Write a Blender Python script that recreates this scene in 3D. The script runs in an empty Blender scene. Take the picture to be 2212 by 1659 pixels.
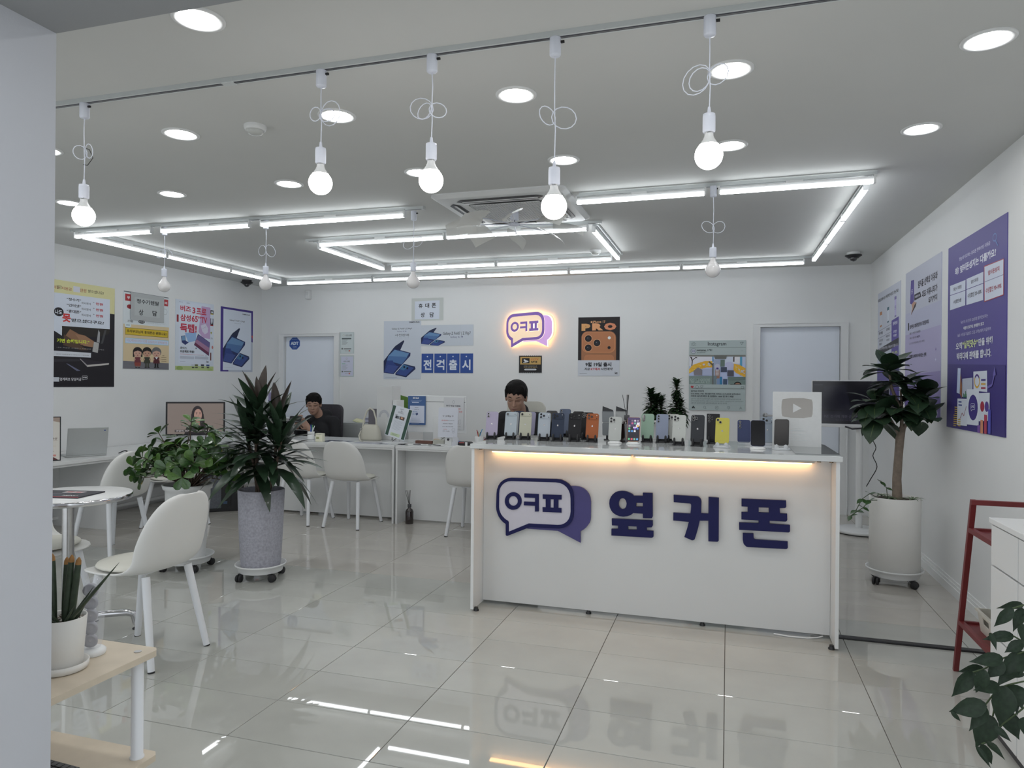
import bpy, bmesh, math, random
from mathutils import Vector, Matrix, Euler
import numpy as np
random.seed(7)
SC = bpy.context.scene
COL = SC.collection
PI = math.pi
# ---------------------------------------------------------------- camera
CAMH = 1.36
FX = 1521.9
yaw, pitch, roll = .297455, -.000686, .0085
Fv = Vector((-math.sin(yaw)*math.cos(pitch), math.cos(yaw)*math.cos(pitch), math.sin(pitch)))
r0 = Vector((math.cos(yaw), math.sin(yaw), 0)); u0 = r0.cross(Fv)
Rv = r0*math.cos(roll)+u0*math.sin(roll); Uv = -r0*math.sin(roll)+u0*math.cos(roll)
cam = bpy.data.cameras.new('camera'); camo = bpy.data.objects.new('camera', cam); COL.objects.link(camo)
camo.matrix_world = Matrix(((Rv.x, Uv.x, -Fv.x, 0), (Rv.y, Uv.y, -Fv.y, 0), (Rv.z, Uv.z, -Fv.z, CAMH), (0, 0, 0, 1)))
cam.sensor_width = 36; cam.lens = FX*36/2212; cam.clip_start = .05; cam.clip_end = 100
SC.camera = camo
# ---------------------------------------------------------------- world, exposure
w = bpy.data.worlds.new('world'); SC.world = w; w.use_nodes = True
w.node_tree.nodes['Background'].inputs[0].default_value = (.90, .95, 1.0, 1)
w.node_tree.nodes['Background'].inputs[1].default_value = 1.45
SC.view_settings.view_transform = 'Standard'; SC.view_settings.look = 'None'
SC.view_settings.gamma = 1; SC.view_settings.use_curve_mapping = False
SC.view_settings.exposure = 0.0
SC.cycles.use_denoising = True
SC.cycles.max_bounces = 8; SC.cycles.diffuse_bounces = 5; SC.cycles.glossy_bounces = 4
SC.cycles.transmission_bounces = 6; SC.cycles.transparent_max_bounces = 8
SC.cycles.sample_clamp_indirect = 4
TUBE_E, DOWN_E, BULB_E, WARM_E, NEON_E = 10.3, 44.0, 16.0, 8.5, 4.2

# ---------------------------------------------------------------- materials
def lin(c):
    return tuple((v/12.92 if v <= .04045 else ((v+.055)/1.055)**2.4) for v in c)
def hx(h):
    h = h.lstrip('#') or '000000'; return lin(tuple(int(h[i:i+2], 16)/255 for i in (0, 2, 4)))
_M = {}
def mat(name, color, rough=.5, metal=0., emit=None, es=0., trans=0., alpha=1., var=0., vscale=30., bump=0., bscale=200., spec=.5, coat=0., sheen=0.):
    key = name
    if key in _M: return _M[key]
    m = bpy.data.materials.new(name); m.use_nodes = True; nt = m.node_tree
    b = nt.nodes['Principled BSDF']
    b.inputs['Base Color'].default_value = (*color, 1); b.inputs['Roughness'].default_value = rough
    b.inputs['Metallic'].default_value = metal; b.inputs['Specular IOR Level'].default_value = spec
    b.inputs['Transmission Weight'].default_value = trans; b.inputs['Alpha'].default_value = alpha
    b.inputs['Coat Weight'].default_value = coat
    if emit: b.inputs['Emission Color'].default_value = (*emit, 1); b.inputs['Emission Strength'].default_value = es
    if var or bump:
        tc = nt.nodes.new('ShaderNodeTexCoord')
    if var:
        n = nt.nodes.new('ShaderNodeTexNoise'); n.inputs['Scale'].default_value = vscale; n.inputs['Detail'].default_value = 3
        nt.links.new(tc.outputs['Object'], n.inputs['Vector'])
        r = nt.nodes.new('ShaderNodeMapRange'); r.inputs[1].default_value = .3; r.inputs[2].default_value = .7
        r.inputs[3].default_value = 1-var; r.inputs[4].default_value = 1+var
        nt.links.new(n.outputs[0], r.inputs[0])
        mx = nt.nodes.new('ShaderNodeVectorMath'); mx.operation = 'SCALE'; mx.inputs[0].default_value = color
        nt.links.new(r.outputs[0], mx.inputs['Scale']); nt.links.new(mx.outputs[0], b.inputs['Base Color'])
    if bump:
        n2 = nt.nodes.new('ShaderNodeTexNoise'); n2.inputs['Scale'].default_value = bscale
        nt.links.new(tc.outputs['Object'], n2.inputs['Vector'])
        bp = nt.nodes.new('ShaderNodeBump'); bp.inputs['Strength'].default_value = bump; bp.inputs['Distance'].default_value = .002
        nt.links.new(n2.outputs[0], bp.inputs['Height']); nt.links.new(bp.outputs[0], b.inputs['Normal'])
    _M[key] = m; return m
def pm(h, rough=.45):
    """printed or plain colour as it looks under the shop light, turned into a surface colour"""
    c = tuple(min(v/.68, .88) for v in hx(h)); return mat('print_'+h.lstrip('#'), c, rough, spec=.3)
WHITE = mat('wall_paint', (.79, .80, .80), .75, var=.015, vscale=2, bump=.08, bscale=350)
CEIL = mat('ceiling_paint', (.60, .605, .59), .85, var=.012, vscale=2)
LAM = mat('white_laminate', (.74, .75, .75), .35, var=.01, vscale=4)
GLOSS = mat('glossy_white_panel', (.66, .665, .66), .12, var=.01, vscale=3)
DOORM = mat('door_paint', (.80, .85, .93), .45, var=.01, vscale=3)
PLW = mat('white_plastic', (.76, .77, .77), .38, var=.01, vscale=8)
PLC = mat('pendant_white_plastic', (.72, .75, .84), .35, var=.01, vscale=8)
SHELL = mat('chair_shell_plastic', (.72, .72, .70), .45, var=.01, vscale=6)
LEGW = mat('chair_leg_paint', (.76, .78, .81), .4, var=.01, vscale=6)
PAD = mat('cream_vinyl', (.68, .67, .60), .55, var=.02, vscale=15, bump=.1, bscale=120)
BLACK = mat('black_plastic', (.012, .012, .014), .4, var=.1, vscale=20)
DGREY = mat('dark_grey_plastic', (.05, .05, .055), .5, var=.1, vscale=20)
RUBBER = mat('black_rubber', (.02, .02, .022), .7, var=.1, vscale=30)
CHROME = mat('brushed_steel', (.50, .50, .50), .28, 1., var=.05, vscale=40)
POLISH = mat('polished_chrome', (.62, .62, .64), .12, 1., var=.02, vscale=40)
SOIL = mat('potting_soil', (.035, .022, .014), .95, var=.5, vscale=60, bump=.8, bscale=90)
TUBE = mat('lit_led_diffuser', (.9, .9, .9), .4, emit=(.92, .965, 1.0), es=TUBE_E)
DOWN = mat('lit_downlight_diffuser', (.9, .9, .9), .4, emit=(.97, .975, .97), es=DOWN_E)
BULB = mat('lit_globe_glass', (.9, .9, .9), .2, emit=(1., .95, .90), es=BULB_E)
BULBOFF = mat('unlit_milky_globe', (.80, .78, .78), .12, var=.01, vscale=9, coat=.5)
WARM = mat('warm_led_bar', (.9, .8, .6), .4, emit=(1., .53, .20), es=WARM_E)
GLASS = mat('clear_acrylic', (.6, .64, .68), .05, trans=.0, alpha=.14, spec=.6)
TRACKM = mat('track_aluminium_white', (.62, .65, .65), .4, var=.02, vscale=20)
SLOT = mat('track_slot_dark', (.10, .10, .12), .4, .5, var=.1, vscale=60)
WOOD = mat('pale_ash_board', (.60, .52, .41), .5, var=.06, vscale=12)
RED = mat('dark_red_steel', (.16, .022, .024), .45, var=.06, vscale=20)

# ---------------------------------------------------------------- mesh helpers
class MB:
    def __init__(s): s.v = []; s.f = []; s.m = []; s.sm = []; s.mats = []
    def mi(s, m):
        if m not in s.mats: s.mats.append(m)
        return s.mats.index(m)
    def add(s, vs, fs, m, smooth=False, M=None):
        o = len(s.v); k = s.mi(m)
        for p in vs:
            p = Vector(p)
            if M is not None: p = M @ p
            s.v.append(tuple(p))
        for f in fs: s.f.append(tuple(i+o for i in f)); s.m.append(k); s.sm.append(smooth)
        return s
    def box(s, a, b, m, M=None, bev=0.):
        x0, y0, z0 = [min(a[i], b[i]) for i in range(3)]; x1, y1, z1 = [max(a[i], b[i]) for i in range(3)]
        if bev > 0:
            bm = bmesh.new(); bmesh.ops.create_cube(bm, size=1)
            for v in bm.verts: v.co = Vector(((x0+x1)/2+v.co.x*(x1-x0), (y0+y1)/2+v.co.y*(y1-y0), (z0+z1)/2+v.co.z*(z1-z0)))
            bmesh.ops.bevel(bm, geom=bm.edges[:], offset=bev, segments=2, affect='EDGES', profile=.5)
            bm.verts.ensure_lookup_table()
            s.add([v.co for v in bm.verts], [[v.index for v in f.verts] for f in bm.faces], m, False, M); bm.free(); return s
        vs = [(x0,y0,z0),(x1,y0,z0),(x1,y1,z0),(x0,y1,z0),(x0,y0,z1),(x1,y0,z1),(x1,y1,z1),(x0,y1,z1)]
        return s.add(vs, [(0,3,2,1),(4,5,6,7),(0,1,5,4),(1,2,6,5),(2,3,7,6),(3,0,4,7)], m, False, M)
    def lathe(s, prof, m, c=(0,0,0), n=28, M=None, smooth=True, caps=True):
        vs = []; fs = []
        for r, z in prof:
            for i in range(n):
                a = 2*PI*i/n; vs.append((c[0]+r*math.cos(a), c[1]+r*math.sin(a), c[2]+z))
        k = len(prof)
        for j in range(k-1):
            for i in range(n):
                i2 = (i+1) % n; fs.append((j*n+i, j*n+i2, (j+1)*n+i2, (j+1)*n+i))
        s.add(vs, fs, m, smooth, M)
        if caps:
            if prof[0][0] > 1e-4: s.add(vs[:n], [tuple(range(n))[::-1]], m, False, M)
            if prof[-1][0] > 1e-4: s.add(vs[-n:], [tuple(range(n))], m, False, M)
        return s
    def tube(s, pts, r, m, n=8, M=None, caps=True):
        pts = [Vector(p) for p in pts]; vs = []; fs = []
        rr = r if isinstance(r, (list, tuple)) else [r]*len(pts)
        t0 = (pts[1]-pts[0]).normalized(); up = Vector((0,0,1)) if abs(t0.z) < .9 else Vector((1,0,0))
        nx = t0.cross(up).normalized()
        for i, p in enumerate(pts):
            t = (pts[min(i+1, len(pts)-1)]-pts[max(i-1, 0)]).normalized()
            nx = (nx-t*nx.dot(t)).normalized(); ny = t.cross(nx)
            for j in range(n):
                a = 2*PI*j/n; vs.append(p+(nx*math.cos(a)+ny*math.sin(a))*rr[i])
        for i in range(len(pts)-1):
            for j in range(n):
                j2 = (j+1) % n; fs.append((i*n+j, i*n+j2, (i+1)*n+j2, (i+1)*n+j))
        s.add(vs, fs, m, True, M)
        if caps: s.add(vs[:n], [tuple(range(n))[::-1]], m, False, M); s.add(vs[-n:], [tuple(range(n))], m, False, M)
        return s
    def ell(s, c, r, m, n=20, k=12, M=None, z0=-1., z1=1.):
        prof = []
        for i in range(k+1):
            t = z0+(z1-z0)*i/k; a = math.asin(max(-1, min(1, t)))
            prof.append((max(math.cos(a), 1e-5), math.sin(a)))
        vs = []; fs = []
        for q, z in prof:
            for i in range(n):
                a = 2*PI*i/n; vs.append((c[0]+r[0]*q*math.cos(a), c[1]+r[1]*q*math.sin(a), c[2]+r[2]*z))
        for j in range(k):
            for i in range(n):
                i2 = (i+1) % n; fs.append((j*n+i, j*n+i2, (j+1)*n+i2, (j+1)*n+i))
        return s.add(vs, fs, m, True, M)
    def prism(s, poly, t, m, M=None):
        """poly: 2D points, extruded by t along +Z of M"""
        n = len(poly); vs = [(x, y, 0) for x, y in poly]+[(x, y, t) for x, y in poly]
        fs = [tuple(range(n))[::-1], tuple(range(n, 2*n))]+[(i, (i+1) % n, (i+1) % n+n, i+n) for i in range(n)]
        return s.add(vs, fs, m, False, M)
    def build(s, name, parent=None, loc=None):
        me = bpy.data.meshes.new(name); me.from_pydata(s.v, [], s.f)
        for m in s.mats: me.materials.append(m)
        me.polygons.foreach_set('material_index', s.m); me.polygons.foreach_set('use_smooth', s.sm)
        me.update()
        o = bpy.data.objects.new(name, me); COL.objects.link(o)
        if parent: o.parent = parent
        if loc: o.location = loc
        return o
def empty(name, loc=(0,0,0), rz=0, rot=None):
    o = bpy.data.objects.new(name, None); COL.objects.link(o); o.location = loc
    o.rotation_euler = rot if rot else (0, 0, rz); o.empty_display_size = .1
    return o
def tag(o, label, cat, group=None):
    o['label'] = label; o['category'] = cat
    if group: o['group'] = group
    return o
def struct(o): o['kind'] = 'structure'; return o
def dup(root, loc, rz):
    r = root.copy(); COL.objects.link(r); r.location = loc; r.rotation_euler = (0, 0, rz)
    for ch in list(root.children):
        c = ch.copy(); COL.objects.link(c); c.parent = r
        for g in ch.children:
            d = g.copy(); COL.objects.link(d); d.parent = c
    return r
def mesh_obj(name, vs, fs, m, parent=None, smooth=True):
    return MB().add(vs, fs, m, smooth).build(name, parent)
# shapes with holes: filled 2D curve -> mesh data (vertices, faces)
def filled(loops, t=0.):
    cu = bpy.data.curves.new('c', 'CURVE'); cu.dimensions = '2D'; cu.fill_mode = 'BOTH' if t else 'FRONT'; cu.extrude = t/2
    for lp in loops:
        sp = cu.splines.new('POLY'); sp.points.add(len(lp)-1)
        for i, (x, y) in enumerate(lp): sp.points[i].co = (x, y, 0, 1)
        sp.use_cyclic_u = True
    return curve_mesh(cu)
def curve_mesh(cu):
    o = bpy.data.objects.new('tmp', cu); me = o.to_mesh()
    vs = [tuple(v.co) for v in me.vertices]; fs = [tuple(p.vertices) for p in me.polygons]
    o.to_mesh_clear(); bpy.data.objects.remove(o); bpy.data.curves.remove(cu)
    return vs, fs
_T = {}
def text_mesh(s, bold):
    k = (s, bold)
    if k not in _T:
        cu = bpy.data.curves.new('t', 'FONT'); cu.body = s; cu.fill_mode = 'FRONT'; cu.resolution_u = 2; cu.offset = bold
        _T[k] = curve_mesh(cu)
    return _T[k]
# ---------------------------------------------------------------- flat print on boards, signs and screens
def homog(q, w, h):
    """maps the four read-off corners (TL,TR,BR,BL) of a sheet to the sheet's own rectangle w x h"""
    A = []; B = []
    for (x, y), (u, v) in zip(q, ((0, 0), (w, 0), (w, h), (0, h))):
        A.append([x, y, 1, 0, 0, 0, -u*x, -u*y]); B.append(u); A.append([0, 0, 0, x, y, 1, -v*x, -v*y]); B.append(v)
    return np.append(np.linalg.solve(np.array(A, float), np.array(B, float)), 1).reshape(3, 3)
class Sheet:
    """a sheet of w x h metres; drawing happens in the sheet's plane: x right, y down from its top left corner"""
    def __init__(s, w, h, quad=None, thick=.004, base='#c8cccc', edge=None, m=None, bev=0):
        s.w, s.h = w, h; s.q = quad; s.H = homog(quad, w, h) if quad else None; s.mb = MB(); s.k = 0
        s.mb.box((0, -h, -thick), (w, 0, 0), m or pm(base))
    def p(s, x, y):
        if s.H is None: return (x, y)
        r = s.H @ np.array([x, y, 1.]); return (r[0]/r[2], r[1]/r[2])
    def z(s): s.k += 1; return .00005*s.k
    def poly(s, pts, c, **k):
        P = [s.p(*a) for a in pts]
        P = [(min(max(x, 0), s.w), min(max(y, 0), s.h)) for x, y in P]; z = s.z()
        ar = sum(P[i][0]*P[(i+1) % len(P)][1]-P[(i+1) % len(P)][0]*P[i][1] for i in range(len(P)))
        if ar > 0: P = P[::-1]
        s.mb.add([(x, -y, z) for x, y in P], [tuple(range(len(P)))], pm(c) if isinstance(c, str) else c); return s
    def rect(s, x0, y0, x1, y1, c):
        a = s.p(x0, y0); b = s.p(x1, y1); H, s.H = s.H, None
        s.poly([a, (b[0], a[1]), b, (a[0], b[1])], c); s.H = H; return s
    def circ(s, x, y, rx, ry, c, n=20):
        a = s.p(x-rx, y); b = s.p(x+rx, y); t = s.p(x, y-ry); u = s.p(x, y+ry); H, s.H = s.H, None
        cx, cy = (a[0]+b[0])/2, (t[1]+u[1])/2; Rx = abs(b[0]-a[0])/2; Ry = abs(u[1]-t[1])/2
        s.poly([(cx+Rx*math.cos(2*PI*i/n), cy+Ry*math.sin(2*PI*i/n)) for i in range(n)], c); s.H = H; return s
    def line(s, pts, wd, c):
        P = [s.p(*a) for a in pts]; H, s.H = s.H, None
        for a, b in zip(P, P[1:]):
            d = Vector((b[0]-a[0], b[1]-a[1])); 
            if d.length < 1e-6: continue
            n = Vector((-d.y, d.x)).normalized()*wd/2
            s.poly([(a[0]+n.x, a[1]+n.y), (b[0]+n.x, b[1]+n.y), (b[0]-n.x, b[1]-n.y), (a[0]-n.x, a[1]-n.y)], c)
        s.H = H; return s
    def ring(s, x, y, rx, ry, wd, c, n=20, a0=0, a1=2*PI):
        a = s.p(x-rx, y); b = s.p(x+rx, y); t = s.p(x, y-ry); u = s.p(x, y+ry); H, s.H = s.H, None
        cx, cy = (a[0]+b[0])/2, (t[1]+u[1])/2; Rx = abs(b[0]-a[0])/2; Ry = abs(u[1]-t[1])/2
        s.line([(cx+Rx*math.cos(a0+(a1-a0)*i/n), cy+Ry*math.sin(a0+(a1-a0)*i/n)) for i in range(n+1)], wd, c); s.H = H; return s
    def text(s, t, x0, y0, x1, y1, c, bold=0.):
        """fits the words between the corner (x0,y0) and the corner (x1,y1)"""
        a = s.p(x0, y0); b = s.p(x1, y1); vs, fs = text_mesh(t, bold)
        if not vs: return s
        X = [v[0] for v in vs]; Y = [v[1] for v in vs]; z = s.z()
        sx = (b[0]-a[0])/max(max(X)-min(X), 1e-6); sy = (b[1]-a[1])/max(max(Y)-min(Y), 1e-6)
        s.mb.add([(a[0]+(v[0]-min(X))*sx, -(b[1]-(v[1]-min(Y))*sy), z) for v in vs], fs, pm(c) if isinstance(c, str) else c)
        return s
    def shape(s, loops, x0, y0, x1, y1, c, bbox=None):
        """loops with holes, y up, fitted into the box"""
        a = s.p(x0, y0); b = s.p(x1, y1); X = [p[0] for l in (bbox or loops) for p in l]; Y = [p[1] for l in (bbox or loops) for p in l]
        sx = (b[0]-a[0])/(max(X)-min(X)); sy = (b[1]-a[1])/(max(Y)-min(Y)); z = s.z()
        vs, fs = filled([[(a[0]+(x-min(X))*sx, -(b[1]-(y-min(Y))*sy)) for x, y in l] for l in loops])
        s.mb.add([(v[0], v[1], z) for v in vs], fs, pm(c) if isinstance(c, str) else c); return s
    def place(s, name, M, parent=None):
        """M: matrix putting sheet x right, y up, z out of the sheet, origin top left"""
        o = s.mb.build(name, parent); o.matrix_world = M
        return o
def frame(origin, right, up, normal=None):
    r = Vector(right).normalized(); u = Vector(up).normalized(); n = r.cross(u).normalized(); u = n.cross(r)
    M = Matrix((r, u, n)).transposed().to_4x4(); M.translation = Vector(origin); return M
def on_back(x, z, y=8.196): return frame((x, y, z), (1, 0, 0), (0, 0, 1))
def on_left(y, z, x=-6.096): return frame((x, y, z), (0, 1, 0), (0, 0, 1))
def on_right(y, z, x=1.426): return frame((x, y, z), (0, -1, 0), (0, 0, 1))
LOGO = {
  'outer': [(-1257,786),(-976,793),(-945,791),(-919,781),(-897,766),(-881,746),(-871,721),(-867,692),(-866,599),(-869,572),(-877,548),(-891,529),(-909,514),(-931,504),(-957,499),(-1135,495),(-1274,433),(-1278,432),(-1281,433),(-1284,434),(-1286,436),(-1287,438),(-1287,442),(-1288,504),(-1305,515),(-1321,530),(-1333,547),(-1342,566),(-1348,586),(-1350,607),(-1348,684),(-1345,712),(-1336,736),(-1323,756),(-1304,771),(-1282,782)],
  'inner': [(-1253,767),(-976,773),(-951,770),(-929,762),(-911,748),(-898,730),(-889,707),(-886,681),(-885,604),(-888,581),(-895,561),(-907,544),(-922,532),(-942,523),(-964,520),(-1142,517),(-1267,459),(-1268,516),(-1268,518),(-1270,520),(-1272,523),(-1274,525),(-1278,527),(-1281,528),(-1295,537),(-1307,548),(-1317,560),(-1324,573),(-1329,588),(-1331,602),(-1331,688),(-1329,710),(-1321,728),(-1309,744),(-1294,756),(-1275,764)],
  'back': [(-893,755),(-861,756),(-835,754),(-812,746),(-793,733),(-779,715),(-770,694),(-766,669),(-766,574),(-768,557),(-774,541),(-784,526),(-796,512),(-810,500),(-827,490),(-825,422),(-964,483),(-1132,483),(-1137,483),(-1142,483),(-1147,483),(-1153,484),(-1157,485),(-1162,487),(-1084,635)],
  'o1': [(-1187,650),(-1188,638),(-1192,627),(-1198,616),(-1206,607),(-1216,600),(-1227,596),(-1239,594),(-1251,594),(-1262,598),(-1273,603),(-1281,611),(-1288,621),(-1292,632),(-1293,644),(-1292,656),(-1288,668),(-1282,678),(-1273,687),(-1263,694),(-1252,699),(-1240,701),(-1228,700),(-1217,696),(-1207,691),(-1199,683),(-1192,673),(-1188,662)],
  'o2': [(-1211,649),(-1211,643),(-1213,636),(-1217,631),(-1221,626),(-1227,622),(-1233,619),(-1239,618),(-1246,619),(-1252,620),(-1258,624),(-1262,628),(-1266,633),(-1268,640),(-1269,646),(-1268,653),(-1266,659),(-1263,665),(-1258,670),(-1253,674),(-1246,676),(-1240,677),(-1233,677),(-1227,675),(-1222,672),(-1217,667),(-1214,662),(-1211,656)],
  'k': [(-1170,697),(-1080,698),(-1079,594),(-1103,592),(-1103,626),(-1173,625),(-1172,648),(-1103,649),(-1103,674),(-1170,673)],
  'p1': [(-1056,697),(-940,700),(-940,673),(-959,672),(-959,622),(-940,622),(-940,595),(-1055,593),(-1056,621),(-1036,621),(-1037,671),(-1055,671)],
  'p2': [(-1007,671),(-988,672),(-988,621),(-1007,621)],
}
GLYPHS = [
  [[(-584,742),(-570,742),(-556,740),(-543,736),(-532,732),(-522,726),(-514,718),(-463,720),(-463,738),(-408,739),(-406,606),(-407,603),(-408,600),(-409,598),(-411,596),(-414,595),(-417,595),(-461,593),(-462,618),(-517,618),(-523,612),(-531,606),(-540,602),(-551,598),(-562,596),(-573,594),(-596,595),(-616,602),(-633,612),(-645,627),(-653,645),(-656,666),(-654,687),(-647,705),(-636,720),(-622,732),(-604,739)],
   [(-555,670),(-556,663),(-557,656),(-560,650),(-564,644),(-568,640),(-573,638),(-578,637),(-583,637),(-588,639),(-592,643),(-596,647),(-599,653),(-601,660),(-601,667),(-601,674),(-599,681),(-596,687),(-593,693),(-588,697),(-584,699),(-578,700),(-573,700),(-568,698),(-564,694),(-560,689),(-558,683),(-556,677)],
   [(-500,679),(-462,680),(-462,657),(-501,656)],
   [(-641,578),(-406,582),(-405,556),(-406,552),(-407,549),(-408,547),(-410,545),(-412,543),(-415,543),(-439,540),(-439,522),(-401,522),(-401,492),(-401,490),(-402,488),(-404,486),(-406,485),(-409,484),(-412,483),(-642,480),(-642,518),(-604,520),(-603,540),(-639,539)],
   [(-547,541),(-497,542),(-495,522),(-545,520)]],
  [[(-290,735),(-164,734),(-157,733),(-150,730),(-145,726),(-141,720),(-138,713),(-137,705),(-138,640),(-99,640),(-99,734),(-43,733),(-42,495),(-43,493),(-44,491),(-46,489),(-48,488),(-50,487),(-53,487),(-98,486),(-99,601),(-145,599),(-148,585),(-151,569),(-155,552),(-160,533),(-165,514),(-171,495),(-172,492),(-174,490),(-176,488),(-179,487),(-183,486),(-186,485),(-229,501),(-224,516),(-220,531),(-215,546),(-211,561),(-208,575),(-205,588),(-291,590),(-291,634),(-197,634),(-196,643),(-195,651),(-194,660),(-194,667),(-193,675),(-193,681),(-193,684),(-194,687),(-195,689),(-197,691),(-199,692),(-201,692),(-289,694)]],
  [[(77,734),(307,737),(308,706),(307,703),(306,700),(304,698),(302,697),(300,696),(297,696),(275,694),(277,665),(313,665),(314,635),(313,632),(312,629),(311,627),(309,625),(307,624),(304,623),(224,622),(224,605),(328,605),(328,574),(328,572),(327,570),(325,568),(323,566),(321,565),(319,565),(66,562),(65,602),(167,604),(167,620),(77,620),(77,660),(110,662),(109,692),(77,692)],
   [(167,692),(219,693),(220,665),(167,664)],
   [(85,544),(141,546),(142,527),(142,523),(144,520),(145,517),(148,516),(150,515),(153,514),(317,515),(318,483),(317,481),(316,478),(314,477),(311,475),(309,474),(305,474),(114,470),(106,471),(100,475),(94,481),(89,489),(87,498),(85,509)]],
]
XL, XR, YB, ZC = -6.10, 1.43, 8.20, 2.65
# ================================================================ room shell
struct(MB().box((XL-.1, .9, -.05), (XL, YB+.1, ZC), WHITE).build('wall_left'))
struct(MB().box((XR, -.6, -.05), (XR+.1, YB+.1, ZC), WHITE).build('wall_right'))
# back wall with two door openings
wb = MB()
D1, D2 = (-5.73, -4.96, 1.965), (.335, 1.14, 2.0)
xs = [XL-.1, D1[0], D1[1], D2[0], D2[1], XR+.1]
wb.box((xs[0], YB, -.05), (xs[1], YB+.12, ZC), WHITE); wb.box((xs[1], YB, D1[2]), (xs[2], YB+.12, ZC), WHITE)
wb.box((xs[2], YB, -.05), (xs[3], YB+.12, ZC), WHITE); wb.box((xs[3], YB, D2[2]), (xs[4], YB+.12, ZC), WHITE)
wb.box((xs[4], YB, -.05), (xs[5], YB+.12, ZC), WHITE)
struct(wb.build('wall_back'))
struct(MB().box((XL-.1, .9, ZC), (XR+.1, YB+.12, ZC+.1), CEIL).build('ceiling'))
# front: pillar and header of the entrance
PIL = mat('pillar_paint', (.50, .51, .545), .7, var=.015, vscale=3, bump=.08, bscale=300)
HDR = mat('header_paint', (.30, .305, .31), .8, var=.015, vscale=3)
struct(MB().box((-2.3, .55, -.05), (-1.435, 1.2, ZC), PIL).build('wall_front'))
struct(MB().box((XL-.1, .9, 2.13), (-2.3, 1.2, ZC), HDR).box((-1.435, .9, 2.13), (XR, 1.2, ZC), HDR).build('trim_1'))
# shop window left of the pillar (frame and pane), open doorway beside it
wf = MB()
for x in (XL, -4.4, -2.36): wf.box((x, 1.02, 0), (x+.06, 1.08, 2.13), CHROME)
wf.box((XL, 1.02, 0), (-2.3, 1.08, .06), CHROME)
struct(wf.build('window_1'))
# ---- floor: base slab plus separate tiles
GROUT = mat('tile_joint', (.12, .11, .10), .8, var=.1, vscale=40)
def tile_mat(name, c, rough):
    m = mat(name, c, rough, spec=.85); nt = m.node_tree; b = nt.nodes['Principled BSDF']
    oi = nt.nodes.new('ShaderNodeObjectInfo'); tc = nt.nodes.new('ShaderNodeTexCoord')
    ad = nt.nodes.new('ShaderNodeVectorMath'); ad.operation = 'MULTIPLY_ADD'; ad.inputs[1].default_value = (7, 5, 1)
    nt.links.new(oi.outputs['Location'], ad.inputs[0]); nt.links.new(tc.outputs['Object'], ad.inputs[2])
    n = nt.nodes.new('ShaderNodeTexNoise'); n.inputs['Scale'].default_value = 3.5; n.inputs['Detail'].default_value = 6
    nt.links.new(ad.outputs[0], n.inputs['Vector'])
    r = nt.nodes.new('ShaderNodeMapRange'); r.inputs[1].default_value = .3; r.inputs[2].default_value = .7; r.inputs[3].default_value = .95; r.inputs[4].default_value = 1.05
    nt.links.new(n.outputs[0], r.inputs[0])
    r2 = nt.nodes.new('ShaderNodeMapRange'); r2.inputs[3].default_value = .97; r2.inputs[4].default_value = 1.03
    nt.links.new(oi.outputs['Random'], r2.inputs[0])
    mu = nt.nodes.new('ShaderNodeMath'); mu.operation = 'MULTIPLY'; nt.links.new(r.outputs[0], mu.inputs[0]); nt.links.new(r2.outputs[0], mu.inputs[1])
    sc = nt.nodes.new('ShaderNodeVectorMath'); sc.operation = 'SCALE'; sc.inputs[0].default_value = c
    nt.links.new(mu.outputs[0], sc.inputs['Scale']); nt.links.new(sc.outputs[0], b.inputs['Base Color'])
    return m
TA = tile_mat('polished_tile_near', (.45, .455, .425), .02)
TB = tile_mat('polished_tile_inner', (.50, .475, .435), .025)
fl = MB().box((XL-.1, -1.6, -.06), (XR+.1, YB+.1, -.004), GROUT).box((XL, -1.5, -.004), (XR, 2.265, 0), TA)
floor = struct(fl.build('floor'))
TX, TY, GX, GY = .608, .3192, -1.220, 4.183
def tile_mesh(m, w=TX, h=TY):
    g = .0016; b = .0012
    x, y = w/2-g, h/2-g
    vs = [(-x,-y,-.006),(x,-y,-.006),(x,y,-.006),(-x,y,-.006)]+[(-x,-y,-b),(x,-y,-b),(x,y,-b),(-x,y,-b)]+[(-x+b,-y+b,0),(x-b,-y+b,0),(x-b,y-b,0),(-x+b,y-b,0)]
    fs = [(i, (i+1) % 4, (i+1) % 4+4, i+4) for i in range(4)]+[(i+4, (i+1) % 4+4, (i+1) % 4+8, i+8) for i in range(4)]+[(8, 9, 10, 11)]
    me = bpy.data.meshes.new('tile'); me.from_pydata(vs, [], fs); me.materials.append(m); return me
tA, tB = tile_mesh(TA), tile_mesh(TB)
for j in range(-6, 13):
    y0 = GY+j*TY
    for i in range(-9, 5):
        x0 = GX+i*TX; x1 = x0+TX; y1 = y0+TY
        xa, xb = max(x0, XL), min(x1, XR); ya, yb = y0, min(y1, YB)
        if xb-xa < .03 or yb-ya < .02: continue
        me = tA if j < 1 else tB
        if xb-xa < TX-.001 or yb-ya < TY-.001: me = tile_mesh(TA if j < 1 else TB, xb-xa, yb-ya)
        o = bpy.data.objects.new('tile', me); COL.objects.link(o); o.parent = floor; o.location = ((xa+xb)/2, (ya+yb)/2, 0)
struct(MB().box((.556, 4.145, 0), (1.405, 4.190, .010), BLACK, bev=.003).build('trim_2'))
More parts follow.
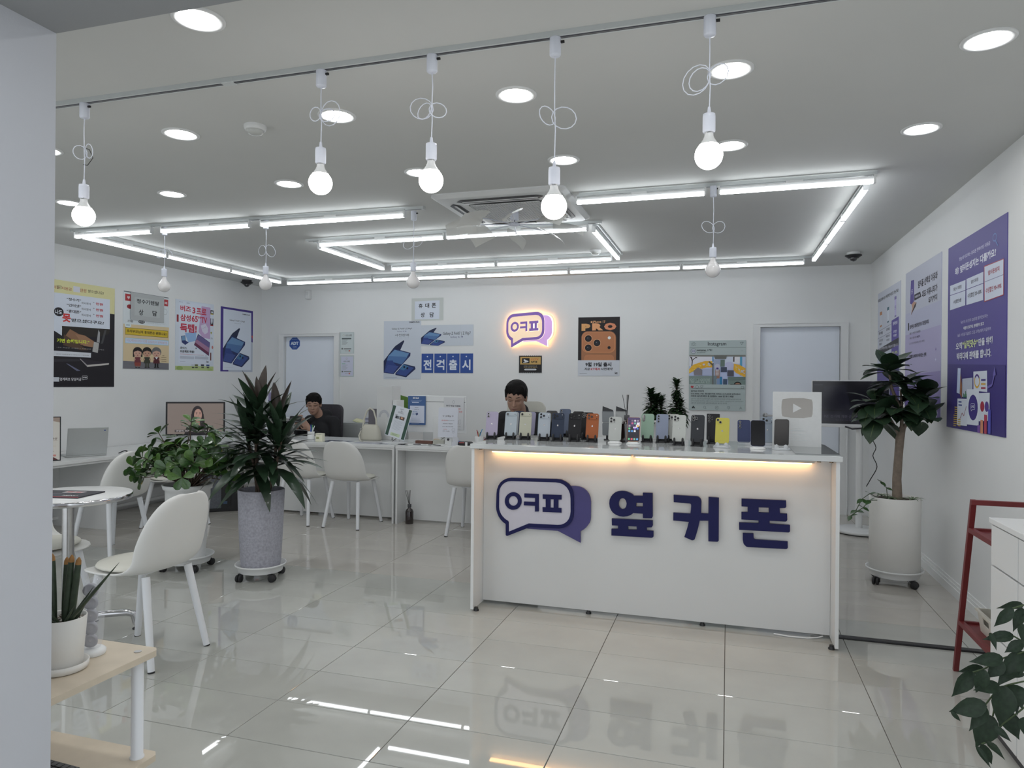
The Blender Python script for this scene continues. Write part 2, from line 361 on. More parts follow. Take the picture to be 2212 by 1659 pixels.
# ---- baseboards with a stepped profile
def bb(name, a, b, n):
    m = MB(); n = Vector(n)
    for h0, h1, t in ((0, .055, .018), (.055, .075, .012), (.075, .095, .007)):
        A = Vector(a); B = Vector(b)+n*t; m.box((A.x, A.y, h0), (B.x, B.y, h1), WHITE)
    struct(m.build(name))
bb('baseboard_right', (XR, 1.2), (XR, YB), Vector((-1, 0)))
bb('baseboard_left', (XL, 1.2), (XL, YB), Vector((1, 0)))
bb('baseboard_back', (-4.88, YB), (.255, YB), Vector((0, -1)))
bb('baseboard_back_right', (1.22, YB), (XR, YB), Vector((0, -1)))
# ---- doors with casing, leaf, lever handle
def door(name, d, hx_, left):
    x0, x1, z1 = d; e = empty(name, ((x0+x1)/2, YB, 0)); struct(e); cx = (x0+x1)/2; hw = (x1-x0)/2
    c = MB(); f = .075
    c.box((-hw-f, -.03, 0), (-hw, .02, z1+f*.6), WHITE); c.box((hw, -.03, 0), (hw+f, .02, z1+f*.6), WHITE)
    c.box((-hw, -.029, z1), (hw, .02, z1+f*.6-.0005), WHITE)
    c.box((-hw-f, -.036, 0), (-hw-f+.012, -.0301, z1+f*.6), WHITE); c.box((hw+f-.012, -.036, 0), (hw+f, -.0301, z1+f*.6), WHITE)
    c.box((-hw-f+.012, -.036, z1+f*.6-.012), (hw+f-.012, -.0301, z1+f*.6), WHITE)
    c.build('door_frame', e)
    MB().box((-hw+.003, .03, .006), (hw-.003, .07, z1-.003), DOORM, bev=.003).build('door_leaf', e)
    s = -1 if left else 1; h = MB(); hxl = hx_-cx
    MM = Matrix.Translation((hxl, .03, 1.035))@Matrix.Rotation(PI/2, 4, 'X')
    h.lathe([(.027, 0), (.027, .006), (.022, .009), (.011, .010), (.011, .045)], CHROME, M=MM, n=24)
    h.tube([(hxl, -.012, 1.035), (hxl+s*.03, -.016, 1.035), (hxl+s*.125, -.016, 1.037)], [.010, .010, .008], CHROME, n=10)
    h.build('door_handle', e); return e
d1 = door('door_1', D1, -5.02, True); d2 = door('door_2', D2, .395, False)
# ================================================================ ceiling lights
def downlight(x, y, label):
    e = empty('downlight', (x, y, ZC)); tag(e, label, 'light', 'recessed round ceiling downlights')
    MB().lathe([(.092, 0), (.092, -.004), (.086, -.007), (.072, -.006), (.070, .0)], PLW, n=40, caps=False).build('trim_ring', e)
    MB().lathe([(.0001, -.003), (.071, -.003)], DOWN, n=36, caps=False, smooth=False).build('diffuser', e)
    return e
gx = [-4.60, -3.68, -2.745, -1.82, -.915, .0, .912]
names = ['first', 'second', 'third', 'fourth', 'fifth', 'sixth', 'seventh']
for i, x in enumerate(gx):
    downlight(x, 3.96, 'round recessed downlight in the far ceiling row, %s from the left wall' % names[i])
for i, x in enumerate(gx[1:]):
    lb = 'round recessed downlight in the middle ceiling row, %s' % ['half hidden by the pillar', 'before the smoke detector', 'right of the smoke detector', 'left of the lowest bulb', 'behind the big cord ring', 'nearest the right wall'][i]
    downlight(x, 3.01, lb)
downlight(-1.815, 2.07, 'round recessed downlight cut by the entrance header, nearest to the pillar')
for x in (-4.6, ): downlight(x, 3.01, 'round recessed downlight in the middle row, hidden behind the pillar')
for x, n in ((-4.6, 'far left'), (-3.68, 'left'), (-2.745, 'centre left'), (-.915, 'centre'), (0, 'centre right'), (.912, 'right')):
    downlight(x, 2.07, 'round recessed downlight, row nearest the entrance, %s' % n)

# tracks along the ceiling
def track(a, b, label, joints=()):
    a = Vector((*a, 0)); b = Vector((*b, 0)); L = (b-a).length; rz = math.atan2(b.y-a.y, b.x-a.x)
    e = empty('lighting_track', (a.x, a.y, ZC), rz); tag(e, label, 'track')
    MB().box((0, -.018, -.019), (L, .018, 0), TRACKM).build('rail', e)
    s = MB()
    s.box((.02, -.0085, -.0196), (L-.02, .0085, -.0188), SLOT); s.box((.02, -.0020, -.0206), (L-.02, .0020, -.0194), CHROME)
    s.build('slot', e)
    for j in joints: MB().box((j-.03, -.019, -.022), (j+.03, .019, 0), TRACKM, bev=.003).build('connector', e)
    MB().box((-.004, -.019, -.021), (.012, .019, 0), TRACKM).build('end_cap', e); MB().box((L-.012, -.019, -.021), (L+.004, .019, 0), TRACKM).build('end_cap', e)
track((-5.4, 2.52), (1.40, 2.52), 'long white ceiling track above the row of lit bare bulbs', (1.15, 3.35))
track((-5.40, 4.68), (-2.14, 4.74), 'white track of the large light rectangle, front left run', (.9,))
track((-.97, 4.70), (.84, 4.68), 'white track of the large light rectangle, front right run', (.9,))
track((-5.33, 4.72), (-5.33, 7.52), 'white track of the large light rectangle, run along the left wall')
track((-5.33, 7.58), (.80, 7.55), 'white track of the large light rectangle, run along the back wall', (3,))
track((.83, 4.75), (.83, 7.45), 'white track of the large light rectangle, run along the right wall', (1.0,))
track((-3.66, 5.56), (-.97, 5.52), 'white track of the small light rectangle, front run beside the air conditioner', (1.5,))
track((-3.60, 5.60), (-3.60, 6.86), 'white track of the small light rectangle, left run')
track((-3.55, 6.93), (-1.0, 6.90), 'white track of the small light rectangle, back run')
track((-1.02, 5.57), (-1.02, 6.86), 'white track of the small light rectangle, right run')
def tube(a, b, where, n=1):
    a = Vector((*a, 0)); b = Vector((*b, 0)); d = (b-a)
    for i in range(n):
        p = a+d*(i/n); q = a+d*((i+1)/n); L = (q-p).length-.012; rz = math.atan2(d.y, d.x)
        e = empty('tube_light', (p.x, p.y, ZC-.02), rz)
        pos = '' if n == 1 else ', %s of its run' % (['first', 'second', 'third', 'fourth', 'fifth', 'sixth'][i])
        tag(e, 'lit slim white LED tube, %s%s' % (where, pos), 'light', 'slim LED tubes under the ceiling tracks')
        MB().box((.008, -.010, -.012), (L-.008, .010, 0), TRACKM).build('housing', e)
        MB().box((.012, -.016, -.062), (L-.012, .016, -.040), TUBE, bev=.005).box((.012, -.011, -.040), (L-.012, .011, -.024), PLW).build('diffuser', e)
        MB().box((0, -.0165, -.063), (.012, .0165, -.012), PLW).build('end_cap', e); MB().box((L-.012, -.0165, -.063), (L, .0165, -.012), PLW).build('end_cap', e)
        MB().box((L*.5-.05, -.012, -.026), (L*.5+.05, .012, -.010), PLW).build('track_adapter', e)
tube((-5.34, 4.655), (-4.52, 4.665), 'front left run before the first hanging unlit bulb')
tube((-4.45, 4.67), (-3.58, 4.68), 'front left run between the two hanging unlit bulbs')
tube((-3.50, 4.68), (-2.25, 4.69), 'front left run ending near the air conditioner')
tube((-.99, 4.655), (-.13, 4.645), 'front right run beside the air conditioner')
tube((-.07, 4.645), (.84, 4.63), 'front right run ending at the right wall side')
tube((-5.29, 4.70), (-5.29, 7.48), 'run along the left wall', 3)
tube((-5.26, 7.57), (.73, 7.53), 'run along the back wall', 5)
tube((.80, 4.76), (.785, 7.40), 'run along the right wall', 3)
tube((-3.50, 5.51), (-1.05, 5.475), 'front run of the small rectangle', 2)
tube((-3.56, 5.60), (-3.56, 6.86), 'left run of the small rectangle')
tube((-3.48, 6.885), (-1.08, 6.86), 'back run of the small rectangle', 2)
tube((-1.03, 5.53), (-1.03, 6.86), 'right run of the small rectangle')

def pendant(x, y, zb, label, lit=True, top=ZC-.02, loops=1, s=1):
    """bare globe bulb on a cord that is gathered in a loose bow; zb: centre of the globe"""
    e = empty('pendant_light', (x, y, top)); tag(e, label, 'lamp', 'bare bulb pendants'); L = top-zb
    MB().lathe([(.021, .0), (.021, -.062), (.018, -.066), (.006, -.068)], PLC, n=20).box((.018, -.004, -.02), (.034, .004, -.012), BLACK).build('canopy', e)
    zt = -L+.145; mid = -.066+(zt+.066)*random.uniform(.42, .6)
    c = MB(); pts = [(0, 0, -.066), (random.uniform(-.004, .004), 0, mid*.6), (0, 0, mid)]
    c.tube(pts+[(0.003, 0, mid-.05), (0, 0, zt)], .0022, PLC, n=6)
    for k in range(loops+1):
        a = random.uniform(0, 6.28); R = random.uniform(.03, .05); cx = s*(R*.9 if k % 2 == 0 else -R*.8); tl = random.uniform(-.5, .5)
        pp = []
        for i in range(15):
            t = PI*(0 if cx > 0 else 1)+PI+2*PI*i/14
            pp.append((cx+R*math.cos(t), .012*math.sin(t*1.0+a), mid-.01+R*.95*math.sin(t)+tl*(cx+R*math.cos(t))))
        c.tube(pp, .0020, PLC, n=6)
    c.build('cord', e)
    sk = MB(); z0 = zt
    sk.lathe([(.0045, .022), (.007, 0), (.0205, -.003), (.0215, -.012), (.0215, -.062), (.019, -.066)], PLC, c=(0, 0, z0), n=24)
    sk.build('socket', e)
    g = MB(); zc = -L; R = .0475
    g.lathe([(.0145, .075), (.0155, .066), (.020, .055), (.033, .036)], PLW if lit else BULBOFF, c=(0, 0, zc), n=28, caps=False)
    g.lathe([(.0142, .080), (.0142, .072)], CHROME, c=(0, 0, zc), n=24, caps=False)
    prof = [(R*math.cos(a), R*math.sin(a)) for a in [PI/2*(.50-1.5*i/14) for i in range(15)]]
    g.lathe([(.033, .036)]+prof, BULB if lit else BULBOFF, c=(0, 0, zc), n=32, caps=False)
    g.build('bulb', e); return e
pendant(-2.84, 2.52, 2.115, 'lit bare globe bulb nearest the pillar, cord tied with a black cable tie', loops=1)
pendant(-1.598, 2.52, 2.172, 'lit bare globe bulb below the round smoke detector side, second from the pillar', loops=2)
pendant(-1.108, 2.52, 2.145, 'lit bare globe bulb left of the air conditioner, third from the pillar', loops=2, s=-1)
pendant(-.617, 2.52, 2.012, 'lit bare globe bulb hanging lowest, in front of the air conditioner', loops=1, s=-1)
pendant(-.070, 2.52, 2.152, 'lit bare globe bulb farthest right, cord coiled in a big ring', loops=2, s=-1)
MB().tube([(-2.87,2.52,2.44),(-2.82,2.53,2.42),(-2.80,2.53,2.38),(-2.82,2.52,2.345),(-2.845,2.52,2.35)], .0017, BLACK, n=6).build('cable_tie')
tag(bpy.data.objects['cable_tie'], 'black cable tie looped around the cord of the bulb nearest the pillar', 'cable tie')
pendant(-4.44, 4.70, 2.135, 'unlit milky globe bulb hanging before the left wall posters', False, top=ZC-.03, loops=1, s=-1)
pendant(-3.47, 4.71, 2.12, 'unlit milky globe bulb hanging beside the dome camera at the left wall', False, top=ZC-.03, loops=1)
pendant(-2.22, 4.74, 2.10, 'unlit milky globe bulb hanging above the small white paper notice', False, top=ZC-.03, loops=1)
pendant(-.098, 4.64, 2.09, 'unlit milky globe bulb hanging below the front right tube run', False, top=ZC-.03, loops=1)
# ================================================================ ceiling devices
e = empty('air_conditioner', (-1.5, 4.92, ZC)); tag(e, 'large square ceiling cassette air conditioner with grille and four louvre slots', 'air conditioner')
m = MB(); R_ = .475
def sqr(r, z, k=8, c=.06):
    pts = []
    for q, (sx, sy) in enumerate(((1, 1), (-1, 1), (-1, -1), (1, -1))):
        for i in range(k+1):
            a = q*PI/2+PI/2*i/k; pts.append((sx*(r-c)+c*math.cos(a), sy*(r-c)+c*math.sin(a), z))
    return pts
rings = [sqr(R_, 0), sqr(R_, -.012), sqr(R_-.03, -.030, c=.06), sqr(.30, -.036, c=.05), sqr(.27, -.030, c=.05), sqr(.268, -.02, c=.05)]
n = len(rings[0]); vs = [p for r in rings for p in r]
fs = [(a*n+(i+1) % n, a*n+i, (a+1)*n+i, (a+1)*n+(i+1) % n) for a in range(len(rings)-1) for i in range(n)]
fs.append(tuple(range((len(rings)-1)*n, len(rings)*n)))
m.add(vs, fs, PLW, False); m.build('panel', e)
for k in range(4):
    M = Matrix.Rotation(k*PI/2, 4, 'Z'); s = MB()
    poly = [(-.27, -.32), (.27, -.32), (.31, -.36), (.27, -.395), (-.27, -.395), (-.31, -.36)]
    s.prism(poly, .002, BLACK, M=M@Matrix.Translation((0, 0, -.0375))); s.build('air_slot', e)
    v = MB(); v.box((-.27, -.364, -.041), (.27, -.346, -.038), PLW, M=M@Matrix.Translation((0, 0, 0)), bev=.001)
    v.box((-.262, -.338, -.040), (.262, -.334, -.038), DGREY, M=M); v.build('louvre', e)
g = MB(); g.box((-.25, -.25, -.0345), (.25, .25, -.034), DGREY)
for i in range(25): x = -.25+.5*i/24; g.box((x-.0017, -.25, -.040), (x+.0017, .25, -.035), PLW)
for i in range(19): x = -.25+.5*i/18; g.box((-.25, x-.002, -.0405), (.25, x+.002, -.0355), PLW)
g.build('grille', e)
# wind wheel hanging under the grille
e = empty('wind_wheel', (-1.5, 4.92, ZC-.041)); tag(e, 'clear plastic wind wheel with eight blades under the air conditioner', 'fan')
MB().lathe([(.030, 0), (.030, -.055), (.026, -.058)], PLC, n=24).lathe([(.004, -.058), (.004, -.078)], BLACK, n=8).build('mount', e)
MB().lathe([(.004, -.070), (.030, -.076), (.038, -.088), (.030, -.098), (.002, -.102)], PLC, n=24).build('hub', e)
BL = mat('frosted_clear_blade', (.78, .78, .74), .25, alpha=.80, spec=.6)
for k in range(8):
    a = 2*PI*k/8+.25; M = Matrix.Rotation(a, 4, 'Z')@Matrix.Translation((0, 0, -.088))
    b = MB(); b.tube([(.03, 0, 0), (.22, 0, 0), (.30, .0, -.004)], .0035, PLC, n=6, M=M)
    V = []; F_ = []
    for i in range(7):
        t = i/6; r = .28+.22*t; wd = .030+.045*math.sin(PI*min(1, .25+t*.65))
        for j in range(4):
            u = j/3*2-1; V.append((r, u*wd, .040*u+.012*(1-u*u)-.05*t*t-.004))
    for i in range(6):
        for j in range(3): F_.append((i*4+j, i*4+j+1, i*4+j+5, i*4+j+4))
    b.add(V, F_, BL, True, M); b.build('blade', e)
def smoke(x, y, label):
    e = empty('smoke_detector', (x, y, ZC)); tag(e, label, 'smoke detector')
    MB().lathe([(.055, 0), (.055, -.010), (.050, -.022), (.048, -.024)], PLW, n=36).build('base', e)
    MB().lathe([(.040, -.024), (.040, -.030), (.034, -.040), (.02, -.044), (.001, -.045)], mat('sensor_dome', (.55, .56, .54), .25, var=.02), n=32).build('dome', e)
smoke(-2.294, 3.02, 'round white smoke detector between the downlights before the tube lights')
smoke(-1.231, 6.72, 'small white smoke detector inside the small light rectangle')
def dome(x, y, label, white):
    e = empty('dome_camera', (x, y, ZC)); tag(e, label, 'security camera')
    MB().lathe([(.060, 0), (.060, -.022), (.052, -.028)], PLW if white else BLACK, n=32).build('base', e)
    MB().lathe([(.075, -.026), (.076, -.034), (.055, -.048), (.046, -.056)], BLACK, n=36).build('shroud', e)
    MB().ell((0, 0, -.054), (.036, .036, .034), mat('smoked_dome', (.02, .02, .022), .08, coat=1.), z1=.2).build('lens_dome', e)
dome(1.145, 7.45, 'black dome camera on a white base at the right end of the ceiling', True)
dome(-5.88, 7.60, 'small black dome camera at the left end of the ceiling', False)
e = empty('wall_sensor', (-5.35, 8.16, 2.52)); tag(e, 'small white box sensor at the top of the left corner', 'sensor')
MB().box((-.035, -.02, -.06), (.035, .035, .06), PLW, bev=.008).build('housing', e); MB().box((-.02, -.024, -.01), (.02, -.019, .03), GLASS, bev=.002).build('window', e)

# ================================================================ front counter
e = empty('reception_counter', (-.452, 3.94, 0)); tag(e, 'white reception counter with glowing front and big blue lettering', 'counter'); CE = e
ox, oy = -.452, 3.94
X0, X1 = -1.459-ox, .553-ox; CD = .72
MB().box((X0-.005, -.005, .972), (X1+.012, CD+.09, 1.0), mat('glossy_counter_top', (.55, .57, .57), .07, var=.01, vscale=3, spec=.7), bev=.002).build('countertop', e)
MB().box((X0, .008, .012), (X0+.018, CD, .971), LAM).build('side_panel', e); MB().box((X1-.018, .008, .012), (X1, CD, .971), LAM).build('side_panel', e)
MB().box((X0+.019, .180, .022), (X1-.019, .198, .971), GLOSS).build('front_panel', e)
MB().box((X0+.019, .199, .45), (X1-.019, CD-.05, .468), LAM).build('inner_shelf', e)
for x in (X0+.03, X1-.03, X0+.68, X1-.68):
    y = .03 if abs(x-X0) < .1 or abs(x-X1) < .1 else .190
    MB().lathe([(.016, 0), (.016, .008), (.011, .012), (.011, .022)], BLACK, c=(x, y, 0), n=16).build('foot', e)
for x in (X0+.03, X1-.03, X1-.09): MB().lathe([(.010, .958), (.010, .972)], mat('brass_fitting', (.25, .18, .12), .4, 1., var=.05), c=(x, .09, 0), n=14).build('fitting', e)
MB().box((X1-.21, .05, 1.0003), (X1+.008, CD-.01, 1.005), mat('smoked_glass_sheet', (.22, .24, .24), .06, var=.01, spec=.8)).build('glass_sheet', e)
# two warm LED bars behind the top edge
mid = -.52-ox
for a, b in ((-1.385-ox, mid-.006), (mid+.006, .445-ox)):
    MB().box((a, .118, .948), (b, .178, .971), mat('light_bar_housing', (.75, .68, .60), .5, var=.01)).build('light_housing', e)
    MB().box((a+.01, .140, .940), (b-.01, .170, .9475), WARM, bev=.002).build('light_strip', e)
NAVY = mat('navy_sign_letter', (.009, .010, .075), .5, var=.03, vscale=30, spec=.25)
PURP = mat('violet_sign_board', (.060, .052, .19), .5, var=.03, vscale=30)
LILAC = mat('pale_lilac_sign_board', (.58, .56, .63), .4, var=.01, vscale=30)
def sign(name, loops, t, y, m, parent=e, warm=False):
    """letter cut from sheet; loops in millimetres (x, z) of the shop, y: distance of its back from the panel's plane"""
    lp = [[(px/1000-ox, pz/1000) for px, pz in l] for l in loops]
    vs, fs = filled(lp, t); b = MB(); M = Matrix(((1, 0, 0, 0), (0, 0, -1, y-t/2), (0, 1, 0, 0), (0, 0, 0, 1)))
    b.add(vs, fs, m, False, M); return b.build(name, parent)
PF = .1795
bd = sign('logo_board', [LOGO['back']], .012, PF-.006, PURP)
sign('logo_outline', [LOGO['outer'], LOGO['inner']], .017, PF-.010, NAVY)
sign('logo_face', [LOGO['inner']], .006, PF-.018, LILAC)
sign('logo_letter', [LOGO['o1'], LOGO['o2']], .006, PF-.0245, NAVY); sign('logo_letter', [LOGO['k']], .006, PF-.0245, NAVY); sign('logo_letter', [LOGO['p1'], LOGO['p2']], .006, PF-.0245, NAVY)
def split(loops):
    # outer loops with the holes that lie inside them
    def bb_(l): xs_ = [p[0] for p in l]; zs = [p[1] for p in l]; return min(xs_), min(zs), max(xs_), max(zs)
    outs = []
    for l in sorted(loops, key=lambda l: -(bb_(l)[2]-bb_(l)[0])*(bb_(l)[3]-bb_(l)[1])):
        b = bb_(l)
        for o in outs:
            c = bb_(o[0])
            if b[0] >= c[0] and b[1] >= c[1] and b[2] <= c[2] and b[3] <= c[3] and (b[2]-b[0]) < 60: o.append(l); break
        else: outs.append([l])
    return outs
for g in GLYPHS:
    lp = [[(px/1000-ox, pz/1000) for px, pz in l] for l in g]
    b = MB()
    for grp in split(g):
        vs, fs = filled([[(px/1000-ox, pz/1000) for px, pz in l] for l in grp], .018)
        b.add(vs, fs, NAVY, False, Matrix(((1, 0, 0, 0), (0, 0, -1, PF-.018), (0, 1, 0, 0), (0, 0, 0, 1))))
    b.build('sign_letter', e)
m = MB().tube([(.25, 4.10, .006), (.33, 4.085, .005), (.42, 4.09, .005), (.47, 4.11, .006), (.50, 4.13, .010)], .004, PLW, n=8).build('power_cord')
tag(m, 'thin white cord lying at the foot of the glowing counter', 'cord')

# ================================================================ neon logo on the back wall
e = empty('wall_logo_lamp', (-2.286, 8.20, 2.006)); tag(e, 'glowing violet and cream speech bubble sign with warm halo on the back wall', 'sign')
bx0 = min(p[0] for p in LOGO['outer']); bx1 = max(p[0] for p in LOGO['back']); bz0 = min(p[1] for p in LOGO['back']); bz1 = max(p[1] for p in LOGO['outer'])
def nm(l, gx_=1, dx=0, dz=0): return [((p[0]-(bx0+bx1)/2)/(bx1-bx0)*.575*gx_+dx, (p[1]-(bz0+bz1)/2+.3*0)/(bz1-bz0)*.42*gx_+.0+dz) for p in l]
# shape drawn upright: the sheared reading of the counter logo is levelled
def lev(l): return [(x, z+.040*x) for x, z in l]
def nsign(name, loops, t, y, m, s=1., dz=0, dx=0):
    vs, fs = filled([lev(nm(l, s, dx, dz)) for l in loops], t); b = MB()
    b.add(vs, fs, m, False, Matrix(((1, 0, 0, 0), (0, 0, -1, y-t/2), (0, 1, 0, 0), (0, 0, 0, 1)))); return b.build(name, e)
NE = mat('halo_back_light', (.9, .7, .5), .5, emit=(1., .60, .27), es=NEON_E)
CREAM = mat('lit_cream_acrylic', (.85, .66, .48), .4, emit=(1., .74, .50), es=.42)
GLOWE = mat('lit_edge_acrylic', (.9, .8, .6), .4, emit=(1., .88, .60), es=1.3)
VIO = mat('violet_acrylic', (.20, .11, .40), .4, emit=(.28, .14, .55), es=.18)
VIO2 = mat('lit_light_violet_acrylic', (.62, .38, .72), .4, emit=(.62, .36, .72), es=.42)
nsign('back_light', [LOGO['outer']], .010, -0.0160, NE, .97); nsign('back_light', [LOGO['back']], .010, -0.0160, NE, .97)
nsign('clear_board', [LOGO['outer']], .004, -0.0380, CREAM, 1.04); nsign('clear_board', [LOGO['back']], .004, -0.0382, CREAM, 1.06, dx=.003)
nsign('rear_bubble', [LOGO['back']], .005, -0.0460, VIO2, .985, dx=-.004)
nsign('rear_bubble_edge', [LOGO['back']], .003, -0.0420, GLOWE, 1.02, dx=.0)
nsign('bubble_edge', [LOGO['outer']], .003, -0.0520, GLOWE, .985, dx=.004, dz=-.003)
nsign('bubble_face', [LOGO['inner']], .003, -0.0565, CREAM, .98)
icx, icy = [sum(p[i] for p in LOGO['inner'])/len(LOGO['inner']) for i in (0, 1)]
nsign('bubble_outline', [LOGO['outer'], [(icx+(x-icx)*.965, icy+(y-icy)*.93) for x, y in LOGO['inner']]], .006, -0.0580, VIO)
for ks in (['o1', 'o2'], ['k'], ['p1', 'p2']):
    nsign('letter_edge', [LOGO[ks[0]]], .002, -0.0602, GLOWE, 1.03, dx=.003, dz=-.003) if ks[0] != 'o1' else nsign('letter_edge', [LOGO['o1'], LOGO['o2']], .002, -0.0602, GLOWE, 1.02, dx=.003, dz=-.003)
    nsign('logo_letter', [LOGO[k] for k in ks], .004, -0.0625, VIO)

# ================================================================ desks
def rect_desk(name, x0, x1, y0, y1, h, label, mod=.19):
    e = empty(name, ((x0+x1)/2, y0, 0)); tag(e, label, 'desk'); a = (x0-x1)/2; b = -a; d = y1-y0
    MB().box((a, 0, h-.028), (b, d, h), LAM, bev=.0015).build('desk_top', e)
    MB().box((a, .004, .0), (a+.018, d, h-.0285), LAM).build('side_panel', e); MB().box((b-.018, .004, .0), (b, d, h-.0285), LAM).build('side_panel', e)
    MB().box((a+.0185, mod, .018), (b-.0185, mod+.018, h-.0285), LAM).build('modesty_panel', e)
    MB().box((a+.0185, .006, h-.045), (b-.0185, .02, h-.0285), LAM).build('front_rail', e)
    for x in (a+.05, b-.05): MB().lathe([(.012, 0), (.012, .018)], BLACK, c=(x, mod+.01, 0), n=12).build('foot', e)
    return e
rect_desk('consulting_desk', -4.60, -3.075, 6.16, 6.86, .755, 'white consulting desk left of the joint, before the man with the phone')
rect_desk('consulting_desk', -3.045, -2.05, 6.14, 6.84, .755, 'white consulting desk crowded with signs, ending behind the reception counter')
e = empty('wall_desk', (-6.09, 4.2, 0)); tag(e, 'long low white desk running along the left wall under the posters', 'desk')
MB().box((0, -.9, .645), (.78, 3.3, .672), LAM, bev=.0015).box((.70, -.9, .625), (.765, 1.9, .6448), LAM).build('desk_top', e)
for y in (-.88, .85, 2.58): MB().box((.02, y-.009, 0), (.74, y+.009, .6245), LAM).build('side_panel', e)
MB().box((.12, -.87, .24), (.138, .84, .6245), LAM).build('modesty_panel', e); MB().box((.12, .86, .24), (.138, 2.57, .6245), LAM).build('modesty_panel', e)
MB().box((.10, -.87, .06), (.13, 2.57, .085), LAM).build('stretcher', e)

# ================================================================ round table
e = empty('round_table', (-3.30, 2.85, 0)); tag(e, 'small round white table with steel edge and pedestal beside the pillar', 'table')
MB().lathe([(.298, .733), (.300, .735), (.300, .757), (.298, .7585)], POLISH, n=64).build('edge_band', e)
MB().lathe([(.0001, .7595), (.2975, .7595), (.2979, .7586)], LAM, n=64, caps=False).build('tabletop', e)
MB().lathe([(.12, .725), (.12, .733)], BLACK, n=32).build('mounting_plate', e)
MB().lathe([(.028, .06), (.028, .725)], CHROME, n=28).build('pole', e)
MB().lathe([(.035, .075), (.045, .10), (.045, .13), (.030, .14)], POLISH, n=28).build('hub', e)
for k in range(4):
    a = .84+k*PI/2; ca, sa = math.cos(a), math.sin(a); b = MB()
    b.tube([(ca*.03, sa*.03, .105), (ca*.16, sa*.16, .105), (ca*.27, sa*.27, .098), (ca*.305, sa*.305, .085), (ca*.32, sa*.32, .03)], [.020, .019, .018, .019, .017], POLISH, n=12)
    b.build('base_arm', e); MB().lathe([(.020, 0), (.020, .006), (.008, .012), (.008, .03)], BLACK, c=(ca*.32, sa*.32, 0), n=16).build('foot', e)
s = Sheet(.30, .21, thick=.006, base='#303036')
s.rect(0, .2, .3, .21, '#a32830').rect(0, 0, .008, .21, '#a32830').rect(.11, .03, .22, .075, '#b9b4b4').rect(.12, .036, .16, .06, '#8a2630').rect(.17, .04, .21, .066, '#8a2630')
s.rect(.05, .10, .19, .106, '#6a6a72').rect(.05, .12, .15, .126, '#6a6a72').rect(.08, .15, .17, .165, '#4a5660').text('MENU', .18, .15, .26, .17, '#cfcfd2', .02)
o = s.place('brochure', frame((-3.47, 2.90, .7665), (.93, .2, 0), (-.2, .93, 0))); tag(o, 'black brochure with a red edge lying on the small round table', 'brochure')

# ================================================================ chairs
def shell_mesh():
    prof = [(.235, .432, .10, 0, 0), (.215, .440, .165, 0, 0), (.13, .446, .212, 0, .0), (.0, .440, .225, 0, .004), (-.10, .438, .222, .01, .02), (-.165, .448, .215, .035, .045), (-.205, .480, .212, .07, .045), (-.228, .54, .213, .085, .025), (-.245, .61, .212, .085, .0), (-.262, .68, .200, .075, 0), (-.275, .74, .178, .06, 0), (-.283, .785, .140, .045, 0), (-.287, .808, .095, .03, 0), (-.288, .815, .045, .015, 0)]
    V = []; F_ = []; N = 16
    for (y, z, w_, fy, fz) in prof:
        for j in range(N+1):
            u = j/N*2-1; V.append((w_*math.sin(u*PI/2) if abs(u) < 1 else w_*u, y+fy*u*u, z+fz*abs(u)**2.4-(.006 if z < .46 else 0)*(1-u*u)))
    for i in range(len(prof)-1):
        for j in range(N): a = i*(N+1)+j; F_.append((a, a+1, a+N+2, a+N+1))
    me = bpy.data.meshes.new('sh'); me.from_pydata(V, [], F_); o = bpy.data.objects.new('sh', me); COL.objects.link(o)
    md = o.modifiers.new('s', 'SOLIDIFY'); md.thickness = .009; md.offset = 0
    md = o.modifiers.new('u', 'SUBSURF'); md.levels = 1
    dg = bpy.context.evaluated_depsgraph_get(); m2 = bpy.data.meshes.new_from_object(o.evaluated_get(dg)); bpy.data.objects.remove(o)
    m2.polygons.foreach_set('use_smooth', [True]*len(m2.polygons)); m2.materials.clear(); m2.materials.append(SHELL); m2.update(); return m2
SHM = shell_mesh()
def make_chair():
    e = empty('shell_chair'); o = bpy.data.objects.new('shell', SHM); COL.objects.link(o); o.parent = e
    MB().lathe([(.001, .4485), (.16, .4485), (.195, .452), (.205, .459), (.20, .467), (.15, .474), (.001, .476)], PAD, M=Matrix.Translation((0, .015, 0))@Matrix.Diagonal((1, .98, 1, 1)), n=40).build('seat_pad', e)
    MB().box((-.09, -.09, .418), (.09, .09, .431), LEGW, bev=.004).build('seat_bracket', e)
    for sx in (-1, 1):
        for sy in (-1, 1):
            a = Vector((sx*.135, sy*.14, .425)); b = Vector((sx*.182, sy*.222, .004)); d = b-a
            l = MB().tube([a, a+d*.5, b], [.0195, .0175, .0155], LEGW, n=16).build('leg', e)
            MB().tube([b-d.normalized()*.001, b+d.normalized()*.006], .0158, RUBBER, n=16).build('foot_cap', l)
    return e
ch = make_chair(); used = []
def place_chair(x, y, rz, label):
    if not used: o = ch; o.location = (x, y, 0); o.rotation_euler = (0, 0, rz); used.append(1)
    else: o = dup(ch, (x, y, 0), rz)
    tag(o, label, 'chair', 'white shell chairs')
place_chair(-2.775, 2.825, PI/2, 'nearest white shell chair with cream seat, between round table and open floor')
place_chair(-3.62, 2.93, -PI/2, 'white shell chair tucked behind the round table post, mostly hidden by the pillar')
place_chair(-4.65, 4.40, PI/2-.1, 'white shell chair behind the round table, back towards the bushy green plant')
place_chair(-4.93, 5.38, PI/2, 'white shell chair at the wall desk half hidden behind the bushy plant pot')
place_chair(-3.95, 6.00, .0, 'white shell chair at the consulting desk partly behind the dark long leaved plant')
place_chair(-3.42, 6.00, -.02, 'white shell chair fully in view in the middle of the consulting desk')
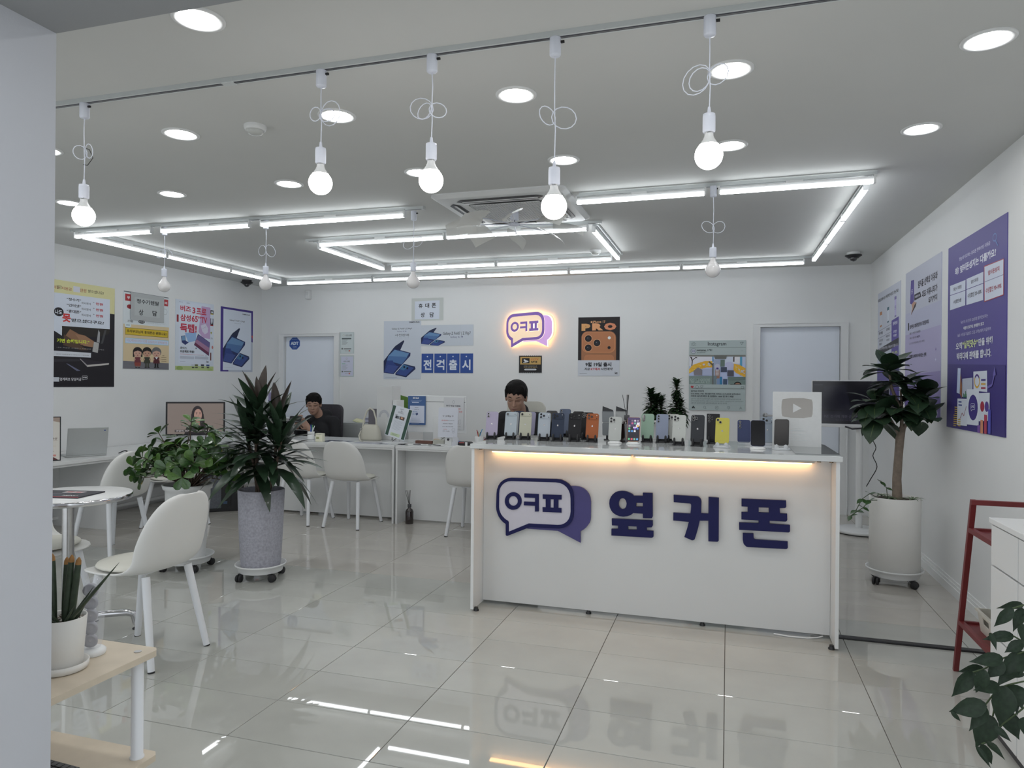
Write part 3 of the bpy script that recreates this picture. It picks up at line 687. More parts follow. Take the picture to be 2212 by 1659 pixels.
place_chair(-2.20, 6.02, .03, 'white shell chair at the consulting desk cut off by the reception counter side')

# ================================================================ flat stand, ladder shelf, cabinet
e = empty('plant_shelf', (-1.62, 1.66, 0)); tag(e, 'low two tier shelf of pale wood on round white tubes beside the pillar', 'shelf')
def board(z, nm):
    pts = [(-.95, -.42), (.02, -.42), (.035, -.405), (.035, .0), (.02, .015), (-.95, .015)]
    MB().prism(pts, .018, WOOD, M=Matrix.Translation((0, 0, z-.018))).build(nm, e)
board(.575, 'board'); board(.27, 'board')
for x, y in ((-.005, -.028), (-.005, -.375), (-.90, -.028), (-.90, -.375)):
    m = MB().lathe([(.0165, .0), (.0165, .252)], LEGW, c=(x, y, 0), n=24).lathe([(.0195, .270), (.0195, .274), (.0165, .276), (.0165, .557)], LEGW, c=(x, y, 0), n=24)
    m.build('leg', e)
    MB().lathe([(.010, .575), (.010, .577)], CHROME, c=(x, y, 0), n=14).build('screw_cover', e)
e = empty('ladder_shelf', (1.056, 3.86, 0)); tag(e, 'dark red steel ladder shelf standing between the right wall and white cabinet', 'shelf')
def bar(a, b, t=.022, nm='rail', par=e):
    a = Vector(a); b = Vector(b); d = (b-a); L = d.length; q = d.to_track_quat('Z', 'X').to_matrix().to_4x4(); q.translation = a
    return MB().box((-t/2, -t/2, 0), (t/2, t/2, L), RED, M=q, bev=.0015).build(nm, par)
TT = (-.0, -.235, .855); WL = .335
bar((0, 0, 0), TT, nm='leg'); bar((WL, 0, 0), (WL, TT[1], TT[2]), nm='leg')
bar((-.011, TT[1], .845), (WL+.011, TT[1], .845), nm='top_rail')
for z in (.715, .255):
    y = TT[1]*z/.855; d = .55+y
    bar((0, y, z), (0, y-d, z), nm='side_rail'); bar((WL, y, z), (WL, y-d, z), nm='side_rail'); bar((0, y-.004, z), (WL, y-.004, z), .018, nm='cross_rail'); bar((0, y-d, z), (WL, y-d, z), .018, nm='cross_rail')
    MB().box((.011, y-d, z-.006), (WL-.011, y-.01, z-.002), RED).build('shelf_plate', e)
bar((0, -.555, 0), (0, -.555, .726), nm='rear_leg'); bar((WL, -.555, 0), (WL, -.555, .726), nm='rear_leg')
e = empty('drawer_cabinet', (1.0, 3.23, 0)); tag(e, 'white two column cabinet with narrow dark joints at the right edge', 'cabinet')
MB().box((.018, -1.5, .03), (.425, 0, .823), LAM).build('body', e); MB().box((-.004, -1.505, .8235), (.427, .004, .845), LAM, bev=.002).build('cabinet_top', e)
MB().box((.012, -1.5, .0), (.42, 0, .0295), DGREY).build('plinth', e)
y = -.012
for col in range(4):
    for z0, z1 in ((.034, .655), (.662, .819)):
        pass
    MB().box((0, y-.265, .665), (.0175, y, .818), LAM, bev=.0012).build('door', e); MB().box((0, y-.265, .395), (.0175, y, .658), LAM, bev=.0012).build('door', e)
    MB().box((0, y-.265, .035), (.0175, y, .388), LAM, bev=.0012).build('door', e); y -= .272
MB().box((.0165, -1.1, .040), (.0179, -.01, .815), DGREY).build('shadow_gap', e)
def basket(name, x, y, z, w_, d, h, label, rz=0):
    e = empty(name, (x, y, z), rz); tag(e, label, 'basket'); m = MB(); t = .004; BK = mat('ivory_plastic', (.62, .61, .55), .5, var=.02, vscale=20)
    k = .9
    def ring_(s_, zz): return [(-w_/2*s_, -d/2*s_, zz), (w_/2*s_, -d/2*s_, zz), (w_/2*s_, d/2*s_, zz), (-w_/2*s_, d/2*s_, zz)]
    lay = [ring_(k, 0), ring_(1, h), [(a*1.06, b*1.06, c) for a, b, c in ring_(1, h)], [(a*1.06, b*1.06, c-.008) for a, b, c in ring_(1, h)]]
    vs = [p for l in lay for p in l]; fs = [(0, 3, 2, 1)]
    # walls with a handle slot in the two short sides
    for i in range(4):
        j = (i+1) % 4; A, B, C_, D_ = [Vector(v) for v in (lay[0][i], lay[0][j], lay[1][j], lay[1][i])]
        def P_(u, v): return (A*(1-u)+B*u)*(1-v)+(D_*(1-u)+C_*u)*v
        us = (0, .3, .7, 1); vv = (0, .45, .75, 1)
        for a in range(3):
            for b in range(3):
                if a == 1 and b == 1: continue
                q = [P_(us[a], vv[b]), P_(us[a+1], vv[b]), P_(us[a+1], vv[b+1]), P_(us[a], vv[b+1])]
                nrm = (q[1]-q[0]).cross(q[2]-q[0]).normalized()*t
                m.add(q+[p-nrm for p in q], [(0, 1, 2, 3), (7, 6, 5, 4), (0, 4, 5, 1), (1, 5, 6, 2), (2, 6, 7, 3), (3, 7, 4, 0)], BK)
    m.add(vs[:4], [(0, 3, 2, 1)], BK); m.add(lay[1]+lay[2]+lay[3], [(i, (i+1) % 4, (i+1) % 4+4, i+4) for i in range(4)]+[(i+4, (i+1) % 4+4, (i+1) % 4+8, i+8) for i in range(4)], BK)
    m.build('basket_body', e)
    return e
basket('storage_basket', 1.225, 3.60, .253, .26, .20, .10, 'ivory plastic basket on the lowest rung of the red ladder shelf')
basket('storage_basket', 1.16, 2.93, .845, .14, .20, .085, 'white perforated basket holding papers on top of the white cabinet', .1)
m = MB().box((1.12, 2.90, .852), (1.19, 3.0, .915), pm('#8a6a60')).box((1.13, 2.885, .852), (1.20, 2.895, .93), pm('#6d6890')).build('folded_leaflets')
tag(m, 'folded leaflets standing in the white basket on the cabinet', 'leaflets')
s = Sheet(.055, .40, thick=.012, base='#c9b738')
s.rect(0, 0, .055, .012, '#2a2a20').text('A', .018, .07, .045, .11, '#20201a', .03).rect(.02, .12, .04, .13, '#20201a').rect(.006, .18, .05, .385, '#a89a3c')
for i in range(11): s.rect(.012, .19+i*.017, .046, .195+i*.017, '#c9b738')
o = s.place('ruler_board', frame((1.075, 3.40, .59), (1, -.2, 0), (0, 0, 1))); tag(o, 'narrow yellow printed board standing on the lowest rung of the red shelf', 'board')
m = MB().box((1.02, 2.70, .846), (1.16, 2.76, .875), DGREY, bev=.004).build('tablet_arm'); m.location = (.0, 0, 0)
tag(m, 'dark grey angled bracket lying on the cabinet edge', 'bracket')
# ================================================================ display phones on the counter
def apple(cx, cy, s):
    b = [(0,.38),(.18,.45),(.36,.42),(.46,.28),(.36,.15),(.35,-.02),(.50,-.18),(.40,-.38),(.24,-.50),(.05,-.45),(-.05,-.45),(-.24,-.50),(-.42,-.34),(-.50,-.05),(-.46,.25),(-.32,.42),(-.15,.44)]
    l = [(.0,.50),(.03,.66),(.18,.76),(.17,.60)]
    return [[(cx+x*s, cy+y*s) for x, y in b], [(cx+x*s, cy+y*s) for x, y in l]]
LENS = mat('camera_lens_glass', (.008, .008, .012), .08, coat=1.)
SCR = mat('black_screen_glass', (.006, .006, .008), .22, spec=.4)
def rrect(w_, h, r, cx=0, cy=0, k=5):
    return [(cx+sx*(w_/2-r)+r*math.cos(q*PI/2+PI/2*i/k), cy+sy*(h/2-r)+r*math.sin(q*PI/2+PI/2*i/k)) for q, (sx, sy) in enumerate(((1,1),(-1,1),(-1,-1),(1,-1))) for i in range(k+1)]
def stand(kind, e):
    if kind == 'black':
        m = MB(); m.prism([(-.037,-.022),(.037,-.022),(.030,.045),(-.030,.045)], .007, BLACK)
        m.box((-.030, .030, .006), (.030, .036, .075), BLACK, M=Matrix.Translation((0, 0, 0)))
        m.box((-.024,-.012,.006), (.024,.030,.011), BLACK); s_ = m.build('phone_stand', e)
        for sx in (-1, 1):
            MB().tube([(sx*.024, -.020, .004), (sx*.024, -.028, .020), (sx*.024, -.022, .042), (sx*.0235, -.020, .046)], [.0075, .0070, .0060, .003], BLACK, n=8).build('prong', s_)
    elif kind == 'clear':
        m = MB(); m.box((-.036, -.02, 0), (.036, .05, .004), GLASS).box((-.036, -.02, .012), (.036, .0, .016), GLASS).box((-.036, -.022, .0), (.036, -.018, .022), GLASS); m.build('phone_stand', e)
    elif kind == 'white':
        MB().lathe([(.042, 0), (.042, .005), (.036, .009), (.001, .010)], PLW, n=28).box((-.030, -.018, .008), (.030, .03, .014), PLW, bev=.002).build('phone_stand', e)
    else:  # pale stand with two rounded ears
        m = MB().lathe([(.050, 0), (.050, .006), (.044, .012), (.001, .013)], mat('pale_grey_silicone', (.50, .52, .54), .5, var=.02), M=Matrix.Diagonal((1, .75, 1, 1)), n=32)
        g = mat('pale_grey_silicone', (0, 0, 0))
        for sx in (-1, 1): m.ell((sx*.024, -.022, .010), (.014, .007, .022), g, n=14, k=8)
        m.build('phone_stand', e)
def phone_paint(h): return mat('phone_paint_'+h.lstrip('#'), tuple(v*.92 for v in hx(h)), .45, spec=.25)
def phone(x, y, c, label, cam_='bar3', st='black', w_=.0775, h=.158, rz=0., tilt=17, dark=None, mark=True):
    e = empty('display_phone', (x, y, 1.0005), rz); tag(e, label, 'phone', 'display phones on the reception counter')
    t = .008; col = phone_paint(c)
    r = .013 if cam_ != 'square' else .004
    B = Matrix.Translation((0, -.012, .024 if st in ('black', 'cat') else .016))@Matrix.Rotation(math.radians(90-tilt), 4, 'X')@Matrix.Translation((0, h/2, 0))
    m = MB(); m.prism(rrect(w_, h, r), t*.9, col, M=B@Matrix.Translation((0, 0, -t/2)))
    m.prism(rrect(w_-.003, h-.003, r-.001), .0008, SCR, M=B@Matrix.Translation((0, 0, -t/2-.0008)))
    if mark and cam_ not in ('screen', 'home', 'square', 'tri', 'pill'):
        for l in apple(0, -.002, .0105): m.prism(l, .0003, mat('phone_mark_'+('d' if st == 'd' else 'l'), (.42, .42, .44), .25, .6), M=B@Matrix.Translation((0, 0, t*.4)))
    m.build('phone_body', e)
    F_ = B@Matrix.Translation((0, 0, t*.4))   # outer face plane; x right, y up, z towards the room
    def lens(px, py, r=.0068, q=.0035):
        MB().lathe([(r*1.18, 0), (r*1.18, q), (r, q+.0006)], col if cam_ in ('bar3', 'bar1') else CHROME, M=F_@Matrix.Translation((px, py, .0005)), n=18).lathe([(r*.98, q+.0004), (r*.9, q+.0009)], LENS, M=F_@Matrix.Translation((px, py, .0005)), n=18).build('camera_lens', e)
    X, Y = -w_/2, h/2
    if cam_ == 'bar3':
        MB().prism(rrect(w_-.006, .036, .011, 0, Y-.022), .0026, col, M=F_).build('camera_plate', e)
        for a, b in ((.016, .013), (.016, .031), (.034, .022)): lens(X+a, Y-b, .0070, .0042)
        MB().lathe([(.0025, 0), (.0025, .0004)], mat('flash_white', (.8, .8, .75), .3), M=F_@Matrix.Translation((w_/2-.013, Y-.013, .0028)), n=12).lathe([(.0028, 0), (.0028, .0004)], LENS, M=F_@Matrix.Translation((w_/2-.013, Y-.031, .0028)), n=12).build('flash', e)
    elif cam_ == 'bar1':
        MB().prism(rrect(w_-.006, .022, .0105, 0, Y-.016), .0028, col, M=F_).build('camera_plate', e); lens(X+.016, Y-.016, .0075, .0045)
        MB().lathe([(.0022, 0), (.0022, .0004)], LENS, M=F_@Matrix.Translation((w_/2-.014, Y-.016, .003)), n=12).build('flash', e)
    elif cam_ == 'sq3':
        MB().prism(rrect(.036, .037, .010, X+.021, Y-.022), .0018, col, M=F_).build('camera_plate', e)
        for a, b in ((.012, .013), (.012, .031), (.029, .022)): lens(X+a+.002, Y-b, .0070, .003)
        MB().lathe([(.0025, 0), (.0025, .0004)], LENS, M=F_@Matrix.Translation((X+.032, Y-.034, .002)), n=12).build('flash', e)
    elif cam_ == 'two':
        MB().prism(rrect(.017, .036, .0083, X+.014, Y-.023), .0018, col, M=F_).build('camera_plate', e); lens(X+.014, Y-.014, .0062, .003); lens(X+.014, Y-.032, .0062, .003)
    elif cam_ == 'diag':
        MB().prism(rrect(.033, .034, .010, X+.020, Y-.021), .0014, col, M=F_).build('camera_plate', e); lens(X+.013, Y-.014, .0066, .003); lens(X+.027, Y-.028, .0066, .003)
    elif cam_ in ('tri', 'square'):
        for b in (.014, .031, .048): lens(X+.015, Y-b, .0058, .0022)
        if cam_ == 'square':
            for b in (.022, .036): lens(X+.032, Y-b, .0035, .001)
    elif cam_ == 'pill':
        MB().prism(rrect(.017, .044, .0083, X+.015, Y-.028), .0022, LENS, M=F_).build('camera_plate', e)
    elif cam_ == 'screen':
        MB().prism(rrect(w_-.003, h-.003, r-.001), .0006, SCR, M=F_).build('screen', e)
    elif cam_ == 'home':
        ws, hs = w_-.005, h-.005; s = Sheet(ws, hs, thick=.0004, base='#1c1630')
        on = lambda n_, c_, k=.45: mat('screen_'+n_, hx('#101010'), .3, emit=hx(c_), es=k*1.8)
        s.poly([(0,0),(ws,0),(ws,hs),(0,hs)], on('night', '#191428')); s.poly([(0,0),(ws,0),(ws,hs*.30),(0,hs*.45)], on('violet', '#4b3a66'))
        s.poly([(ws*.45,hs*.42),(ws,hs*.18),(ws,hs*.36),(ws*.55,hs*.50)], on('pale', '#cfc7e0', .6))
        cs = ['#2a2440','#6a6070','#bdb8c6','#8c8494','#26243a','#b7557a','#69a694','#d8d6e0','#97908e',None,'#1c2038','#d8b23c','#69b07c',None,'#8a5fc0','#4a76c8','#62a8d8','#4e8bd0','#e4e4ea',None,None,None,None,None,None,None,None,None,'#62b07e','#cc5a68','#7fb49a','#5b9ad0']
        for i, c_ in enumerate(cs):
            if not c_: continue
            cx = ws*(.16+.226*(i % 4)); cy = hs*(.135+.112*(i//4)) if i < 28 else hs*.925
            s.poly([(cx+p[0]*1., cy+p[1]) for p in rrect(.0115, .0115, .003)], on('icon'+c_.lstrip('#'), c_, .6))
        sc_ = s.mb.build('screen', e); sc_.matrix_basis = F_@Matrix.Translation((-ws/2, hs/2, .0012))
    stand(st, e)
    return e
P_ = phone
P_(-1.453, 4.30, '#a9a1b8', 'lavender phone with two stacked lenses, first at the left end of the counter', 'two', rz=.12)
P_(-1.335, 4.33, '#a9b3bb', 'pale silver blue slim phone with a bright camera bar, second in the front row', 'bar1', rz=.10)
P_(-1.375, 4.50, '#a8adb2', 'silver phone standing just behind the pale silver blue slim phone', 'sq3', st='clear', rz=.05)
P_(-1.385, 4.66, '#2d3449', 'dark blue phone in the rear row before the man, above the silver blue phone', 'two', st='clear', h=.160)
P_(-1.240, 4.34, '#b5b5a4', 'pale gold slim phone with a tan camera bar, third in the front row', 'bar1', rz=.10)
P_(-1.275, 4.56, '#9a97b0', 'lavender grey phone with three lenses behind the pale gold phone', 'tri', st='clear')
P_(-1.165, 4.52, '#7f98a8', 'light blue phone peeking out right of the pale gold phone', 'tri', st='clear', rz=.1)
P_(-1.110, 4.32, '#a9b1ba', 'silver white phone with a wide three lens plate, fourth in the front row', 'bar3', rz=.08)
P_(-1.150, 4.66, '#222b4c', 'navy phone without visible lenses in the rear row behind the silver white phone', 'screen', h=.158)
P_(-1.020, 4.31, '#2c3548', 'deep blue phone with a three lens plate, fifth in the front row', 'bar3', rz=.06)
P_(-1.060, 4.67, '#5c667c', 'slate blue phone rising behind the gap left of the deep blue phone', 'tri', h=.172)
P_(-.960, 4.64, '#85888c', 'plain grey phone behind the deep blue and black phones', 'screen', dark=None)
P_(-.915, 4.32, '#1b1b1f', 'black phone with a three lens plate, left of the orange phone', 'bar3', rz=.05)
P_(-.870, 4.50, '#19191c', 'black phone leaning just behind the front black phone', 'sq3')
P_(-.805, 4.33, '#a05a34', 'orange phone with a wide camera plate in the middle of the row', 'bar3', rz=.03)
P_(-.660, 4.31, '#b9bcb9', 'white three lens phone on a white stand, right of the orange phone', 'sq3', st='white', rz=.02, h=.150)
P_(-.545, 4.29, '#b98a6c', 'phone showing its colourful home screen in front of the black scent bottle', 'home', st='white', h=.150)
P_(-.480, 4.46, '#93ae9c', 'mint green phone with one dark oval camera strip', 'pill', w_=.078)
P_(-.390, 4.46, '#8f98ae', 'light blue phone with three stacked lenses right of the mint green one', 'tri', w_=.075)
P_(-.327, 4.50, '#b4b6b2', 'white phone mostly hidden behind the front white phone with three lenses', 'sq3', rz=0.)
P_(-.277, 4.30, '#bcbfbb', 'white three lens phone on a black stand before the potted plants', 'sq3', rz=-.04, h=.162)
P_(-.170, 4.29, '#33353a', 'graphite grey phone with a dark square of lenses, left of the yellow phone', 'sq3', rz=-.05, h=.165)
P_(-.085, 4.50, '#232327', 'square cornered black phone standing behind the yellow phone', 'square', h=.165)
P_(-.030, 4.25, '#c3bb55', 'yellow phone on a pale stand with two rounded ears', 'diag', st='cat', rz=-.08, h=.152)
P_(.095, 4.48, '#3c4569', 'navy blue phone with three small lenses on a clear stand', 'tri', st='clear', h=.140, w_=.075)
P_(.165, 4.24, '#2b3768', 'phone with a black screen and blue rim standing upright on a clear stand', 'screen', st='white', h=.148, w_=.078, tilt=12)
P_(.230, 4.52, '#96a1ae', 'pale blue grey phone with a wide plate behind the black screen phones', 'bar3', st='clear', w_=.075)
P_(.290, 4.235, '#2a2a2e', 'phone with a black screen on a pale eared stand before the silver plaque', 'screen', st='cat', rz=-.12, h=.152)
# two folding phones, half open, between orange and white phone
def flip(x, y, c, label, rz):
    e = empty('folding_phone', (x, y, 1.0005), rz); tag(e, label, 'phone', 'half open folding phones'); col = phone_paint(c)
    B = Matrix.Translation((0, 0, .03))@Matrix.Rotation(math.radians(78), 4, 'X')
    MB().prism(rrect(.074, .082, .008, 0, .041), .007, col, M=B).build('lower_half', e)
    MB().prism(rrect(.074, .078, .008, 0, .042), .007, col, M=B@Matrix.Translation((0, .082, .0))@Matrix.Rotation(math.radians(-6), 4, 'X')).build('upper_half', e)
    MB().prism([(-.036, 0), (.036, -.002), (.030, .006), (-.034, .030)], .004, SCR, M=Matrix.Translation((0, .034, .188))@Matrix.Rotation(PI/2, 4, 'X')).build('raised_screen', e)
    m = MB().prism(rrect(.05, .06, .01, 0, .02), .006, DGREY).box((-.012, .01, .004), (.012, .02, .05), DGREY).build('phone_stand', e)
flip(-.735, 4.52, '#7f8488', 'grey folding phone half open behind the orange phone', .25)
flip(-.655, 4.56, '#a3a6a6', 'white folding phone half open behind the white phone, lens column at its left', .2)

def diffuser(x, y, z, label, s=1., sq=False):
    e = empty('reed_diffuser', (x, y, z)); tag(e, label, 'diffuser', 'reed diffusers'); gl = mat('dark_brown_bottle', (.018, .010, .010), .12, coat=.8, var=.05)
    if sq: MB().prism(rrect(.074*s, .060*s, .012*s), .115*s, gl).lathe([(.034*s, .115*s), (.016*s, .135*s), (.014*s, .142*s)], gl, n=20).build('bottle', e); z1 = .140
    else: MB().lathe([(.036*s, 0), (.038*s, .004*s), (.038*s, .11*s), (.030*s, .130*s), (.014*s, .142*s), (.013*s, .15*s)], gl, n=28).build('bottle', e); z1 = .150
    MB().lathe([(.017*s, z1*s), (.0175*s, (z1+.028)*s), (.012*s, (z1+.029)*s)], DGREY, n=24).build('collar', e)
    for k in range(5):
        a = random.uniform(0, 6.28); q = random.uniform(.012, .045)*s
        MB().tube([(0, 0, (z1+.01)*s), (q*math.cos(a), q*math.sin(a)*.6, (z1+.155)*s)], .0017*s, BLACK, n=6).build('reed', e)
diffuser(-.603, 4.42, 1.0005, 'black square scent bottle with reeds standing behind the home screen phone on the counter', 1.0, True)
diffuser(-4.66, 6.04, 0, 'dark round scent bottle with reeds on the floor beside the black computer tower', 1.0)
diffuser(-2.93, 6.215, 0, 'dark round scent bottle with reeds on the floor at the desk joint', 1.05)

# silver award plaque
s = Sheet(.268, .330, thick=.02, base='#b5b8b8')
PL = mat('brushed_award_plate', (.55, .56, .56), .4, .3, var=.02, vscale=40)
s.rect(.002, .002, .266, .328, PL)
e_ = [(.055,.045),(.10,.037),(.170,.037),(.215,.045),(.2195,.06),(.221,.095),(.2195,.13),(.215,.147),(.17,.155),(.10,.155),(.055,.147),(.0505,.13),(.049,.095),(.0505,.06)]
s.poly(e_, mat('polished_award_button', (.27, .255, .235), .25, .55))
s.poly([(.113, .070), (.160, .097), (.113, .124)], PL)
s.text('PRESENTED TO', .11, .215, .17, .219, '#9aa0a0', 0).rect(.10, .226, .175, .234, '#a4a8aa').rect(.07, .25, .20, .253, '#a9adae').rect(.07, .26, .20, .263, '#a9adae').rect(.09, .27, .18, .273, '#a9adae').rect(.08, .285, .19, .288, '#a9adae')
o = s.place('award_plaque', frame((.258, 4.50, 1.325), (1, -.10, 0), (.0, .10, 1))); tag(o, 'silver award plaque with a shiny play button leaning at the counter end', 'plaque')

# ================================================================ things on the consulting desks
DZ = .7555
def card(name, w_, h, x, y, z, right, up, draw, label, cat='sign', base='#b6b9c2', group=None, parts=None, th=.004):
    """a printed card with its own foot, built as one thing: card + stand"""
    e = empty(name, (x, y, z)); tag(e, label, cat, group); s = Sheet(w_, h, thick=th, base=base); draw(s)
    o = s.mb.build('card', e); M = frame((0, 0, 0), right, up); M.translation = -Vector(right).normalized()*w_/2+Vector(up).normalized()*h; 
    lift = parts or 0; M.translation += Vector((0, 0, lift)); o.matrix_basis = M; return e
def lines(s, x0, y0, x1, n, dy, c, h=.002, var=.3):
    rr = random.Random(n*7+int(x0*1000))
    for i in range(n): s.rect(x0, y0+i*dy, x1-(x1-x0)*rr.uniform(0, var), y0+i*dy+h, c)
def d1_(s):
    w_, h = s.w, s.h; s.rect(0, 0, w_, h, '#b9bdc4'); s.rect(.004, .006, .038, h-.006, '#33493f'); s.rect(w_-.038, .006, w_-.004, h-.006, '#33493f')
    s.text('SAMSUNG', .09, .02, .13, .027, '#3a3a44', .02).text('AI', .10, .036, .12, .046, '#22242c', .03)
    lines(s, .075, .052, .15, 3, .006, '#555a66'); s.text('STEP', .055, .085, .08, .092, '#2a2a30', .03)
    s.rect(.06, .096, .105, .126, '#6a6e74').rect(.066, .100, .085, .122, '#2c2f36').rect(.11, .094, .165, .126, '#5b4c48').rect(.125, .10, .145, .115, '#c0937a')
    lines(s, .06, .145, .16, 9, .011, '#8d929c'); s.rect(.06, .27, .165, .30, '#a9b79a'); lines(s, .075, .277, .15, 3, .007, '#4a584a')
e = card('display_sign', .225, .315, -3.17, 6.36, DZ, (.96, -.04, -.24), (.24, .10, .96), d1_, 'tilted green striped advertising card on a white stand on the desk', parts=.055)
MB().box((-.10, -.07, 0), (.12, .10, .008), PLW, bev=.003).build('stand_base', e); MB().tube([(.02, .05, .006), (.02, .045, .06), (.03, .03, .16)], .016, PLW, n=12).build('stand_neck', e)
def d2_(s):
    s.text('♡ 고객님 ♡', .045, .075, .155, .092, '#3b3030', .02).text('중고폰 판매', .035, .118, .095, .130, '#a85a5c', .02).text('하실 분 계신가요', .097, .119, .165, .129, '#40404a')
    s.text('개인정보 걱정없이', .05, .150, .15, .160, '#40404a', .01).text('최고가 매입 도와드려요', .045, .178, .155, .188, '#40404a', .01).text('안전하게', .055, .205, .09, .215, '#a85a5c').text('폐기도 가능해요', .05, .222, .12, .232, '#40404a')
    s.ring(.158, .212, .016, .014, .0012, '#55555f').ring(.158, .234, .012, .009, .0012, '#55555f').line([(.152, .213), (.158, .217), (.164, .213)], .0012, '#55555f')
e = card('display_sign', .20, .285, -2.56, 6.26, DZ, (1, 0, 0), (0, .06, 1), d2_, 'white paper notice with small hearts on a white tablet stand', parts=.085)
MB().box((-.14, -.06, 0), (.12, .12, .010), PLW, bev=.004).build('stand_base', e); MB().box((-.035, .02, .008), (.035, .032, .16), PLW, bev=.003).lathe([(.012, 0), (.012, .003)], DGREY, M=Matrix.Translation((0, .0195, .062))@Matrix.Rotation(PI/2, 4, 'X'), n=16).build('stand_neck', e)
# all-in-one computer seen from the back, with two cards taped on
e = empty('desktop_computer', (-2.80, 6.60, DZ)); tag(e, 'wide white all in one computer seen from behind on the crowded desk', 'computer')
MB().box((-.34, 0, .10), (.30, .018, .475), PLW, bev=.006).build('display_back', e); MB().box((-.12, -.05, .012), (.12, .0, .022), PLW).box((-.045, -.03, .02), (.045, -.004, .26), PLW, bev=.004).box((-.12, -.11, 0), (.12, .10, .012), PLW, bev=.004).build('stand', e)
MB().box((-.33, -.002, .41), (.29, 0, .414), DGREY).build('seam', e)
def d3_(s):
    w_, h = s.w, s.h; s.rect(0, 0, w_, h, '#3c5680').rect(.022, .10, w_-.012, h-.02, '#b4b9c6').text('BIG SALE', .055, .012, .12, .03, '#c9cdd6', .03)
    lines(s, .03, .045, .17, 2, .008, '#8fa0bd'); s.rect(.045, .062, .12, .07, '#b4b9c6').text('SAMSUNG', .075, .115, .115, .122, '#3a3e48', .02).text('Galaxy AI', .07, .134, .12, .142, '#3a3e48', .02)
    for a in range(4): s.rect(.05+.03*(a % 2), .16+.022*(a//2), .075+.03*(a % 2), .166+.022*(a//2), '#6d83a6')
    s.poly([(.085, .18), (.105, .17), (.115, .185), (.095, .2)], '#38456c'); lines(s, .04, .235, .15, 5, .011, '#9298a5')
s = Sheet(.195, .295, thick=.003, base='#3c5680'); d3_(s); o = s.place('advertising_card', frame((-3.13, 6.585, 1.225), (1, 0, 0), (0, 0, 1))); tag(o, 'blue framed phone advertisement taped to the back of the white computer', 'sign')
def d4_(s):
    s.ring(.105, .045, .011, .014, .002, '#6a6a74').text('후기 작성 이벤트', .025, .075, .18, .093, '#3c3c48', .02).text('후기만 남겨주시면', .025, .105, .18, .122, '#b4686c', .01)
    s.text('케이스, 충전기, 필름', .03, .133, .20, .149, '#b4686c', .01).text('드려요!', .08, .158, .135, .172, '#b4686c', .01)
    s.circ(.035, .215, .014, .022, '#9a7a55').circ(.085, .215, .014, .022, '#9a7a55').circ(.06, .205, .034, .030, '#b99468').circ(.048, .202, .004, .004, '#2d241d').circ(.072, .202, .004, .004, '#2d241d').circ(.06, .214, .013, .011, '#cbb9a0').circ(.06, .210, .004, .003, '#2d241d')
    s.rect(.02, .238, .098, .282, '#3c3c42').rect(.022, .240, .096, .280, '#b9bbc0').text('소중한 후기를', .03, .247, .088, .256, '#3c3c48', .01).text('꼭 남겨 주세요', .03, .264, .088, .273, '#3c3c48', .01)
    for x in (.118, .146, .174): s.line([(x-.011, .225), (x+.008, .220), (x+.012, .262), (x-.007, .267), (x-.011, .225)], .0012, '#6a6a74')
    s.text('예쁜 케이스 드려요', .115, .285, .185, .293, '#55555f')
s = Sheet(.215, .32, thick=.003, base='#b3b4b6'); d4_(s); o = s.place('advertising_card', frame((-2.735, 6.588, 1.215), (1, 0, -.01), (0, 0, 1))); tag(o, 'review event notice with a puppy drawing taped to the white computer', 'sign')
# tall white box, grey divider, green and grey chair backs behind
e = empty('carton_box', (-3.46, 6.70, DZ)); e.rotation_euler = (0, 0, -.25); tag(e, 'tall white glossy product carton standing behind the green striped card', 'box')
MB().box((-.105, 0, 0), (.105, .14, .565), GLOSS, bev=.002).build('carton', e)
m = MB(); 
for r in (.052, .062, .072): m.tube([(-.0+r*math.cos(PI*i/12), -.001, .24+r*math.sin(PI*i/12)) for i in range(13)], .0012, pm('#7d8196'), n=4)
m.build('printed_arcs', e)
m = MB().box((.12, .0, .0), (.17, .12, .42), PLW, bev=.002).box((.125, -.002, .22), (.145, .0, .36), pm('#5a7468')).build('side_carton', e)
e = empty('office_chair', (-3.56, 7.28, 0)); tag(e, 'office chair with a bright green backrest peeking out behind the tall carton', 'chair')
GR = mat('green_mesh_fabric', (.075, .16, .02), .8, var=.08, vscale=50, bump=.2, bscale=300)
MB().ell((0, 0, 1.02), (.21, .04, .20), GR, n=32, k=14).build('backrest', e); MB().ell((0, -.24, .50), (.24, .24, .05), DGREY, n=28).build('seat', e)
MB().lathe([(.025, .06), (.025, .46)], BLACK, c=(0, -.22, 0), n=16).tube([(0, -.22, .45), (0, .06, .47), (0, .05, .85)], .018, BLACK).build('column', e)
for k in range(5): a = 2*PI*k/5; MB().tube([(0, -.22, .09), (.17*math.cos(a), -.22+.17*math.sin(a), .06)], [.022, .015], BLACK).build('base_arm', e); MB().ell((.18*math.cos(a), -.22+.18*math.sin(a), .028), (.028, .02, .028), RUBBER, n=14, k=8).build('caster', e)
m = MB().box((-3.78, 6.95, DZ-.30), (-3.66, 6.975, 1.07), mat('grey_felt_panel', (.16, .15, .17), .9, var=.06, vscale=60), bev=.003).build('divider_panel'); tag(m, 'narrow dark grey upright panel left of the tilted green striped card', 'panel')
e = empty('file_cabinet', (-4.18, 7.55, 0)); tag(e, 'low grey steel cabinet behind the handbag, papers on top', 'cabinet')
GS = mat('grey_steel_cabinet', (.42, .44, .44), .45, var=.02, vscale=10)
MB().box((-.36, 0, .02), (.27, .42, .87), GS, bev=.004).build('body', e); MB().box((.271, 0, .02), (.60, .42, .85), LAM, bev=.003).build('side_unit', e)
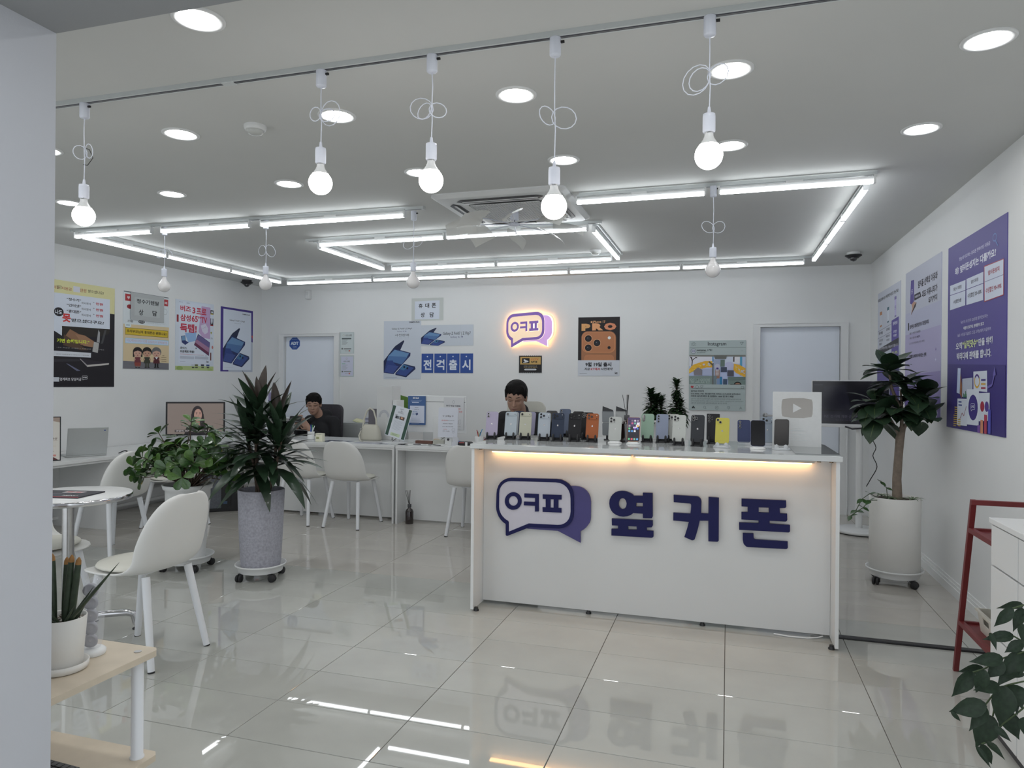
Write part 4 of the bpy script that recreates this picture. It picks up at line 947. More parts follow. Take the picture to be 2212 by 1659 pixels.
for z in (.30, .58): MB().box((-.355, -.006, z-.26), (.265, -.001, z), GS, bev=.002).build('drawer', e)
MB().box((-.355, -.006, .60), (.265, -.001, .85), GS, bev=.002).build('drawer', e)
m = MB(); rr = random.Random(3)
for i in range(11):
    a = rr.uniform(-.12, .12); m.box((-.14, -.1, 0), (.17+rr.uniform(-.03, .05), .1, .0055), pm(rr.choice(['#8f8f9c', '#a5a6b4', '#7d7b8c', '#b4b5c0'])), M=Matrix.Translation((-4.06, 7.74, .872+i*.0058))@Matrix.Rotation(a, 4, 'Z'))
m.box((-.09, -.1, 0), (.09, .1, .012), pm('#b7b795'), M=Matrix.Translation((-4.30, 7.74, .873))@Matrix.Rotation(.25, 4, 'Y')@Matrix.Rotation(.3, 4, 'Z'))
o = m.build('paper_stack'); tag(o, 'loose stack of grey and cream papers on the steel cabinet', 'papers')
# handbag
e = empty('handbag', (-3.56, 6.60, DZ)); tag(e, 'cream leather handbag with an upright handle on the consulting desk', 'bag')
BG = mat('cream_leather', (.56, .54, .46), .5, var=.03, vscale=12, bump=.1, bscale=150)
m = MB(); prof = [(.115, .055, 0), (.120, .060, .02), (.105, .055, .10), (.085, .035, .15), (.075, .012, .165)]; V = []; F_ = []
for a, b, z in prof:
    for i in range(20): t = 2*PI*i/20; V.append((a*abs(math.cos(t))**.6*math.copysign(1, math.cos(t)), b*abs(math.sin(t))**.8*math.copysign(1, math.sin(t)), z))
for j in range(4):
    for i in range(20): F_.append((j*20+i, j*20+(i+1) % 20, (j+1)*20+(i+1) % 20, (j+1)*20+i))
F_.append(tuple(range(20))[::-1]); F_.append(tuple(range(80, 100))); m.add(V, F_, BG, True); m.build('bag_body', e)
MB().tube([(-.085, -.02, .12), (-.075, -.01, .22), (-.045, 0, .305), (-.01, 0, .335), (.03, 0, .31), (.06, -.0, .22), (.07, -.01, .12)], .009, BG, n=10).build('handle', e)
MB().lathe([(.009, 0), (.009, .02)], CHROME, M=Matrix.Translation((-.09, -.035, .12))@Matrix.Rotation(PI/2, 4, 'X'), n=12).build('buckle', e)
MB().tube([(-.09, -.045, .10), (-.10, -.07, .05), (-.07, -.10, .006), (-.02, -.16, .004), (.03, -.24, .004)], .007, BG, n=8).build('strap', e)
# small clutter
m = MB().box((-3.98, 6.22, DZ), (-3.90, 6.27, DZ+.085), pm('#c9c7b4'), bev=.002).box((-3.968, 6.219, DZ+.03), (-3.935, 6.2195, DZ+.05), pm('#8d8f6d')).build('tissue_box'); tag(m, 'small cream tissue box on the desk in front of the man in black', 'box')
def pens(x, y, z, label, cols, r=.035, h=.09, body=None):
    e = empty('pen_cup', (x, y, z)); tag(e, label, 'pen holder'); MB().lathe([(r, 0), (r, h), (r-.003, h), (r-.003, .004), (.001, .004)], body or PLW, n=24).build('cup', e)
    for c in cols:
        a = random.uniform(0, 6.28); q = random.uniform(.3, .8)*r; t = random.uniform(.2, .9)*r
        MB().tube([(q*math.cos(a+2.6), q*math.sin(a+2.6), .006), (t*1.3*math.cos(a), t*1.3*math.sin(a), h+random.uniform(.04, .075))], .004, pm(c), n=7).build('pen', e)
pens(-2.30, 6.42, DZ, 'white pen cup with red blue and white pens at the right end of the desk', ['#a03434', '#4a86b0', '#c8c8a0', '#2a3a5c', '#d0d4d8', '#33363c'])
pens(-4.12, 6.36, DZ, 'clear pen cup with blue pens seen between the dark plant leaves', ['#2c3c7c', '#3a5aa0', '#c8ccd0', '#4a8a5a', '#c8ccd0'])
m = MB(); m.box((-.07, -.035, 0), (.07, .035, .055), BLACK, bev=.018).box((.01, -.0365, .012), (.032, -.033, .05), pm('#c4c4c4')).box((-.05, -.0365, .04), (0, -.034, .05), pm('#8a4a4a')); o = m.build('pouch', None, (-2.36, 6.22, DZ)); tag(o, 'small black zip pouch with a white tag on the crowded desk', 'pouch')
m = MB(); rr = random.Random(5)
for i in range(5): m.box((-.09, -.06, 0), (.09, .06, .016), pm(['#8a6a6a', '#5b4e58', '#a89a5a', '#7a5a5e', '#9a8f90'][i]), M=Matrix.Translation((-2.19, 6.55, DZ+.0165*i))@Matrix.Rotation(rr.uniform(-.2, .2), 4, 'Z'))
o = m.build('notebook_stack'); tag(o, 'small stack of reddish notebooks beside the pen cup', 'notebooks')
m = MB().box((-.055, -.03, 0), (.0, .03, .012), pm('#b9b9c6'), M=Matrix.Translation((-2.45, 6.2, DZ))@Matrix.Rotation(-1.2, 4, 'Y')).box((-.03, -.002, 0), (.03, .0, .095), pm('#aeb0b6'), M=Matrix.Translation((-2.47, 6.21, DZ))@Matrix.Rotation(.2, 4, 'Y')); o = m.build('cable_package'); tag(o, 'small white cable package leaning before the black pouch', 'package')
m = MB().ell((0, 0, .025), (.05, .035, .025), pm('#535c94'), n=16, k=8).ell((.04, .03, .02), (.03, .025, .02), pm('#7a7f92'), n=14, k=8); o = m.build('cloth_pouch', None, (-2.475, 6.34, DZ)); tag(o, 'crumpled blue pouch behind the stand of the paper notice', 'pouch')
m = MB().box((-.06, -.03, 0), (.06, .03, .05), pm('#9a9a92'), bev=.006); o = m.build('clip_tray', None, (-2.70, 6.40, DZ)); tag(o, 'small grey tray behind the white stand base on the crowded desk', 'tray')
m = MB().box((-.11, 0, 0), (.07, .05, .03), pm('#5a4038'), bev=.003).box((.08, .02, 0), (.13, .05, .05), pm('#b08a5a'), bev=.003); o = m.build('card_box', None, (-2.86, 6.42, DZ)); tag(o, 'low brown box under the blue framed advertisement', 'box')
def cable(pts, label, r=.003, c=BLACK, nm='cable', n=6):
    P2 = [Vector(p) for p in pts]; out = []
    for i in range(len(P2)-1):
        p0 = P2[max(i-1, 0)]; p1 = P2[i]; p2 = P2[i+1]; p3 = P2[min(i+2, len(P2)-1)]
        for k in range(4):
            t = k/4; out.append(.5*((2*p1)+(-p0+p2)*t+(2*p0-5*p1+4*p2-p3)*t*t+(-p0+3*p1-3*p2+p3)*t**3))
    out.append(P2[-1]); o = MB().tube(out, r, c, n=n).build(nm); tag(o, label, 'cable'); return o
cable([(-3.22, 6.52, 1.02), (-3.20, 6.48, .96), (-3.18, 6.50, .88), (-3.22, 6.52, .80), (-3.24, 6.46, .760), (-3.1, 6.40, .759)], 'black cable running down beside the tilted green striped card')
cable([(-2.62, 6.57, .92), (-2.66, 6.55, .85), (-2.72, 6.5, .80), (-2.76, 6.42, .76)], 'black cable hanging below the white computer')
rr = random.Random(9)
for k in range(6):
    x, y = -3.02+.085*k, 6.22+rr.uniform(-.02, .06); c = [BLACK, PLW, DGREY, PLW, BLACK, PLW][k]
    cable([(x+rr.uniform(-.07, .09), y+rr.uniform(-.03, .05), DZ+.004+.002*k) for _ in range(6)], ['black charging cable coiled nearest the desk joint', 'white charging cable curled beside the desk joint', 'grey cable lying in the middle of the crowded desk', 'white cable lying below the blue framed advertisement', 'black cable lying before the white stand base', 'white cable beside the foot of the paper notice'][k], c=c)
for x, y, w_, d, c, l in ((-3.95, 6.24, .30, .2, '#555a70', 'dark glossy sheet under the desk glass, left'), (-3.56, 6.22, .32, .16, '#a4a6b8', 'pale printed sheet on the desk before the handbag'), (-3.28, 6.20, .10, .16, '#b9bcc8', 'white printed sheet on the desk beside the tilted card base')):
    m = MB().box((0, 0, 0), (w_, d, .0012), pm(c, .2)).build('paper_sheet', None, (x, y, DZ+.0005)); tag(m, l, 'paper')
m = MB().box((-4.55, 6.175, DZ+.0022), (-3.10, 6.80, DZ+.0062), GLASS).build('glass_sheet'); tag(m, 'clear glass sheet covering the top of the left consulting desk', 'glass sheet')
# mesh trays seen between bag and panel
m = MB()
for z in (.80, .86, .92): m.box((-3.97, 7.30, z), (-3.80, 7.50, z+.006), DGREY).box((-3.97, 7.30, z), (-3.965, 7.5, z+.04), DGREY)
m.box((-3.95, 7.32, .808), (-3.82, 7.47, .825), pm('#8f94b0')).box((-3.95, 7.32, .868), (-3.82, 7.47, .88), pm('#c9b070'))
m.box((-3.98, 7.29, 0), (-3.79, 7.52, .79), GS); o = m.build('tray_rack'); tag(o, 'dark letter trays on a grey stand behind the handbag', 'tray rack')

# ================================================================ wall desk things
e = empty('desktop_monitor', (-5.62, 6.42, .673)); e.rotation_euler = (0, 0, .66); tag(e, 'monitor on the wall desk showing a dark haired woman speaking', 'monitor')
mw, mh = .60, .37
MB().box((-mw/2, 0, .085), (mw/2, .035, .085+mh), BLACK, bev=.004).build('monitor_case', e)
MB().box((-.03, .02, .01), (.03, .035, .15), PLW).box((-.10, -.08, 0), (.10, .09, .01), PLW, bev=.003).build('stand', e)
s = Sheet(mw-.035, mh-.035, thick=.0005, base='#000000'); W_, H_ = s.w, s.h
sm = lambda n_, c_: mat('monitor_'+n_, hx('#101010'), .3, emit=hx(c_), es=.9)
s.rect(0, 0, W_, H_, sm('beige', '#776c66')); s.poly([(W_*.30, H_), (W_*.33, H_*.80), (W_*.42, H_*.68), (W_*.62, H_*.62), (W_*.70, H_*.75), (W_*.74, H_)], sm('jacket', '#1f1a1c'))
s.circ(W_*.53, H_*.36, W_*.105, H_*.28, sm('hair', '#241d20')).poly([(W_*.42, H_*.35), (W_*.64, H_*.35), (W_*.67, H_*.75), (W_*.41, H_*.75)], sm('hair', ''))
s.poly([(W_*.50, H_*.5), (W_*.57, H_*.5), (W_*.58, H_*.72), (W_*.50, H_*.74)], sm('neck', '#8c6a60'))
s.circ(W_*.54, H_*.38, W_*.070, H_*.20, sm('skin', '#a07f74')).rect(W_*.50, H_*.30, W_*.53, H_*.315, sm('hair', '')).rect(W_*.56, H_*.30, W_*.59, H_*.315, sm('hair', '')).circ(W_*.515, H_*.345, W_*.010, H_*.012, sm('hair', '')).circ(W_*.575, H_*.345, W_*.010, H_*.012, sm('hair', '')).poly([(W_*.545, H_*.36), (W_*.555, H_*.43), (W_*.538, H_*.43)], sm('nose', '#8c6c62')).circ(W_*.548, H_*.49, W_*.020, H_*.018, sm('lips', '#6f3f40'))
s.rect(W_*.13, H_*.86, W_*.90, H_*.94, sm('caption', '#3a3434')).text('여당인 선거제 개편안과 어쩌면 곧', W_*.15, H_*.87, W_*.88, H_*.93, sm('letters', '#b9b4b4'), .01)
so = s.mb.build('screen', e); so.matrix_basis = frame((-W_/2, -.001, .085+mh-.0175), (1, 0, 0), (0, 0, 1))
e = empty('laptop', (-5.50, 4.93, .673)); e.rotation_euler = (0, 0, 1.05); tag(e, 'open silver laptop seen from behind on the wall desk beside the award frame', 'laptop')
SIL = mat('silver_aluminium', (.50, .52, .52), .4, .3, var=.01)
MB().box((-.16, .0, 0), (.16, .22, .015), SIL, bev=.004).build('laptop_base', e)
MB().box((-.16, -.004, 0), (.16, .004, .255), SIL, M=Matrix.Translation((0, 0, .015))@Matrix.Rotation(.26, 4, 'X'), bev=.003).prism(rrect(.012, .012, .003, .13, .23), .0006, pm('#3a4a80'), M=Matrix.Translation((0, -.0005, .012))@Matrix.Rotation(PI/2+.26, 4, 'X')@Matrix.Translation((0, .0, .004))).build('laptop_lid', e)
def dfr(s):
    w_, h = s.w, s.h; s.rect(.008, .008, w_-.008, h-.008, '#b0aca6').poly([(.0, .008), (w_-.008, .008), (w_-.008, .05), (w_*.5, .02)], '#8a7a70')
    s.circ(w_*.42, .085, .052, .052, '#5a2a1e').circ(w_*.42, .085, .046, .046, '#6e3c28').circ(w_*.42, .085, .034, .034, '#7d4a32').poly([(w_*.42-.04, .125), (w_*.42-.01, .13), (w_*.42-.02, .165), (w_*.42-.045, .155)], '#5a2a1e').poly([(w_*.42+.04, .125), (w_*.42+.01, .13), (w_*.42+.02, .165), (w_*.42+.045, .155)], '#5a2a1e')
    s.text('대한민국 브랜드대상', .03, .178, w_-.025, .196, '#4a3a34', .02).rect(.03, .203, w_-.025, .205, '#8a7a70').rect(.05, .25, w_-.035, .252, '#a99a80')
    lines(s, .05, .27, w_-.05, 3, .012, '#7a706a', .003); s.rect(w_-.055, .322, w_-.035, .338, '#a87068').rect(.04, .328, w_-.055, .331, '#7a6a66').poly([(.008, h-.03), (w_-.05, h-.03), (w_-.02, h-.008), (.008, h-.008)], '#4a2a2c')
s = Sheet(.27, .375, thick=.015, base='#14141a'); dfr(s); o = s.place('award_certificate', frame((-5.62, 4.42, 1.045), (.62, .78, 0), (-.10, .08, 1))); tag(o, 'black framed award certificate with a brown rosette beside the pillar', 'certificate')
cable([(-5.44, 5.22, .678), (-5.40, 5.25, .70), (-5.42, 5.3, .69), (-5.46, 5.33, .676), (-5.42, 5.40, .676), (-5.46, 5.46, .677), (-5.44, 5.52, .676)], 'black charging cable curled on the wall desk behind the laptop', .005)
m = MB().box((-.18, -.2, 0), (.18, .2, .42), BLACK, bev=.006).box((-.185+.37, -.15, .04), (.192, -.02, .37), mat('tower_grille', (.10, .11, .13), .3, var=.2, vscale=60)).box((.185, -.0, .08), (.1925, .04, .11), pm('#3a4a60')); m = m.build('computer_tower', None, (-5.13, 6.28, 0)); m.rotation_euler = (0, 0, -.9); tag(m, 'black computer tower on the floor under the corner of the desks', 'computer')
cable([(-4.95, 6.12, .36), (-4.90, 6.08, .28), (-4.86, 6.06, .18), (-4.88, 6.08, .08), (-4.94, 6.14, .05)], 'black cable hanging from the side of the computer tower', .005)
def dlf(s):
    s.rect(0, 0, s.w, .02, '#a8555a').rect(.0, .05, s.w, .058, '#a8555a').text('모바일 요금', .01, .025, .12, .04, '#a04048', .03); lines(s, .01, .07, .2, 8, .014, '#9a9aa4'); s.rect(.10, .10, .2, .13, '#a8555a')
s = Sheet(.22, .30, thick=.004, base='#b6b8bf'); dlf(s); o = s.place('leaflet_stand', frame((-5.30, 6.88, 1.06), (.78, .60, 0), (-.05, .08, 1))); tag(o, 'white leaflet board with red bars standing right of the wall desk monitor', 'leaflets')
s = Sheet(.13, .33, thick=.03, base='#a9adb8'); s.rect(.02, .03, .11, .22, '#716d8c').rect(.03, .19, .10, .21, '#a89c7c').rect(.08, .23, .12, .31, '#8f8fa6'); o = s.place('brochure_holder', frame((-5.24, 7.15, 1.26), (.8, .55, 0), (-.05, .1, 1))); tag(o, 'clear brochure holder with violet leaflets above the wall desk corner', 'brochure holder')
m = MB().box((-5.42, 7.02, .673), (-4.92, 7.42, .925), LAM, bev=.002).build('storage_box'); tag(m, 'low white box in the corner of the desks under the brochure holder', 'box')

# ================================================================ television on a round foot
e = empty('television_stand', (1.13, 7.22, 0)); e.rotation_euler = (0, 0, -.06); tag(e, 'white rolling television stand with round foot behind the counter end', 'television')
MB().lathe([(.205, .008), (.215, .014), (.215, .030), (.205, .038), (.001, .040)], PLW, c=(.05, .0, 0), n=56).lathe([(.20, 0), (.20, .008)], BLACK, c=(.05, 0, 0), n=40).build('round_foot', e)
MB().lathe([(.030, .04), (.030, 1.05)], PLW, c=(.05, .05, 0), n=28).build('pole', e)
MB().box((-.37, -.012, .975), (.29, .02, 1.415), PLW, bev=.006).build('tv_case', e)
s = Sheet(.645, .40, thick=.0005, base='#000000'); tvm = lambda n_, c_, k=.8: mat('tv_'+n_, hx('#060608'), .15, emit=hx(c_), es=k)
s.rect(0, 0, .645, .40, tvm('dark', '#0b0b12')).rect(.01, .03, .09, .04, tvm('bar', '#24242c')).poly([(.10, .05), (.28, .03), (.34, .28), (.08, .26)], tvm('shape', '#11111c')).rect(0, .28, .645, .372, tvm('band', '#10101c'))
s.text("9년 '선거제 개편·공수처법' 처리하며", .10, .315, .545, .345, tvm('letters', '#30303c'), .02).text('정치 개혁 논의', .20, .36, .42, .37, tvm('letters', ''))
so = s.mb.build('screen', e); so.matrix_basis = frame((-.3625, -.0125, 1.408), (1, 0, 0), (0, 0, 1))
MB().tube([(-.08, -.02, .985), (-.02, -.03, .965), (.06, -.02, .972)], .008, DGREY).build('bracket', e)
cable([(1.28, 7.25, .98), (1.27, 7.22, .90), (1.31, 7.2, .80), (1.285, 7.2, .72), (1.32, 7.2, .62), (1.27, 7.22, .5), (1.24, 7.24, .43)], 'thin black cable hanging from the television', .004)

# speaker like clear lamp on the plant shelf
e = empty('desktop_speaker', (-1.735, 1.578, .5755)); tag(e, 'clear acrylic desktop speaker with stacked drivers on the pale wood shelf', 'speaker')
MB().lathe([(.034, 0), (.036, .004), (.036, .012), (.030, .018), (.020, .020)], PLW, n=36).build('base', e)
AC = mat('clear_speaker_shell', (.80, .82, .88), .05, alpha=.20, spec=1.)
M = Matrix.Translation((0, 0, .022))@Matrix.Rotation(.05, 4, 'Y'); V = []; F_ = []
for i in range(15):
    t = i/14; z = .205*t; q = 1 if .10 < t < .82 else (.80+.2*t/.10 if t <= .10 else math.sqrt(max(0, 1-((t-.82)/.18)**2)))
    for j in range(28): a = 2*PI*j/28; V.append((.030*q*math.cos(a), .026*q*math.sin(a), z))
for i in range(14):
    for j in range(28): F_.append((i*28+j, i*28+(j+1) % 28, (i+1)*28+(j+1) % 28, (i+1)*28+j))
MB().add(V, F_, AC, True, M).build('shell', e)
GD = mat('grey_speaker_driver', (.36, .36, .39), .35, .2, var=.02)
for k in range(5):
    D_ = Matrix.Translation((.004, -.010, .042+.036*k))@Matrix.Rotation(PI/2+.3, 4, 'X')@Matrix.Rotation(.55, 4, 'Y')
    MB().lathe([(.017, -.010), (.0205, .003), (.018, .006), (.012, .000), (.001, .003)], GD, M=D_, n=24, caps=False).build('driver', e)
m = MB(); m.box((0, 0, 0), (.30, .12, .012), BLACK, bev=.003)
o = m.build('keyboard', None, (-2.02, 1.42, .2705)); o.rotation_euler = (0, 0, -.05)
for i in range(14):
    for j in range(5):
        k = MB().box((.006+i*.0207, .008+j*.0215, .0125), (.024+i*.0207, .026+j*.0215, .0155), DGREY, bev=.001).build('key', o) if (i > 6) else None
tag(o, 'black keyboard lying on the lower board of the pale wood shelf', 'keyboard')
HANG = [((0.77,2.236,0.771),(0.705,2.189,0.775),0.02),
  ((0.72,2.155,0.781),(0.677,2.151,0.727),0.026),
  ((0.768,2.225,0.764),(0.733,2.188,0.715),0.027),
  ((0.74,2.21,0.693),(0.668,2.195,0.683),0.028),
  ((0.684,2.205,0.696),(0.691,2.174,0.663),0.014),
  ((0.76,2.202,0.68),(0.715,2.194,0.652),0.027),
  ((0.709,2.189,0.636),(0.631,2.169,0.625),0.033),
  ((0.765,2.215,0.65),(0.693,2.165,0.57),0.043),
  ((0.679,2.235,0.586),(0.616,2.208,0.583),0.025),
  ((0.64,2.19,0.59),(0.59,2.177,0.516),0.036),
  ((0.656,2.153,0.612),(0.639,2.152,0.542),0.032),
  ((0.71,2.192,0.627),(0.671,2.176,0.58),0.033),
  ((0.701,2.184,0.561),(0.637,2.14,0.566),0.033),
  ((0.716,2.197,0.559),(0.704,2.169,0.455),0.054),
  ((0.666,2.171,0.514),(0.58,2.17,0.481),0.045),
  ((0.586,2.179,0.48),(0.61,2.172,0.458),0.011),
  ((0.671,2.196,0.5),(0.627,2.146,0.451),0.034),
  ((0.694,2.211,0.468),(0.65,2.202,0.377),0.053),
  ((0.724,2.23,0.481),(0.753,2.191,0.424),0.043),
  ((0.736,2.216,0.558),(0.752,2.171,0.519),0.049),
  ((0.738,2.219,0.54),(0.744,2.179,0.495),0.021),
  ((0.672,2.182,0.41),(0.697,2.133,0.398),0.017),
  ((0.676,2.237,0.378),(0.702,2.229,0.323),0.025),
  ((0.658,2.218,0.379),(0.683,2.182,0.342),0.014),
  ((0.692,2.192,0.451),(0.723,2.165,0.426),0.017),
  ((0.76,2.194,0.598),(0.702,2.148,0.603),0.013),
  ((0.759,2.195,0.73),(0.743,2.153,0.698),0.025),
  ((0.758,2.182,0.488),(0.756,2.138,0.447),0.034)]
HSTEM = [[(0.778,2.21,0.773),(0.764,2.21,0.778),(0.738,2.21,0.766)],
  [(0.779,2.21,0.671),(0.765,2.21,0.678),(0.74,2.21,0.692)],
  [(0.795,2.21,0.571),(0.765,2.21,0.573),(0.731,2.21,0.56),(0.72,2.21,0.554),(0.709,2.21,0.551)],
  [(0.78,2.21,0.518),(0.747,2.21,0.482),(0.718,2.21,0.452),(0.681,2.21,0.398),(0.668,2.21,0.39)],
  [(0.779,2.21,0.654),(0.764,2.21,0.652),(0.716,2.21,0.629),(0.673,2.21,0.595),(0.646,2.21,0.582)],
  [(0.731,2.21,0.56),(0.697,2.21,0.532),(0.677,2.21,0.499)],
  [(0.72,2.21,0.554),(0.697,2.21,0.489),(0.694,2.21,0.469)]]
# ================================================================ plants
def leaf_mesh(name, prof, m, droop=.3, fold=.15, wave=0., vein=None):
    """unit length leaf along +Y; prof: list of (t, half width / length)"""
    V = []; F_ = []; k = len(prof)
    for i, (t, w_) in enumerate(prof):
        zz = -droop*t*t; 
        for j, u in enumerate((-1, -.5, 0, .5, 1)):
            V.append((u*w_, t*(1-.25*droop*t), zz+fold*abs(u)*w_+wave*math.sin(t*9+u*2)*w_))
    for i in range(k-1):
        for j in range(4): a = i*5+j; F_.append((a, a+1, a+6, a+5))
    me = bpy.data.meshes.new(name); me.from_pydata(V, [], F_); me.materials.append(m)
    if vein:
        me.materials.append(vein)
        # raised pale midrib
        o = len(V); V2 = []
        for i, (t, w_) in enumerate(prof): zz = -droop*t*t; q = .012*(1-.7*t); V2 += [(-q, t*(1-.25*droop*t), zz+.004), (q, t*(1-.25*droop*t), zz+.004)]
        V += V2; n0 = len(F_); F_ += [(o+2*i, o+2*i+1, o+2*i+3, o+2*i+2) for i in range(k-1)]
        me2 = bpy.data.meshes.new(name); me2.from_pydata(V, [], F_); me2.materials.append(m); me2.materials.append(vein)
        me2.polygons.foreach_set('material_index', [0]*n0+[1]*(k-1)); me = me2
    me.polygons.foreach_set('use_smooth', [True]*len(me.polygons)); me.update(); return me
def leaf(me, base, d, up, L, wscale=1., parent=None, loc0=(0, 0, 0)):
    d = Vector(d).normalized(); up = Vector(up); x = d.cross(up)
    if x.length < 1e-3: x = d.cross(Vector((1, 0, 0)))
    x.normalize(); n = x.cross(d)
    M = Matrix((x*L*wscale, d*L, n*L)).transposed().to_4x4(); M.translation = Vector(base)
    o = bpy.data.objects.new('leaf', me); COL.objects.link(o); o.parent = parent; o.matrix_basis = M; return o
LANCE = [(0, .012), (.08, .02), (.22, .055), (.42, .085), (.62, .083), (.80, .055), (.92, .026), (1, .002)]
OBOV = [(0, .02), (.12, .05), (.3, .15), (.52, .25), (.72, .30), (.88, .25), (.97, .12), (1, .02)]
ELLI = [(0, .015), (.10, .10), (.28, .21), (.48, .26), (.68, .22), (.84, .13), (.94, .05), (1, .003)]
HEART = [(0, .06), (.08, .19), (.22, .29), (.40, .32), (.58, .26), (.74, .16), (.88, .06), (1, .004)]
SHORT = [(0, .06), (.25, .12), (.5, .14), (.75, .09), (1, .004)]
G1 = mat('dark_green_leaf', (.020, .042, .022), .30, var=.25, vscale=9, coat=.15); G1b = mat('bronze_leaf', (.035, .024, .018), .4, var=.2, vscale=9)
G2 = mat('fresh_green_leaf', (.085, .175, .038), .32, var=.25, vscale=9, coat=.2); G2b = mat('deep_green_leaf', (.045, .105, .030), .32, var=.25, vscale=9, coat=.2); YEL = mat('yellow_leaf', (.34, .27, .04), .5, var=.15, vscale=9)
G3 = mat('rubber_tree_leaf', (.024, .050, .026), .38, var=.2, vscale=9, spec=.35); G3v = mat('leaf_midrib', (.10, .14, .05), .5, var=.1)
G4 = mat('compact_dark_leaf', (.016, .036, .014), .35, var=.25, vscale=9)
BARK = mat('brown_stem', (.10, .07, .05), .8, var=.25, vscale=40, bump=.4, bscale=120); BARK2 = mat('grey_tan_trunk', (.24, .19, .15), .8, var=.2, vscale=25, bump=.5, bscale=70)
GSTEM = mat('green_stem', (.05, .08, .03), .6, var=.1)
POTG = mat('grey_felt_pot', (.38, .38, .43), .9, var=.16, vscale=70, bump=.7, bscale=160)
def caddy(e, r, z=.088, a0=.4, n=4):
    MB().lathe([(r*.93, z-.035), (r*.97, z-.012), (r*1.05, z+.004), (r*1.10, z+.010), (r*1.10, z+.018), (r*1.05, z+.018), (r*.98, z-.004), (.001, z-.008)], PLW, n=56, caps=False).lathe([(.001, z-.035), (r*.93, z-.035)], PLW, n=40, caps=False).build('wheeled_tray', e)
    for k in range(n):
        a = a0+2*PI*k/n; x, y = r*.92*math.cos(a), r*.92*math.sin(a)
        c = MB().box((-.012, -.012, z-.045), (.012, .012, z-.034), BLACK, M=Matrix.Translation((x, y, 0))).box((-.006, -.004, .02), (.006, .03, z-.04), BLACK, M=Matrix.Translation((x, y, 0))@Matrix.Rotation(a, 4, 'Z')).build('caster', e)
        for s_ in (-1, 1):
            MB().lathe([(.010, 0), (.023, .001), (.0245, .004), (.0245, .012), (.022, .015), (.001, .015)], RUBBER, M=Matrix.Translation((x, y, .0247))@Matrix.Rotation(a+.6, 4, 'Z')@Matrix.Translation((.016, 0, 0))@Matrix.Rotation(PI/2, 4, 'X')@Matrix.Translation((0, 0, .004 if s_ > 0 else -.019)), n=24).build('wheel', c)
# 1 dark long leaved plant in the grey felt pot
e = empty('potted_dracaena', (-3.085, 4.16, 0)); tag(e, 'tall plant with long dark green leaves in a grey felt pot on wheels', 'potted plant')
caddy(e, .155, a0=-.5)
MB().lathe([(.128, .085), (.134, .12), (.146, .35), (.155, .612), (.151, .616), (.146, .612), (.140, .56)], POTG, n=64, caps=False).lathe([(.001, .085), (.128, .085)], POTG, n=40, caps=False).build('pot', e)
MB().lathe([(.143, .575), (.08, .580), (.001, .582)], SOIL, n=36, caps=False).build('soil', e)
lm = [leaf_mesh('long_leaf', LANCE, G1, .12, .25), leaf_mesh('long_leaf', LANCE, G1, .30, .2, .05), leaf_mesh('long_leaf', LANCE, G1, .62, .15, .08)]; lb = leaf_mesh('bronze_leaf', LANCE, G1b, .05, .3)
rr = random.Random(21)
stems = [((-.035, .0), (-.04, .02), 1.17), ((.05, .01), (.11, .02), 1.06), ((.015, -.03), (-.03, -.03), .98), ((-.05, .03), (-.14, .02), .98), ((.06, -.02), (.17, -.02), .95)]
for si, (b, t, h) in enumerate(stems):
    b3 = Vector((*b, .57)); t3 = Vector((*t, h)); mid = (b3+t3)/2+Vector((rr.uniform(-.02, .02), 0, 0))
    MB().tube([b3, mid, t3], [.013, .011, .008], BARK, n=9).build('stem', e)
    n = (44, 34, 26, 24, 24)[si]
    for i in range(n):
        q = i/(n-1); zf = h-.34*(1-q)*(1 if si < 2 else .7)+.02; f = (zf-.57)/(h-.57); p = b3.lerp(t3, min(1, max(.15, f)))
        az = i*2.4+si*1.1; el = .12+1.2*q**1.5+rr.uniform(-.22, .2); 
        d = Vector((math.cos(az)*math.cos(el), math.sin(az)*math.cos(el), math.sin(el)))
        L = (.39-.10*q)*rr.uniform(.8, 1.15); me = lm[2] if q < .12 else (lm[1] if q < .75 else lm[0])
        if q > .93 and si in (0, 1): me = lb
        leaf(me, p, d, (0, 0, 1), L, rr.uniform(1.0, 1.35), e)
# 2 bushy plant left
e = empty('potted_bushy_plant', (-3.74, 4.20, 0)); tag(e, 'bushy plant with rounded fresh green leaves in a white pot on a wheeled tray', 'potted plant')
caddy(e, .165, a0=-.62)
MB().lathe([(.12, .085), (.135, .30), (.150, .49), (.152, .575), (.165, .580), (.170, .60), (.172, .612), (.163, .613), (.157, .58)], PLW, n=64, caps=False).lathe([(.001, .086), (.12, .086)], PLW, n=40, caps=False).build('pot', e)
MB().lathe([(.158, .585), (.08, .592), (.001, .594)], SOIL, n=36, caps=False).build('soil', e)
l2 = [leaf_mesh('round_leaf', OBOV, G2, .12, .2), leaf_mesh('round_leaf', OBOV, G2b, .2, .15), leaf_mesh('round_leaf', OBOV, G2b, .05, .3)]; ly = leaf_mesh('yellow_leaf', OBOV, YEL, .3, .1)
rr = random.Random(4); tips = []
for i in range(48):
    a = i*2.4; q = math.sqrt((i+.5)/48); x = .41*q*math.cos(a)+.05; y = .30*q*math.sin(a); z = .76+.28*(1-q*q)*rr.uniform(.35, 1)+rr.uniform(-.10, .05)
    tips.append((x, y, z))
tips += [(-.44, -.05, .72), (-.37, -.08, .645), (-.46, 0, .655), (-.33, -.08, .69), (.06, -.04, 1.07), (.0, .02, 1.03), (-.22, -.05, .98), (.34, -.1, .76)]
cnt = 0
